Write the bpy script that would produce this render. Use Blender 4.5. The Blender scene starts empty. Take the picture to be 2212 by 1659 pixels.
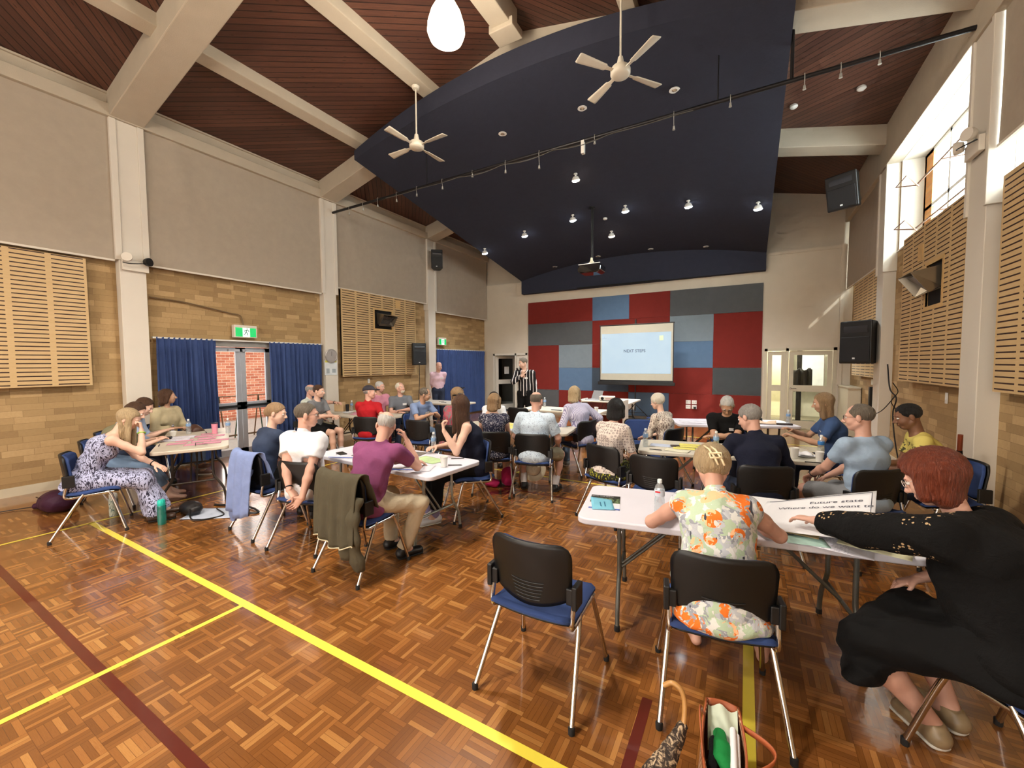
import bpy, math, random
import numpy as np
from mathutils import Matrix, Vector
random.seed(7); rng = np.random.default_rng(7)
PI = math.pi
sc = bpy.context.scene
COL = sc.collection

# ---------------------------------------------------------------- objects
def tag(o, label=None, cat=None, group=None, kind=None):
    if label: o['label'] = label
    if cat: o['category'] = cat
    if group: o['group'] = group
    if kind: o['kind'] = kind
    return o
def empty(name, loc, rz, label, cat, group=None):
    o = bpy.data.objects.new(name, None); COL.objects.link(o)
    o.location = loc; o.rotation_euler = (0, 0, rz); o.empty_display_size = .1
    return tag(o, label, cat, group)
def link(name, me, mat=None, parent=None, loc=None, rot=None):
    o = bpy.data.objects.new(name, me); COL.objects.link(o)
    if mat is not None and not me.materials: me.materials.append(mat)
    if parent is not None: o.parent = parent
    if loc is not None: o.location = loc
    if rot is not None: o.rotation_euler = rot
    return o
def copy_tree(o, parent=None):
    c = o.copy(); COL.objects.link(c)
    if parent is not None: c.parent = parent
    for ch in [k for k in CH.get(o.name, [])]:
        d = copy_tree(ch, c); CH.setdefault(c.name, []).append(d)
    return c
CH = {}
def kids(root):
    CH.clear()
    for o in bpy.data.objects:
        if o.parent is not None: CH.setdefault(o.parent.name, []).append(o)

class MB:
    def __init__(s): s.v = []; s.f = []; s.mi = []; s.cur = 0
    def add(s, vs, fs, M=None):
        b = len(s.v)
        if M is not None: vs = [tuple(M @ Vector(p)) for p in vs]
        s.v += [tuple(p) for p in vs]; s.f += [tuple(i + b for i in f) for f in fs]; s.mi += [s.cur] * len(fs)
        return s
    def box(s, x0, x1, y0, y1, z0, z1, M=None):
        v = [(x, y, z) for z in (z0, z1) for y in (y0, y1) for x in (x0, x1)]
        f = [(0, 2, 3, 1), (4, 5, 7, 6), (0, 1, 5, 4), (2, 6, 7, 3), (0, 4, 6, 2), (1, 3, 7, 5)]
        return s.add(v, f, M)
    def prism(s, poly, a, b, axis='z', M=None):
        n = len(poly)
        def P(p, t): return {'z': (p[0], p[1], t), 'y': (p[0], t, p[1]), 'x': (t, p[0], p[1])}[axis]
        v = [P(p, a) for p in poly] + [P(p, b) for p in poly]
        f = [tuple(range(n))[::-1], tuple(range(n, 2 * n))] + [(i, (i + 1) % n, (i + 1) % n + n, i + n) for i in range(n)]
        return s.add(v, f, M)
    def quad(s, *p): return s.add(p, [tuple(range(len(p)))])
    def tube(s, pts, r, n=10, cap=True, M=None, sx=1.0):
        pts = [Vector(p) for p in pts]; rs = r if isinstance(r, (list, tuple)) else [r] * len(pts)
        v = []; f = []; up = None
        for i, p in enumerate(pts):
            d = (pts[min(i + 1, len(pts) - 1)] - pts[max(i - 1, 0)])
            if d.length < 1e-9: d = Vector((0, 0, 1))
            d.normalize()
            if up is None:
                up = Vector((0, 0, 1)) if abs(d.z) < .9 else Vector((1, 0, 0))
            a = d.cross(up); a.normalize(); b = a.cross(d); b.normalize(); up = b
            for k in range(n):
                t = 2 * PI * k / n
                v.append(p + a * math.cos(t) * rs[i] * sx + b * math.sin(t) * rs[i])
        for i in range(len(pts) - 1):
            for k in range(n):
                k2 = (k + 1) % n
                f.append((i * n + k, i * n + k2, (i + 1) * n + k2, (i + 1) * n + k))
        if cap:
            f.append(tuple(range(n))[::-1]); f.append(tuple((len(pts) - 1) * n + k for k in range(n)))
        return s.add(v, [tuple(reversed(q)) for q in f], M)
    def lathe(s, prof, n=24, M=None, c=(0, 0, 0)):
        v = []; f = []
        for r, z in prof:
            for k in range(n):
                t = 2 * PI * k / n; v.append((c[0] + r * math.cos(t), c[1] + r * math.sin(t), c[2] + z))
        for i in range(len(prof) - 1):
            for k in range(n):
                k2 = (k + 1) % n; f.append((i * n + k, i * n + k2, (i + 1) * n + k2, (i + 1) * n + k))
        if prof[0][0] > 1e-5: f.append(tuple(range(n))[::-1])
        if prof[-1][0] > 1e-5: f.append(tuple((len(prof) - 1) * n + k for k in range(n)))
        return s.add(v, f, M)
    def grid(s, fn, nu, nv, M=None):
        v = [fn(i / nu, j / nv) for j in range(nv + 1) for i in range(nu + 1)]
        f = [(j * (nu + 1) + i, j * (nu + 1) + i + 1, (j + 1) * (nu + 1) + i + 1, (j + 1) * (nu + 1) + i) for j in range(nv) for i in range(nu)]
        return s.add(v, f, M)
    def mesh(s, name, mats=None, smooth=None):
        me = bpy.data.meshes.new(name); me.from_pydata(s.v, [], s.f); me.validate(); me.update()
        if mats is not None:
            for m in (mats if isinstance(mats, (list, tuple)) else [mats]): me.materials.append(m)
            if len(me.materials) > 1 and len(me.polygons) == len(s.mi): me.polygons.foreach_set('material_index', s.mi)
        if smooth is not None:
            me.polygons.foreach_set('use_smooth', [True] * len(me.polygons))
            me.set_sharp_from_angle(angle=math.radians(smooth))
        return me
    def build(s, name, mats, parent=None, loc=None, rot=None, smooth=None, bevel=0, solid=0, seg=2):
        o = link(name, s.mesh(name, mats, smooth), None, parent, loc, rot)
        if solid:
            m = o.modifiers.new('s', 'SOLIDIFY'); m.thickness = solid; m.offset = 0
        if bevel:
            m = o.modifiers.new('b', 'BEVEL'); m.width = bevel; m.segments = seg; m.limit_method = 'ANGLE'
        return o
def T(x=0, y=0, z=0, rz=0, rx=0, ry=0, s=1):
    return Matrix.Translation((x, y, z)) @ Matrix.Rotation(rz, 4, 'Z') @ Matrix.Rotation(ry, 4, 'Y') @ Matrix.Rotation(rx, 4, 'X') @ Matrix.Scale(s, 4)
def rrect(w, d, r, n=5):
    pts = []
    for cx, cy, a0 in ((w - r, d - r, 0), (-w + r, d - r, 90), (-w + r, -d + r, 180), (w - r, -d + r, 270)):
        for i in range(n + 1):
            a = math.radians(a0 + 90 * i / n); pts.append((cx + r * math.cos(a), cy + r * math.sin(a)))
    return pts
def bez(pts, n=8):
    """smooth polyline through points (Catmull-Rom)"""
    P = [Vector(p) for p in pts]; P = [P[0] * 2 - P[1]] + P + [P[-1] * 2 - P[-2]]; out = []
    for i in range(1, len(P) - 2):
        for k in range(n):
            t = k / n; a, b, c, d = P[i - 1:i + 3]
            out.append(.5 * ((2 * b) + (c - a) * t + (2 * a - 5 * b + 4 * c - d) * t * t + (3 * b - a - 3 * c + d) * t ** 3))
    out.append(P[-2]); return out

# ---------------------------------------------------------------- materials
def lin(c):
    """sRGB 0-255 -> linear"""
    return tuple((x / 255 / 12.92) if x / 255 <= .04045 else ((x / 255 + .055) / 1.055) ** 2.4 for x in c[:3]) + (1,)
class NT:
    def __init__(s, name):
        s.m = bpy.data.materials.new(name); s.m.use_nodes = True; s.t = s.m.node_tree; s.n = s.t.nodes; s.l = s.t.links
        s.n.clear(); s.out = s.n.new('ShaderNodeOutputMaterial')
    def node(s, t, ins=None, **kw):
        n = s.n.new(t)
        for k, v in kw.items(): setattr(n, k, v)
        for k, v in (ins or {}).items(): s.put(n, k, v)
        return n
    def put(s, n, k, v):
        if hasattr(v, 'outputs'): v = v.outputs[0]
        if isinstance(v, bpy.types.NodeSocket): s.l.new(v, n.inputs[k])
        else: n.inputs[k].default_value = v
    def m_(s, op, a, b=None, c=None):
        n = s.n.new('ShaderNodeMath'); n.operation = op
        for i, v in enumerate((a, b, c)):
            if v is not None: s.put(n, i, v)
        return n.outputs[0]
    def obj(s): return s.node('ShaderNodeTexCoord').outputs['Object']
    def sep(s, v):
        n = s.node('ShaderNodeSeparateXYZ', {0: v}); return n.outputs[0], n.outputs[1], n.outputs[2]
    def comb(s, x=0., y=0., z=0.): return s.node('ShaderNodeCombineXYZ', {0: x, 1: y, 2: z}).outputs[0]
    def map(s, v, sc=(1, 1, 1), rot=(0, 0, 0), loc=(0, 0, 0)): return s.node('ShaderNodeMapping', {0: v, 1: loc, 2: rot, 3: sc}).outputs[0]
    def noise(s, v, scale=5, det=2, rough=.5, dist=0.): return s.node('ShaderNodeTexNoise', {'Vector': v, 'Scale': scale, 'Detail': det, 'Roughness': rough, 'Distortion': dist}).outputs[0]
    def vor(s, v, scale=5, feature='F1', out=0, rnd=1.): 
        n = s.node('ShaderNodeTexVoronoi', {'Vector': v, 'Scale': scale}, feature=feature); n.inputs['Randomness'].default_value = rnd; return n.outputs[out]
    def ramp(s, f, stops, interp='LINEAR'):
        n = s.node('ShaderNodeValToRGB', {0: f}); r = n.color_ramp; r.interpolation = interp
        while len(r.elements) < len(stops): r.elements.new(.5)
        for e, (p, c) in zip(r.elements, stops): e.position = p; e.color = c if len(c) == 4 else tuple(c) + (1,)
        return n.outputs[0]
    def mix(s, f, a, b, mode='MIX'):
        n = s.node('ShaderNodeMix', data_type='RGBA', blend_type=mode); s.put(n, 0, f); s.put(n, 6, a); s.put(n, 7, b); return n.outputs[2]
    def bump(s, h, st=.3, d=.01): return s.node('ShaderNodeBump', {'Height': h, 'Strength': st, 'Distance': d}).outputs[0]
    def bsdf(s, **kw):
        n = s.node('ShaderNodeBsdfPrincipled')
        for k, v in kw.items(): s.put(n, k.replace('_', ' '), v)
        s.l.new(n.outputs[0], s.out.inputs[0]); s.b = n; return s.m
MC = {}
def M_(name, col, rough=.6, metal=0., noise=.06, nscale=8, bump=0., bscale=60, emit=None, es=0, coat=0., alpha=None):
    """plain but never flat: colour broken up by a little noise"""
    if name in MC: return MC[name]
    t = NT(name); o = t.obj(); c = lin(col)
    n = t.noise(o, nscale, 3)
    d = tuple(max(0, x * (1 - noise * 2.2)) for x in c[:3]) + (1,); l = tuple(min(1, x * (1 + noise * 2.2)) for x in c[:3]) + (1,)
    kw = dict(Base_Color=t.mix(n, d, l), Roughness=rough, Metallic=metal)
    if bump: kw['Normal'] = t.bump(t.noise(o, bscale, 2), bump, .004)
    if emit: kw['Emission_Color'] = lin(emit); kw['Emission_Strength'] = es
    if coat: kw['Coat_Weight'] = coat
    MC[name] = t.bsdf(**kw); return MC[name]
def fabric(name, col, rough=.9, weave=900, wr=.25, var=.10):
    if name in MC: return MC[name]
    t = NT(name); o = t.obj(); c = lin(col)
    n = t.noise(o, 7, 4, .6)
    d = tuple(max(0, x * (1 - var * 2.5)) for x in c[:3]) + (1,); l = tuple(min(1, x * (1 + var * 2)) for x in c[:3]) + (1,)
    h = t.m_('ADD', t.noise(o, 14, 4, .6, .6), t.m_('MULTIPLY', t.noise(o, weave, 1), .05))
    MC[name] = t.bsdf(Base_Color=t.mix(n, d, l), Roughness=rough, Normal=t.bump(h, wr, .03), Sheen_Weight=.0, Specular_IOR_Level=.25)
    return MC[name]
# ================================================================ setting materials
def mat_floor():
    t = NT('parquet'); x, y, z = t.sep(t.obj()); S = .155
    u = t.m_('DIVIDE', x, S); v = t.m_('DIVIDE', y, S)
    fu, fv = t.m_('FLOOR', u), t.m_('FLOOR', v); ru, rv = t.m_('FRACT', u), t.m_('FRACT', v)
    par = t.m_('FLOORED_MODULO', t.m_('ADD', fu, fv), 2.)
    s = t.m_('MULTIPLY', t.m_('ADD', t.m_('MULTIPLY', ru, par), t.m_('MULTIPLY', rv, t.m_('SUBTRACT', 1., par))), 6.)
    a = t.m_('ADD', t.m_('MULTIPLY', rv, par), t.m_('MULTIPLY', ru, t.m_('SUBTRACT', 1., par)))
    si, sf = t.m_('FLOOR', s), t.m_('FRACT', s)
    rnd = t.node('ShaderNodeTexWhiteNoise', {0: t.comb(fu, fv, si)}).outputs[0]
    cell = t.node('ShaderNodeTexWhiteNoise', {0: t.comb(fv, fu, 3.)}).outputs[0]
    grain = t.noise(t.comb(t.m_('MULTIPLY', s, 6.), t.m_('ADD', t.m_('MULTIPLY', a, 1.6), t.m_('MULTIPLY', rnd, 40.)), t.m_('ADD', fu, t.m_('MULTIPLY', fv, 7.))), 2.2, 4, .65)
    k = t.m_('ADD', t.m_('MULTIPLY', t.m_('POWER', rnd, 1.7), .55), t.m_('ADD', t.m_('MULTIPLY', grain, .33), t.m_('MULTIPLY', cell, .12)))
    c = t.ramp(k, [(0.05, lin((104, 62, 26))), (.36, lin((138, 87, 41))), (.62, lin((163, 107, 53))), (.95, lin((206, 152, 86)))])
    e = t.m_('MINIMUM', t.m_('MINIMUM', sf, t.m_('SUBTRACT', 1., sf)), t.m_('MULTIPLY', t.m_('MINIMUM', a, t.m_('SUBTRACT', 1., a)), 6.))
    gap = t.m_('LESS_THAN', e, .045)
    c = t.mix(t.m_('MULTIPLY', gap, .6), c, lin((84, 48, 18)))
    big = t.noise(t.obj(), .9, 3)
    c = t.mix(t.m_('MULTIPLY', big, .22), c, lin((110, 66, 28)))
    wav = t.noise(t.obj(), 9, 3, .6)
    h = t.m_('ADD', t.m_('MULTIPLY', wav, .35), t.m_('MULTIPLY', t.m_('SUBTRACT', grain, gap), .10))
    rg = t.m_('ADD', .17, t.m_('MULTIPLY', t.noise(t.obj(), 3.3, 4), .14))
    return t.bsdf(Base_Color=c, Roughness=rg, Normal=t.bump(h, .12, .012), Coat_Weight=.8, Coat_Roughness=.09, Specular_IOR_Level=.5)
def mat_brick(name, axis, w, h, cols, mort, rough=.85, cyc=True, ms=.006, bump=.5):
    t = NT(name); x, y, z = t.sep(t.obj()); U = {'x': x, 'y': y}[axis]
    r = t.m_('FLOOR', t.m_('DIVIDE', z, h)); off = t.node('ShaderNodeTexWhiteNoise', {0: t.comb(r, 1., 2.)}).outputs[0]
    off = t.m_('MULTIPLY', t.m_('FLOORED_MODULO', r, 2.), .5) if not cyc else off
    u = t.m_('ADD', t.m_('DIVIDE', U, w), off); c = t.m_('FLOOR', u)
    rnd = t.node('ShaderNodeTexWhiteNoise', {0: t.comb(c, r, 5.)}).outputs[0]
    fu, fv = t.m_('FRACT', u), t.m_('FRACT', t.m_('DIVIDE', z, h))
    eu = t.m_('MULTIPLY', t.m_('MINIMUM', fu, t.m_('SUBTRACT', 1., fu)), w); ev = t.m_('MULTIPLY', t.m_('MINIMUM', fv, t.m_('SUBTRACT', 1., fv)), h)
    g = t.m_('LESS_THAN', t.m_('ADD', t.m_('MINIMUM', eu, ev), t.m_('MULTIPLY', t.noise(t.obj(), 60, 2), .003)), ms)
    col = t.ramp(t.m_('ADD', t.m_('MULTIPLY', rnd, .75), t.m_('MULTIPLY', t.noise(t.obj(), 30, 4), .3)), cols)
    col = t.mix(g, col, lin(mort))
    hh = t.m_('SUBTRACT', t.m_('MULTIPLY', t.noise(t.obj(), 50, 4), .5), g)
    return t.bsdf(Base_Color=col, Roughness=rough, Normal=t.bump(hh, bump, .006))
TAN = [(0, lin((148, 118, 80))), (.35, lin((168, 138, 95))), (.7, lin((181, 150, 105))), (1, lin((200, 168, 122)))]
BRK_Y = mat_brick('tan_brick', 'y', .29, .088, TAN, (146, 118, 80), ms=.0035, bump=.35)
RED_Y = mat_brick('red_brick', 'y', .24, .086, [(0, lin((176, 92, 68))), (.5, lin((206, 122, 94))), (1, lin((222, 150, 120)))], (232, 214, 190), cyc=False, ms=.007)
ORA_X = mat_brick('orange_brick', 'x', .24, .086, [(0, lin((196, 130, 70))), (1, lin((226, 164, 100)))], (180, 150, 110), cyc=False)
def mat_boards():
    """45 degree lining boards that change direction from bay to bay and across the ridge"""
    t = NT('timber_lining'); x, y, z = t.sep(t.obj())
    bay = t.m_('FLOORED_MODULO', t.m_('FLOOR', t.m_('DIVIDE', t.m_('ADD', y, .85), 3.5)), 2.)
    sg = t.m_('SUBTRACT', t.m_('MULTIPLY', bay, 2.), 1.)
    d = t.m_('DIVIDE', t.m_('SUBTRACT', x, t.m_('MULTIPLY', y, sg)), .095 * 1.414)
    l = t.m_('ADD', x, t.m_('MULTIPLY', y, sg))
    i, f = t.m_('FLOOR', d), t.m_('FRACT', d)
    rnd = t.node('ShaderNodeTexWhiteNoise', {0: t.comb(i, bay, 0.)}).outputs[0]
    gr = t.noise(t.comb(t.m_('MULTIPLY', d, 3.), t.m_('ADD', t.m_('MULTIPLY', l, 1.2), t.m_('MULTIPLY', rnd, 30.)), rnd), 2.5, 5, .7)
    kn = t.vor(t.comb(t.m_('MULTIPLY', d, .9), t.m_('MULTIPLY', l, 2.0), 0.), 1.6)
    c = t.ramp(t.m_('ADD', t.m_('MULTIPLY', rnd, .30), t.m_('MULTIPLY', gr, .75)), [(.1, lin((58, 36, 29))), (.5, lin((86, 54, 43))), (.9, lin((116, 76, 58)))])
    c = t.mix(t.m_('MULTIPLY', t.m_('LESS_THAN', kn, .12), .6), c, lin((30, 12, 8)))
    g = t.m_('LESS_THAN', f, .15)
    c = t.mix(t.m_('MULTIPLY', g, .8), c, lin((22, 9, 7)))
    return t.bsdf(Base_Color=c, Roughness=.5, Normal=t.bump(t.m_('SUBTRACT', 1., g), .5, .006))
def mat_slats(pitch, y0, fl=1):
    """birch ply face with rows of machined slots (y = along the wall, measured from the board's own origin)"""
    t = NT('slotted_ply'); x, y, z = t.sep(t.obj())
    u = t.m_('FRACT', t.m_('DIVIDE', y, pitch)); a = t.m_('LESS_THAN', t.m_('ABSOLUTE', t.m_('SUBTRACT', u, .5)), .5 - .030 / pitch)
    v = t.m_('FRACT', t.m_('DIVIDE', z, .058)); b = t.m_('LESS_THAN', t.m_('ABSOLUTE', t.m_('SUBTRACT', v, .5)), .125)
    m = t.m_('MULTIPLY', a, b)
    gr = t.noise(t.map(t.obj(), (1, 3, 40)), 2., 4, .6)
    c = t.mix(gr, lin((200, 166, 114)), lin((220, 190, 142)))
    c = t.mix(m, c, lin((56, 30, 18)))
    return t.bsdf(Base_Color=c, Roughness=.55, Normal=t.bump(t.m_('SUBTRACT', 1., m), .8, .01))
PLASTER = M_('cream_plaster', (214, 202, 182), .85, noise=.03, nscale=3, bump=.15, bscale=120)
WHITEP = M_('white_paint', (226, 218, 204), .6, noise=.02, nscale=3, bump=.08)
BEAM = M_('beam_paint', (190, 178, 158), .8, noise=.04, nscale=5, bump=.35, bscale=90)
BLIND = fabric('blind_cloth', (178, 165, 148), .95, 500, .05, .04)
CURT = fabric('blue_curtain', (68, 88, 138), .9, 700, .1, .08)
NAVY = fabric('navy_ceiling', (48, 50, 63), .9, 300, .12, .06)
ALU = M_('door_aluminium', (176, 178, 184), .4, .3, .04)
CREAMJ = M_('cream_joinery', (206, 196, 172), .5, noise=.02)
BLACKP = M_('black_plastic', (14, 14, 15), .45, noise=.1, bump=.1, bscale=300)
DARK = M_('dark_void', (12, 10, 10), .9)
STEELW = M_('white_metal', (232, 230, 224), .35, .0, .03)
CHROME = M_('chrome', (206, 204, 202), .16, 1., .05)
def mat_glass():
    t = NT('window_glass'); tr = t.node('ShaderNodeBsdfTransparent', {0: (.93, .95, .95, 1)}); gl = t.node('ShaderNodeBsdfGlossy', {0: (1, 1, 1, 1), 'Roughness': .03})
    f = t.node('ShaderNodeFresnel', {0: 1.45}); n = t.noise(t.obj(), 2, 2)
    mx = t.node('ShaderNodeMixShader', {0: t.m_('MULTIPLY', f, t.m_('ADD', .6, t.m_('MULTIPLY', n, .3))), 1: tr, 2: gl}); t.l.new(mx.outputs[0], t.out.inputs[0]); return t.m
GLASS = mat_glass()
def mat_frost():
    t = NT('frosted_glass'); tr = t.node('ShaderNodeBsdfTransparent', {0: (.9, .96, .96, 1)}); tl = t.node('ShaderNodeBsdfTranslucent', {0: (.85, .95, .92, 1)})
    mx = t.node('ShaderNodeMixShader', {0: t.m_('MULTIPLY', t.noise(t.obj(), 1.7, 3), .8), 1: tr, 2: tl}); t.l.new(mx.outputs[0], t.out.inputs[0]); return t.m
FROST = mat_frost()

# ================================================================ shell (x across, y towards the stage wall, z up)
XL, XR, YB, YF = -8.5, 2.22, 12.8, -4.6
def S(name, mb, mat, label=None, **k):
    o = mb.build(name, mat, **k); o['kind'] = 'structure'
    if label: o['label'] = label
    return o
fl = MB(); fl.quad((XL - .1, YF, 0), (XR + .1, YF, 0), (XR + .1, YB, 0), (XL - .1, YB, 0)); S('floor', fl, mat_floor())
YEL = M_('yellow_court_paint', (250, 230, 84), .3, noise=.03, coat=.5); REDL = M_('maroon_court_paint', (92, 30, 20), .3, noise=.05, coat=.5)
def line(x0, x1, y0, y1, m, label, z=.0015):
    o = MB().quad((x0, y0, z), (x1, y0, z), (x1, y1, z), (x0, y1, z)).build('floor_line', m); tag(o, label, kind='structure')
line(-6.29, XR, 1.52, 1.575, YEL, 'wide yellow court line running across the hall in front of the tables')
line(-6.31, -6.27, YF, YB, YEL, 'thin yellow court line along the hall beside the left wall')
line(-3.165, -3.125, YF, 1.52, YEL, 'yellow court line meeting the wide cross line on the open floor')
line(-3.165, -3.125, 5.68, 10.33, YEL, 'yellow court line under the middle tables')
line(.02, .075, YF, YB, YEL, 'yellow court line passing under the chair of the woman in the floral top')
line(-6.29, XR, 5.63, 5.67, YEL, 'yellow court line across the middle of the hall')
line(-6.29, XR, 10.32, 10.37, YEL, 'yellow court line in front of the stage wall')
line(XL, -.385, .76, .81, REDL, 'long maroon court line across the near floor', .001)
line(-.435, -.385, YF, 2.12, REDL, 'maroon court line running under the empty chairs', .001)
line(-4.5, 2.0, 4.84, 4.88, REDL, 'maroon court line behind the middle tables', .001)
# left wall in brick with the door opening
w = MB(); xw = XL - .25
w.box(xw, XL, YF, 3.70, 0, 5.9); w.box(xw, XL, 4.89, YB + .2, 0, 5.9); w.box(xw, XL, 3.70, 4.89, 2.16, 5.9)
S('wall_left', w, BRK_Y)
# right wall: brick with a high window opening
w = MB(); xo = XR + .38
w.box(XR, xo, YF, YB + .2, 0, 3.50); w.box(XR, xo, YF, 2.95, 3.50, 5.9); w.box(XR, xo, 5.95, 6.36, 3.50, 5.9); w.box(XR, xo, 6.36, 9.42, 3.50, 3.62); w.box(XR, xo, 9.42, 9.95, 3.50, 5.9); w.box(XR, xo, 12.6, YB + .2, 3.50, 5.9); w.box(XR, xo, YF, YB + .2, 5.12, 5.9)
S('wall_right', w, BRK_Y)
w = MB().box(XL - .3, XR + .4, YF - .2, YF, 0, 7.2); S('wall_rear', w, PLASTER)
# stage wall with two door units
w = MB(); y0, y1 = YB, YB + .16
for a, b, c, d in ((XL - .3, -8.12, 0, 4.6), (-8.12, -6.70, 2.10, 4.6), (-6.70, .42, 0, 4.6), (.42, 1.95, 2.10, 4.6), (1.95, XR + .3, 0, 4.6)): w.box(a, b, y0, y1, c, d)
w.box(XL - .3, XR + .4, y0 + .1, y0 + .22, 4.6, 7.3)
S('wall_stage', w, PLASTER)
w = MB(); w.box(.42, 1.98, YB - .012, YB, 4.52, 4.6); w.box(1.97, 2.05, YB - .02, YB, 0, 4.6); w.box(.40, 1.97, YB - .004, YB, 3.135, 3.142); w.box(XL, -6.7, YB - .004, YB, 3.135, 3.142)
S('trim_1', w, PLASTER)
# skirting boards
S('baseboard_left', MB().box(XL, XL + .02, YF, 2.48, 0, .12).box(XL, XL + .02, 2.9, 3.7, 0, .12).box(XL, XL + .02, 6.4, YB, 0, .12), CREAMJ)
S('baseboard_stage', MB().box(-6.68, .40, YB - .018, YB, 0, .11).box(XL, -8.14, YB - .018, YB, 0, .11), M_('skirting_grey', (150, 140, 124), .6))
S('baseboard_right', MB().box(XR - .02, XR, YF, YB, 0, .12), CREAMJ)

# roof: two timber-lined planes
RX = -3.2
def roofz(x): return 5.80 + .23 * ((x - XL) if x < RX else (2 * RX - x - XL))
w = MB(); hz = roofz(RX)
w.add([(XL - .3, YF, roofz(XL - .3)), (RX, YF, hz), (RX, YB + .2, hz), (XL - .3, YB + .2, roofz(XL - .3))], [(0, 1, 2, 3)])
w.add([(RX, YF, hz), (XR + .3, YF, roofz(XR + .3)), (XR + .3, YB + .2, roofz(XR + .3)), (RX, YB + .2, hz)], [(0, 1, 2, 3)])
S('ceiling', w, mat_boards())
FANA1 = (-93, -3, 87, 177); FANA2 = (54, 144, -126, -36)
FR = (-4.3, -.82, 2.69, 6.18, 9.70)
def frame_beam(y, i):
    h = .205; b = MB()
    poly = [(XL, 5.43), (RX, 5.43 + .23 * (RX - XL)), (XR, 5.43), (XR, 5.9), (RX, hz + .05), (XL, 5.86)]
    b.prism(poly, y - h, y + h, 'y')
    return b
for i, y in enumerate(FR):
    o = S('roof_beam', frame_beam(y, i), BEAM, bevel=.012); o['label'] = ['cream roof beam behind the viewer', 'cream roof beam at the near end of the hall', 'thick cream roof beam rising from the nearest left column', 'cream roof beam just in front of the navy ceiling canopy', 'cream roof beam above the navy ceiling canopy'][i]
# purlins and the ridge beam
for k, x in enumerate((-6.72, -4.93, -1.47, .33)):
    zb = roofz(x); b = MB(); wv = .105
    pts = [(x - wv, roofz(x - wv) - .17), (x + wv, roofz(x + wv) - .17), (x + wv, roofz(x + wv) + .02), (x - wv, roofz(x - wv) + .02)]
    b.prism(pts, YF, YB, 'y'); o = S('roof_beam', b, BEAM, bevel=.01)
    o['label'] = ['cream purlin nearest the left wall', 'cream purlin that carries the left ceiling fan', 'cream purlin that carries the right ceiling fan', 'cream purlin nearest the right wall'][k]
b = MB().box(RX - .15, RX + .15, YF, 5.55, hz - .36, hz); b.box(RX - .2, RX + .2, 5.3, 5.62, hz - .42, hz - .3); o = S('roof_beam', b, BEAM, bevel=.012); o['label'] = 'cream ridge beam above the hanging lamp'
# eaves and columns
b = MB().box(XL, -8.30, YF, YB, 5.46, 5.64).box(XL, -8.38, YF, YB, 5.64, 5.82).box(XL, -8.34, YF, YB, 5.80, 5.83); S('trim_2', b, BEAM, 'cream eaves moulding over the left blinds', bevel=.008)
b = MB().box(2.02, XR + .1, YF, YB, 5.12, 5.86); S('trim_3', b, BEAM, 'cream eaves beam over the right windows', bevel=.008)
for k, y in enumerate(FR):
    b = MB().box(XL, -8.34, y - .17, y + .15, 0, 5.46).box(XL, -8.32, y - .21, y - .13, 3.36, 5.46).box(XL, -8.32, y + .12, y + .20, 3.36, 5.46)
    if k >= 2: S('column_left', b, WHITEP, ['', '', 'cream column nearest the viewer on the left wall', 'cream column with the round clock', 'cream column behind the man in the pink shirt'][k], bevel=.006)
    b = MB().box(2.05, XR + .06, y - .20, y + .20, 0, 5.2).box(2.03, XR, y - .24, y - .18, 3.3, 5.2).box(2.03, XR, y + .18, y + .24, 3.3, 5.2)
    if k >= 1: S('column_right', b, WHITEP, ['', 'cream column on the right wall behind the viewer', 'cream column on the right wall beside the viewer', 'tall cream column with the floodlight on the right wall', 'cream column with the large black speaker'][k], bevel=.006)

# navy canopy: an arched fabric ceiling sloping down to the stage wall
VX0, VX1, VY0, VY1 = -6.80, .40, 5.66, 12.78
def vz(x, y):
    s = (x + 3.2) / 3.6
    return 5.78 - .1746 * (y - 5.66) + .42 * (1 - s * s)
b = MB()
b.grid(lambda u, v: (VX0 + (VX1 - VX0) * u, VY0 + (VY1 - VY0) * v, vz(VX0 + (VX1 - VX0) * u, VY0 + (VY1 - VY0) * v)), 40, 24)
def lip(u): return .17 + .17 * (1 - (2 * u - 1) ** 2)
b.grid(lambda u, v: (VX0 + (VX1 - VX0) * u, VY0, vz(VX0 + (VX1 - VX0) * u, VY0) + lip(u) * v), 40, 2)
for xe in (VX0, VX1): b.grid(lambda u, v: (xe, VY0 + (VY1 - VY0) * u, vz(xe, VY0 + (VY1 - VY0) * u) + .17 * v), 24, 1)
S('ceiling_canopy', b, NAVY, 'navy arched fabric ceiling canopy over the far half of the hall', smooth=40)
b = MB(); n = 30
pts = [(VX0, 4.13)] + [(VX0 + (VX1 - VX0) * i / n, vz(VX0 + (VX1 - VX0) * i / n, 12.6) + .02) for i in range(n + 1)] + [(VX1, 4.13)]
b.prism(pts, 12.58, 12.79, 'y'); S('trim_4', b, NAVY, 'navy fascia below the canopy on the stage wall')
b = MB().box(-4.75, -2.2, 12.5, 12.58, 4.12, 4.15); S('trim_5', b, DARK, 'black slot under the navy fascia')

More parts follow.
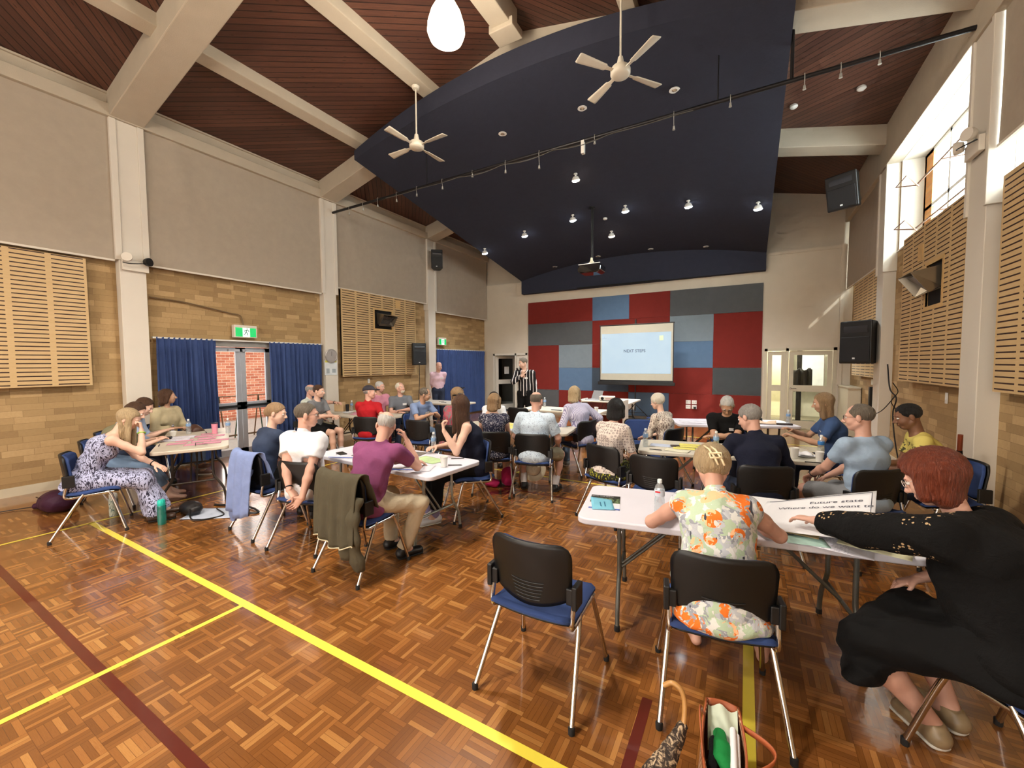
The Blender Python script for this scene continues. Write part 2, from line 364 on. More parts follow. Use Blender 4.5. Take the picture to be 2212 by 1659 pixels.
# roller blinds
def blind(name, x, y0, y1, z0, z1, lab, sgn):
    e = empty(name, (x, y0, z0), 0, lab, 'blind', 'tall roller blinds')
    e['kind'] = 'thing'
    b = MB(); L = y1 - y0; H = z1 - z0; ph = random.random() * 6
    b.grid(lambda u, v: (sgn * (.012 * math.sin(u * 7 + ph + v * 2) * (1 - v) + .02 * math.exp(-((u - .12 - .12 * (1 - v)) / .05) ** 2) * v), L * u, H * v), 40, 20)
    b.build('blind_fabric', BLIND, e, smooth=60)
    MB().box(-.014, .014, 0, L, -.028, 0).build('bottom_rail', WHITEP, e)
blind('roller_blind', -8.375, YF + .2, FR[2] - .21, 3.36, 5.47, 'taupe roller blind above the nearest slotted panel on the left wall', 1)
blind('roller_blind', -8.375, FR[2] + .21, FR[3] - .21, 3.36, 5.47, 'taupe roller blind above the glass doors', 1)
blind('roller_blind', -8.375, FR[3] + .21, FR[4] - .21, 3.56, 5.47, 'taupe roller blind above the slotted panel with the heater', 1)
blind('roller_blind', -8.375, FR[4] + .21, YB - .02, 3.36, 5.47, 'taupe roller blind above the far blue curtain', 1)
blind('roller_blind', 2.10, FR[1] + .25, FR[2] - .24, 3.86, 5.2, 'taupe roller blind on the right wall beside the viewer', -1)
blind('roller_blind', 2.10, FR[2] + .25, FR[3] - .25, 3.86, 5.2, 'taupe roller blind nearest the viewer on the right wall', -1)
blind('roller_blind', 2.10, FR[4] + .25, YB - .02, 3.52, 5.3, 'dark taupe roller blind in the far right corner', -1)
# window on the right
b = MB()
for y in (6.40, 7.42, 8.42, 9.36): b.box(2.50, 2.56, y - .03, y + .03, 3.62, 5.12)
for z in (3.62, 4.20, 5.06): b.box(2.50, 2.56, 6.38, 9.40, z, z + .05)
wf = S('window_1', b, STEELW, 'high window with frosted panes and steel opening gear')
g = MB().quad((2.53, 6.38, 3.62), (2.53, 9.4, 3.62), (2.53, 9.4, 5.12), (2.53, 6.38, 5.12)).build('window_pane', FROST, wf)
g = MB()
RUST = M_('brown_painted_steel', (120, 90, 74), .5, .3)
for z in (3.86, 4.55):
    g.tube([(2.30, 6.5, z + .02), (2.30, 9.0, z)], .012); g.tube([(2.30, 9.0, z), (2.10, 9.2, z + .08), (2.12, 8.75, z + .1), (2.3, 8.9, z - .05)], .010)
    for y in (6.9, 7.9): g.tube([(2.5, y, z - .04), (2.3, y + .12, z), (2.5, y + .24, z - .04)], .008)
g.build('opening_gear', RUST, wf)
S('trim_6', MB().box(2.50, 2.62, 9.05, 9.44, 3.6, 5.12), ORA_X, 'orange brick pier beside the high window')
S('trim_7', MB().box(XR - .0, 2.5, 6.36, 9.42, 5.115, 5.13).box(XR, 2.5, 9.405, 9.42, 3.62, 5.12).box(XR, 2.5, 6.36, 6.375, 3.62, 5.12).box(XR - .03, 2.5, 6.36, 9.42, 3.60, 3.625), WHITEP, 'white reveal around the high window')
for nm, a, c_, lab in (('window_4', 2.95, 5.95, 'high frosted window mostly covered by the nearest right blind'), ('window_5', 9.95, 12.6, 'high frosted window behind the blind in the far right corner')):
    b = MB()
    for k in range(4): y = a + (c_ - a) * k / 3; b.box(2.50, 2.56, y - .03, y + .03, 3.50, 5.12)
    b.box(2.50, 2.56, a, c_, 3.50, 3.55).box(2.50, 2.56, a, c_, 4.2, 4.24); o = S(nm, b, STEELW, lab)
    MB().quad((2.53, a, 3.5), (2.53, c_, 3.5), (2.53, c_, 5.12), (2.53, a, 5.12)).build('window_pane', FROST, o)
    S('trim_11', MB().box(XR - .01, 2.5, a, c_, 3.49, 3.505).box(XR, 2.5, a - .001, a + .012, 3.5, 5.12).box(XR, 2.5, c_ - .012, c_ + .001, 3.5, 5.12), WHITEP, 'white reveal of the ' + lab)
# glazed double doors on the left wall
def glazed_leaf(y0, y1, name, lab, xx=XL - .06):
    b = MB(); st = .085
    for a, c, d, e_ in ((y0, y0 + st, 0, 2.08), (y1 - st, y1, 0, 2.08), (y0, y1, 0, .12), (y0, y1, 2.0, 2.08), (y0, y1, .88, 1.02)): b.box(xx - .02, xx + .02, a, c, d, e_)
    o = S(name, b, ALU, lab); MB().box(xx - .004, xx + .004, y0 + st, y1 - st, .12, .88).box(xx - .004, xx + .004, y0 + st, y1 - st, 1.02, 2.0).build('door_pane', GLASS, o)
    MB().box(xx + .02, xx + .07, y0 + .05, y1 - .05, .93, .97).build('push_bar', BLACKP, o)
    MB().box(xx + .02, xx + .06, (y0 + .02) if y0 > 4.2 else y1 - .22, (y0 + .22) if y0 > 4.2 else y1 - .02, 2.0, 2.05).build('door_closer', ALU, o)
    return o
glazed_leaf(3.74, 4.29, 'door_1', 'left leaf of the glazed exit doors'); glazed_leaf(4.30, 4.85, 'door_2', 'right leaf of the glazed exit doors')
b = MB().box(XL - .1, XL + .02, 3.66, 3.74, 0, 2.16).box(XL - .1, XL + .02, 4.85, 4.93, 0, 2.16).box(XL - .1, XL + .03, 3.66, 4.93, 2.09, 2.2)
S('trim_8', b, M_('grey_frame', (150, 146, 140), .5, .2), 'metal frame around the glazed exit doors')
# outside: red brick wall and paving with a railing of slanted bars
o = S('exterior_wall', MB().box(-14.3, -14.0, -2, 14, -.3, 6), RED_Y, 'sunlit red brick wall seen through the exit doors')
o = S('exterior_ground', MB().box(-14, XL - .1, -2, 14, -.1, -.02), M_('pale_concrete', (206, 198, 186), .9, noise=.08), 'pale paving outside the exit doors')
b = MB(); e = empty('railing', (-10.6, 3.6, 0), 0, 'outdoor railing of slanted green and bronze bars seen through the exit doors', 'railing')
for k in range(16):
    y = k * .22; (MB().tube([(0, y, .0), (0, y + (.13 if k % 2 else -.09), 1.0)], .014)).build('railing_bar', M_('green_steel' if k % 3 else 'bronze_steel', (70, 96, 74) if k % 3 else (120, 96, 70), .5, .4), e)
MB().tube([(0, -.2, .06), (0, 3.6, .06)], .02).tube([(0, -.2, 1.0), (0, 3.6, 1.0)], .012).build('railing_rail', M_('bronze_steel', (120, 96, 70)), e)

# curtains
def curtain(name, x, y0, y1, z0, z1, folds, lab, depth=.062, flare=0):
    b = MB(); n = folds * 10; L = y1 - y0; ph = random.random() * 6
    def fn(u, v):
        a = u * folds * 2 * PI + .6 * math.sin(u * 9 + ph); d = depth * (.55 + .45 * (1 - v)) * math.sin(a) + .012 * math.sin(2.3 * a + v * 3)
        if v > .93: d = depth * .45 * math.sin(a) + .01
        return (x + d, y0 + L * u + flare * (1 - v) * (u - .5) + .012 * math.sin(a * 1.0 + 1.5), z0 + (z1 - z0) * v + (.008 * math.sin(a) if v > .99 else 0))
    b.grid(fn, n, 22); o = b.build(name, CURT, smooth=80); tag(o, lab, 'curtain', 'blue pleated curtains')
curtain('curtain', -8.40, 2.93, 3.80, .04, 2.21, 11, 'blue pleated curtain left of the glass exit doors', flare=.05)
curtain('curtain', -8.40, 4.76, 5.93, .04, 2.20, 12, 'blue pleated curtain right of the glass exit doors', flare=-.02)
curtain('curtain', -8.38, 9.9, 12.62, .04, 2.19, 22, 'wide blue pleated curtain behind the man in the pink shirt', .045)
for a, c, lab in ((2.9, 5.98, 'white curtain rail over the glass exit doors'), (9.9, 12.7, 'white curtain rail in the far left corner')):
    o = MB().box(-8.44, -8.40, a, c, 2.19, 2.215).build('curtain_rail', STEELW); tag(o, lab, 'rail')

# slotted ply panels (board is built round its own origin so that the slots start at its edge)
def slat_panel(x, y0, n, pitch, z0, z1, lab, sgn, hatch=None, cut=None):
    e = empty('slotted_panel', (x, y0, z0), 0, lab, 'wall panel', 'slotted timber wall panels'); L = n * pitch; H = z1 - z0
    m = mat_slats(pitch, 0)
    b = MB()
    if cut:
        a, c, d, f = cut
        b.box(-.01, .01, 0, a, 0, H); b.box(-.01, .01, c, L, 0, H); b.box(-.01, .01, a, c, 0, d); b.box(-.01, .01, a, c, f, H)
    else: b.box(-.01, .01, 0, L, 0, H)
    b.build('slotted_board', m, e)
    MB().box(-.09 if sgn > 0 else .02, -.02 if sgn > 0 else .09, .03, L - .03, .03, H - .03).build('black_backing', DARK, e)
    if cut:
        a, c, d, f = cut; t = .05; b = MB()
        b.box(-.016, .016, a - t, a, d - t, f + t).box(-.016, .016, c, c + t, d - t, f + t).box(-.016, .016, a, c, d - t, d).box(-.016, .016, a, c, f, f + t).build('opening_frame', M_('birch_edge', (216, 178, 120), .55), e)
        MB().box(-.018, .018, c + .15, c + .33, f + .12, f + .34).build('access_hatch', M_('birch_edge', (216, 178, 120), .55), e)
    return e
slat_panel(-8.38, 2.16 - 7 * .375, 7, .375, 1.46, 3.30, 'slotted birch panel at the left edge under a blind', 1)
P2 = slat_panel(-8.36, 6.47, 6, .418, 1.45, 3.54, 'slotted birch panel on the left wall with a wall heater', 1, cut=(1.0, 1.58, 1.22, 1.70))
slat_panel(2.10, 9.93, 5, .40, 1.44, 3.50, 'slotted birch panel in the far right corner', -1)
slat_panel(2.08, 6.42, 5, .425, 1.45, 3.60, 'slotted birch panel under the high window', -1, cut=(.62, 1.14, 1.02, 1.56))
slat_panel(2.10, 2.98, 7, .40, 1.45, 3.50, 'slotted birch panel at the right edge beside the column', -1)
# heaters tilting out of the two openings
def heater(x, y, z, sgn, lab):
    e = empty('wall_heater', (x, y, z), 0, lab, 'heater', 'radiant wall heaters'); s = sgn
    m = M_('heater_steel', (150, 140, 124), .3, .8); a = .72
    R = Matrix.Rotation(s * -a * 0, 4, 'Y')
    b = MB(); w2 = .24
    back = [(s * -.02, -w2 * .8, .10), (s * -.02, w2 * .8, .10), (s * .0, w2 * .8, -.16), (s * .0, -w2 * .8, -.16)]
    front = [(s * .30, -w2, .02), (s * .30, w2, .02), (s * .12, w2, -.24), (s * .12, -w2, -.24)]
    b.add(back + front, [(0, 1, 2, 3), (0, 4, 5, 1), (1, 5, 6, 2), (2, 6, 7, 3), (3, 7, 4, 0)])
    b.build('heater_hood', m, e, solid=.008)
    c = MB(); c.grid(lambda u, v: (s * (.03 + .22 * (1 - v) - .04), (-w2 + .02 + (2 * w2 - .04) * u) * .9, -.19 + .19 * (1 - v)), 10, 2); c.build('heater_reflector', M_('bright_reflector', (170, 170, 176), .22, .9, .15), e)
    MB().tube([(s * .09, -.17, -.075), (s * .09, .17, -.075)], .011).build('heater_element', M_('ceramic', (220, 214, 200), .5), e)
    MB().box(min(0, s * -.12), max(0, s * -.12), -.05, .05, -.03, .03).build('heater_arm', BLACKP, e)
heater(-8.36, 6.47 + 1.29, 2.98, 1, 'steel radiant heater tilting out of the left slotted panel')
heater(2.08, 6.42 + .88, 2.85, -1, 'steel radiant heater tilting out of the right slotted panel')

# the patchwork of felt tiles on the stage wall
CX = [-6.64, -5.48, -4.315, -3.15, -1.965, -.81, .36]; RZ = [3.84, 3.095, 2.35, 1.59, .84, .11]
FC = dict(r=(124, 42, 36), g=(90, 92, 94), b=(94, 120, 150), l=(128, 140, 148), d=(70, 82, 96), k=(76, 80, 82))
cn = dict(r='red', g='grey', b='sky blue', l='pale grey', d='slate blue', k='dark grey')
tiles = [('r', 0, 2, 0, 1, 'at the top left of the stage wall'), ('b', 2, 3, 0, 1, 'between two red panels in the top row'), ('r', 3, 4, 0, 1, 'above the projection screen'), ('g', 4, 6, 0, 1, 'at the top right of the stage wall'),
 ('g', 0, 2, 1, 2, 'in the second row on the left'), ('r', 2, 4, 1, 2, 'behind the top of the projection screen'), ('l', 4, 5, 1, 2, 'just right of the top of the projection screen'), ('r', 5, 6, 1, 3, 'tall one at the right edge of the stage wall'),
 ('r', 0, 1, 2, 4, 'tall one behind the man with the microphone'), ('l', 1, 2, 2, 3, 'above a sky blue panel left of the screen'), ('r', 2, 3, 2, 3, 'upright one beside the left edge of the screen'), ('d', 3, 4, 2, 3, 'hidden behind the projection screen'), ('b', 4, 5, 2, 3, 'just right of the projection screen'),
 ('b', 1, 2, 3, 4, 'in the fourth row left of the screen'), ('d', 2, 3, 3, 4, 'under the left corner of the screen'), ('r', 3, 5, 3, 4, 'under the right corner of the screen'), ('k', 5, 6, 3, 4, 'near the glazed store room door'),
 ('g', 0, 1, 4, 5, 'at the lower left corner of the stage wall'), ('r', 1, 3, 4, 5, 'behind the laptop table in the lowest row'), ('b', 3, 4, 4, 5, 'in the lowest row under the screen'), ('r', 4, 6, 4, 5, 'in the lowest row with four power outlets')]
for c, i0, i1, j0, j1, w_ in tiles:
    m = fabric('felt_' + cn[c].replace(' ', '_'), FC[c], .95, 300, .06, .05)
    o = MB().box(CX[i0] + .002, CX[i1] - .002, YB - .035, YB - .002, RZ[j1] + .002, RZ[j0] - .002).build('felt_wall_panel', m)
    tag(o, f'{cn[c]} felt wall panel {w_}', 'wall panel', 'felt panels on the stage wall')

# door units in the stage wall
def joinery(x0, x1, ztop, m, name, lab, splits, y=YB + .04):
    b = MB(); b.box(x0, x0 + .07, y - .05, y + .05, 0, ztop).box(x1 - .07, x1, y - .05, y + .05, 0, ztop).box(x0, x1, y - .05, y + .05, ztop - .07, ztop)
    for s_ in splits: b.box(s_ - .03, s_ + .03, y - .05, y + .05, 0, ztop)
    return S(name, b, m, lab)
def leaf(x0, x1, name, lab, y, M=None, mid=(.98, 1.14), handle=0, m=CREAMJ):
    b = MB(); st = .10; L = x1 - x0
    for a, c, d, e_ in ((0, st, 0.02, 2.02), (L - st, L, 0.02, 2.02), (st, L - st, 0.02, .22), (st, L - st, 1.92, 2.02), (st, L - st, mid[0], mid[1])): b.box(a, c, -.02, .02, d, e_)
    o = S(name, b, m, lab); o.location = (x0, y, 0)
    if M: o.rotation_euler = (0, 0, M)
    MB().box(st, L - st, -.003, .003, .22, mid[0]).box(st, L - st, -.003, .003, mid[1], 1.92).build('door_pane', GLASS, o)
    if handle: MB().tube([(handle * .05 + (0 if handle > 0 else L), -.05, 1.06), (handle * .17 + (0 if handle > 0 else L), -.05, 1.06)], .009).lathe([(0, -.0), (.022, 0), (.022, .01), (0, .01)], M=T(handle * .05 + (0 if handle > 0 else L), -.02, 1.06, rx=PI / 2)).build('door_handle', CHROME, o)
    return o
joinery(.42, 1.95, 2.10, CREAMJ, 'trim_9', 'cream frame of the glazed store room door', [.93])
leaf(.50, .90, 'window_2', 'glazed side light beside the store room door', YB + .04)
leaf(.97, 1.87, 'door_3', 'cream glazed door to the lit store room', YB + .04, handle=1)
joinery(-8.12, -6.70, 2.10, WHITEP, 'trim_10', 'white frame of the stage-side doorway', [-7.17])
leaf(-7.13, -6.78, 'window_3', 'narrow glazed side light behind the man with the microphone', YB + .04, m=WHITEP)
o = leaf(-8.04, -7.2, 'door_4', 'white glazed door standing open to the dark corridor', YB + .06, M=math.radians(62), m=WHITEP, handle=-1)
MB().box(.36, .56, -.012, -.006, 1.35, 1.62).build('door_notice', M_('paper_white', (236, 236, 232), .8), o)
# rooms behind
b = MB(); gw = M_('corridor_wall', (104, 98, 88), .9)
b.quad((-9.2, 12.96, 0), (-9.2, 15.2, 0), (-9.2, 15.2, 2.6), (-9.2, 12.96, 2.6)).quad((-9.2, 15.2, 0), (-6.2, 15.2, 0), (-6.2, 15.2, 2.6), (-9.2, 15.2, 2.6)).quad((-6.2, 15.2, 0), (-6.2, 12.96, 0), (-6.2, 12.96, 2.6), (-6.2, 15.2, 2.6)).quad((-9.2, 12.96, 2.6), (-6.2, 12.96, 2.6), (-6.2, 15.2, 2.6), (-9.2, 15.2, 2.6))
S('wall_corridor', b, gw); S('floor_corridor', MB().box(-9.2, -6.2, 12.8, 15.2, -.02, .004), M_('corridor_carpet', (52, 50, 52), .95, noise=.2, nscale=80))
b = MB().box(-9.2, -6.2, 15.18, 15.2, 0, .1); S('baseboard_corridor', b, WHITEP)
b = MB(); sw = M_('store_wall', (236, 230, 206), .8)
b.quad((-.2, 12.96, 0), (-.2, 16, 0), (-.2, 16, 2.7), (-.2, 12.96, 2.7)).quad((-.2, 16, 0), (3.4, 16, 0), (3.4, 16, 2.7), (-.2, 16, 2.7)).quad((3.4, 16, 0), (3.4, 12.96, 0), (3.4, 12.96, 2.7), (3.4, 16, 2.7)).quad((-.2, 12.96, 2.7), (3.4, 12.96, 2.7), (3.4, 16, 2.7), (-.2, 16, 2.7))
S('wall_store', b, sw); S('floor_store', MB().box(-.2, 3.4, 12.8, 16, -.02, .004), M_('store_vinyl', (150, 142, 120), .5))
b = empty('tall_cupboard', (.75, 15.3, 0), 0, 'cream tall cupboard inside the store room behind the side light', 'cupboard')
MB().box(-.6, .45, 0, .5, 0, 2.3).build('cupboard_carcass', M_('cream_laminate', (232, 220, 176), .5), b)
for s_ in (-1, 1): 
    d = MB().box(-.075 - .25 + s_ * .26 - .01 + .25 - .25, -.075 + s_ * .26 + .24 - .0, -.02, 0, .05, 2.25).build('cupboard_door', M_('cream_laminate', (232, 220, 176), .5), b)
    MB().box(-.075 + s_ * .03 - .006, -.075 + s_ * .03 + .006, -.05, -.02, .9, 1.5).build('cupboard_handle', BLACKP, d)
b = empty('coat_stand', (1.32, 14.2, 0), 0, 'black stand with dark jackets inside the store room', 'stand')
MB().box(-.06, .06, -.04, .04, 0, 2.25).box(-.4, .4, -.2, .2, 0, .06).build('stand_post', BLACKP, b)
MB().grid(lambda u, v: (-.22 + .5 * u, -.1 + .05 * math.sin(u * 18), .98 + .6 * v - .08 * abs(math.sin(u * 7))), 24, 6).build('hanging_jacket', fabric('dark_jacket', (40, 38, 36)), b, smooth=60, solid=.04)
b = empty('whiteboard', (1.75, 15.6, 0), 0, 'small framed whiteboard standing in the store room', 'whiteboard')
MB().box(-.32, .32, 0, .02, .85, 1.95).build('board_face', M_('board_white', (240, 244, 240), .3), b); MB().box(-.34, -.32, -.01, .03, .3, 1.97).box(.32, .34, -.01, .03, .3, 1.97).box(-.34, .34, -.01, .03, 1.95, 1.97).build('board_frame', CHROME, b)
o = MB().lathe([(0, 0), (.16, 0), (.16, .05), (0, .05)], M=T(.72, 14.2, 2.6)).build('ceiling_light', M_('store_lamp', (255, 255, 245), emit=(255, 250, 230), es=8)); tag(o, 'round white ceiling light inside the store room', 'ceiling light')
# ================================================================ chairs
BLUEF = fabric('seat_blue', (54, 74, 124), .9, 700, .08, .06)
RUB = M_('rubber', (24, 23, 22), .8)
def make_chair():
    e = empty('meeting_chair', (0, 0, 0), 0, 'chair', 'chair', 'stacking meeting chairs')
    b = MB(); n = 20
    def seat(u, v, top):
        x = -.235 + .47 * u; y = -.21 + .45 * v
        r = 1 - .10 * max(0, (abs(2 * v - 1) - .75) / .25) ** 2; x *= r
        z = .445 + .012 * (2 * u - 1) ** 2 - .018 * math.exp(-((v - .35) / .3) ** 2) - .02 * max(0, (v - .8) / .2) ** 2 + .02 * max(0, (.12 - v) / .12)
        ed = max(0, (abs(2 * u - 1) - .88) / .12) ** 2 + max(0, (abs(2 * v - 1) - .9) / .1) ** 2
        return (x, y, z + (.032 - .02 * min(1, ed) if top else 0))
    b.grid(lambda u, v: seat(u, v, 1), n, n); 
    base = len(b.v); b.grid(lambda u, v: seat(u, v, 0), n, n)
    # close the rim
    m = n + 1
    rim = [i for i in range(m)] + [m * j + n for j in range(1, m)] + [m * n + i for i in range(n - 1, -1, -1)] + [m * j for j in range(n - 1, 0, -1)]
    for i in range(len(rim)): a, c = rim[i], rim[(i + 1) % len(rim)]; b.f.append((a, c, c + base, a + base)); b.mi.append(0)
    b.build('seat', BLUEF, e, smooth=60)
    b = MB().grid(lambda u, v: (lambda p: (p[0] * .93, p[1] * .93, p[2] - .012))(seat(u, v, 0)), 10, 10); b.build('seat_pan', BLACKP, e, smooth=60, solid=.012)
    def back(u, v, off, k=1.0):
        t = 2 * u - 1; w = .232 * k * (1 - .10 * max(0, (v - .80) / .20) ** 2 - .05 * (1 - v))
        z0 = .500 + .06 * t * t; z1 = .845 - .02 * max(0, (abs(t) - .8) / .2) ** 2
        if k < 1: z0 += .02; z1 -= .012
        z = z0 + (z1 - z0) * v
        y = -.175 - .12 * (z - .5) + .055 * t * t + off
        return (w * t, y, z)
    b = MB().grid(lambda u, v: back(u, v, 0), 20, 14)
    bk = b.build('backrest', BLACKP, e, smooth=60, solid=.016)
    b = MB()
    for i in range(6):
        v = .10 + i * .055; hw = .30 - i * .0
        b.tube([back(.5 - hw / 2 * (1 + .25 * i * .3) + hw * (1 + .25 * i * .3) * j / 10, v, -.010) for j in range(11)], .0025, 6)
    b.build('rib', BLACKP, bk)
    MB().grid(lambda u, v: back(u, v, .022 + .006 * math.sin(PI * u) * math.sin(PI * v), .93), 16, 10).build('back_cushion', BLUEF, bk, smooth=60, solid=.02)
    for s in (-1, 1):
        br = MB().box(s * .247 - .014, s * .247 + .014, -.175, -.085, .53, .65).box(min(s * .20, s * .24), max(s * .20, s * .24), -.165, -.135, .545, .63)
        br.build('back_bracket', BLACKP, e, bevel=.006)
        fr = MB().tube(bez([(s * .222, .19, .43), (s * .225, 0, .425), (s * .228, -.13, .418), (s * .232, -.165, .45), (s * .235, -.145, .55)], 5), .0138, 10)
        fr.build('side_frame', CHROME, e, smooth=60)
        for y0, y1 in ((.15, .275), (-.04, -.275)):
            l = MB().tube(bez([(s * .222, y0 * .8, .432), (s * .232, y0 + .02 * (1 if y1 > 0 else -1), .40), (s * .275, y1, .02)], 5), .0138, 10).build('leg', CHROME, e, smooth=60)
            MB().lathe([(.016, 0), (.017, .03), (.013, .035)], 10, c=(s * .276, y1 * 1.005, 0)).build('foot_cap', RUB, l, smooth=40)
    for q in (.06, -.1): MB().tube([(-.222, q, .423), (.222, q, .423)], .010).build('cross_bar', CHROME, e, smooth=60)
    return e
CHAIR0 = make_chair(); kids(CHAIR0); used = [0]
def chair(x, y, th, label):
    if not used[0]: o = CHAIR0; used[0] = 1
    else: o = copy_tree(CHAIR0)
    o.location = (x, y, 0); o.rotation_euler = (0, 0, math.radians(th)); o['label'] = label; return o

# ================================================================ folding tables
def make_table(x, y, rz, label, top=(226, 226, 234), leg=(150, 156, 150), L=1.83, W=.76):
    e = empty('folding_table', (x, y, 0), math.radians(rz), label, 'table', 'white folding tables')
    mt = M_('table_top_%d' % top[2], top, .38, noise=.02, nscale=4, bump=.05, bscale=200); ml = M_('table_leg_%d' % leg[0], leg, .4, .4)
    b = MB().prism(rrect(L / 2, W / 2, .07, 6), .700, .742); b.build('tabletop', mt, e, smooth=35, bevel=.009, seg=3)
    for s in (-1, 1):
        X = s * (L / 2 - .26)
        for k in (-1, 1):
            l = MB().tube(bez([(X, k * .20, .70), (X, k * .20, .42), (X, k * .215, .32), (X, k * .30, .17), (X, k * .325, .02)], 5), .0145, 10).build('leg', ml, e, smooth=60)
            MB().lathe([(.019, 0), (.019, .03), (.016, .035)], 10, c=(X, k * .326, 0)).build('foot_cap', RUB, l)
        for q, zq in ((.24, .28), (.20, .685)): MB().tube([(X, -q, zq), (X, q, zq)], .012).build('cross_bar', ml, e, smooth=60)
        for q in (-.03, .03): MB().tube([(X, q, .28), (X * .35, q, .69)], .009).build('brace', ml, e, smooth=60)
    return e
T1 = make_table(-6.58, 2.69, -25.5, 'off-white folding table covered in pink notes by the glass doors', (214, 204, 186), (70, 64, 58))
T2 = make_table(-3.30, 3.17, -3.5, 'white folding table with green papers where the man in the purple shirt leans', (226, 226, 238), (160, 164, 156))
T3 = make_table(-.11, 3.02, 10.3, 'nearest white folding table with posters and a blue booklet', (228, 226, 236), (104, 104, 98))
T4 = make_table(-.22, 5.27, 9.4, 'off-white folding table spread with rows of yellow notes', (220, 214, 198), (140, 138, 130))
T5 = make_table(-3.45, 8.25, 0, 'off-white folding table below the screen where the woman in the striped shirt sits', (222, 214, 196), (60, 54, 50))
T6 = make_table(-2.86, 10.55, 90, 'white folding table standing lengthwise behind the projector cart', (224, 222, 212), (30, 30, 32))
T7 = make_table(-.20, 7.75, 20, 'white folding table behind the man in the black polo shirt', (222, 218, 228), (90, 84, 80))
T8 = make_table(-6.72, 5.65, 0, 'folding table with pink papers and a paper bag beside the far left wall', (214, 206, 190), (90, 86, 80))
T9 = make_table(-7.0, 8.4, 0, 'off-white folding table in front of the man in the pink shirt', (206, 198, 184), (90, 86, 80))
T10 = make_table(-3.15, 5.62, 8, 'folding table with yellow papers in front of the man in the leaf print shirt', (220, 214, 198), (120, 118, 110))

# ================================================================ ceiling fixtures
FANW = M_('fan_enamel', (222, 214, 196), .4, noise=.03)
def fan(x, y, zt, zh, a0, angs, label):
    e = empty('ceiling_fan', (x, y, zh), 0, label, 'ceiling fan', 'white four blade ceiling fans')
    MB().lathe([(0, zt - zh), (.045, zt - zh), (.07, zt - zh - .03), (.055, zt - zh - .07), (0, zt - zh - .08)], 20).build('ceiling_cup', FANW, e, smooth=50)
    MB().tube([(0, 0, .1), (0, 0, zt - zh - .05)], .013).build('down_rod', FANW, e, smooth=60)
    MB().lathe([(0, .19), (.03, .19), (.045, .12), (.05, .08), (.11, .06), (.125, .03), (.125, -.02), (.11, -.04), (.085, -.05), (0, -.055)], 28).build('motor_housing', FANW, e, smooth=40)
    for a in angs:
        b = MB(); R_ = Matrix.Rotation(math.radians(a), 4, 'Z') @ Matrix.Rotation(math.radians(11), 4, 'X')
        b.grid(lambda u, v: (.20 + .44 * u, (v - .5) * (.085 + .055 * u) * (1 if u < .97 else .86) * (1 if u > .06 else .6), 0), 24, 4, R_)
        bl = b.build('blade', FANW, e, smooth=60, solid=.006)
        MB().box(.10, .23, -.02, .02, -.006, .004, R_).build('blade_arm', FANW, bl)
    return e
fan(-4.93, 5.4, 6.44, 5.44, 0, FANA1, 'white ceiling fan on the left, hanging over the corner of the navy canopy')
fan(-1.47, 5.4, 6.44, 5.45, 0, FANA2, 'white ceiling fan on the right in front of the navy canopy')
GLOBE = M_('lamp_glass', (255, 246, 230), .3, emit=(255, 238, 210), es=26)
def pendant(x, y, z, label, power=1):
    e = empty('pendant_lamp', (x, y, z), 0, label, 'lamp', 'high bay pendant lamps')
    MB().lathe([(0, .24), (.07, .235), (.12, .20), (.175, .10), (.215, -.03), (.222, -.12), (.19, -.20), (.12, -.25), (0, -.27)], 32).build('lamp_bowl', GLOBE, e, smooth=70)
    MB().lathe([(0, .42), (.06, .41), (.07, .25), (.05, .235), (0, .235)], 20).build('lamp_holder', FANW, e, smooth=50)
    MB().tube([(0, 0, .41), (0, 0, hz - .36 - z)], .009).build('lamp_rod', FANW, e)
    return e
pendant(-3.2, 4.05, 5.83, 'glowing glass pendant lamp hanging below the ridge beam')
pendant(-3.2, .2, 5.83, 'glowing pendant lamp behind the viewer, nearer the stage'); pendant(-3.2, -3.2, 5.83, 'glowing pendant lamp at the rear of the hall')
# lit downlights under the canopy
LITW = M_('cool_led', (255, 255, 250), .3, emit=(240, 250, 255), es=34); LITY = M_('warm_led', (255, 240, 214), .3, emit=(255, 226, 190), es=26)
LITS = [(-3.2, 8.34, 1, 'warm lit ceiling spotlight nearest the black lighting bar'), (-3.85, 9.84, 0, 'lit ceiling spotlight left of the projector pole'), (-2.55, 9.88, 0, 'lit ceiling spotlight right of the projector pole'), (-1.18, 9.95, 0, 'brightest lit ceiling spotlight in the right half of the canopy'), (.15, 10.08, 0, 'lit ceiling spotlight at the right edge of the canopy'),
        (-5.27, 9.93, 0, 'lit ceiling spotlight second from the left edge of the canopy'), (-6.62, 10.02, 0, 'lit ceiling spotlight at the left edge of the canopy'), (-3.2, 11.0, 1, 'warm lit ceiling spotlight just behind the projector pole')]
for x, y, wm, lab in LITS:
    z = vz(x, y); e = empty('ceiling_spotlight', (x, y, z), 0, lab, 'spotlight', 'lit spotlights on the canopy')
    MB().lathe([(0, 0), (.04, 0), (.04, -.02), (.018, -.025), (.018, -.07), (0, -.07)], 16).build('spotlight_stem', STEELW, e, smooth=50)
    R_ = Matrix.Translation((0, 0, -.09)) @ Matrix.Rotation(.35, 4, 'X')
    h = MB().lathe([(0, .04), (.05, .03), (.075, -.01), (.08, -.04), (.07, -.04)], 20, M=R_).build('spotlight_can', STEELW, e, smooth=50)
    MB().lathe([(0, -.032), (.078, -.036), (.085, -.05), (.06, -.075), (0, -.085)], 20, M=R_).build('spotlight_lens', LITY if wm else LITW, h, smooth=60)
RECD = M_('recess_reflector', (190, 180, 160), .25, .7)
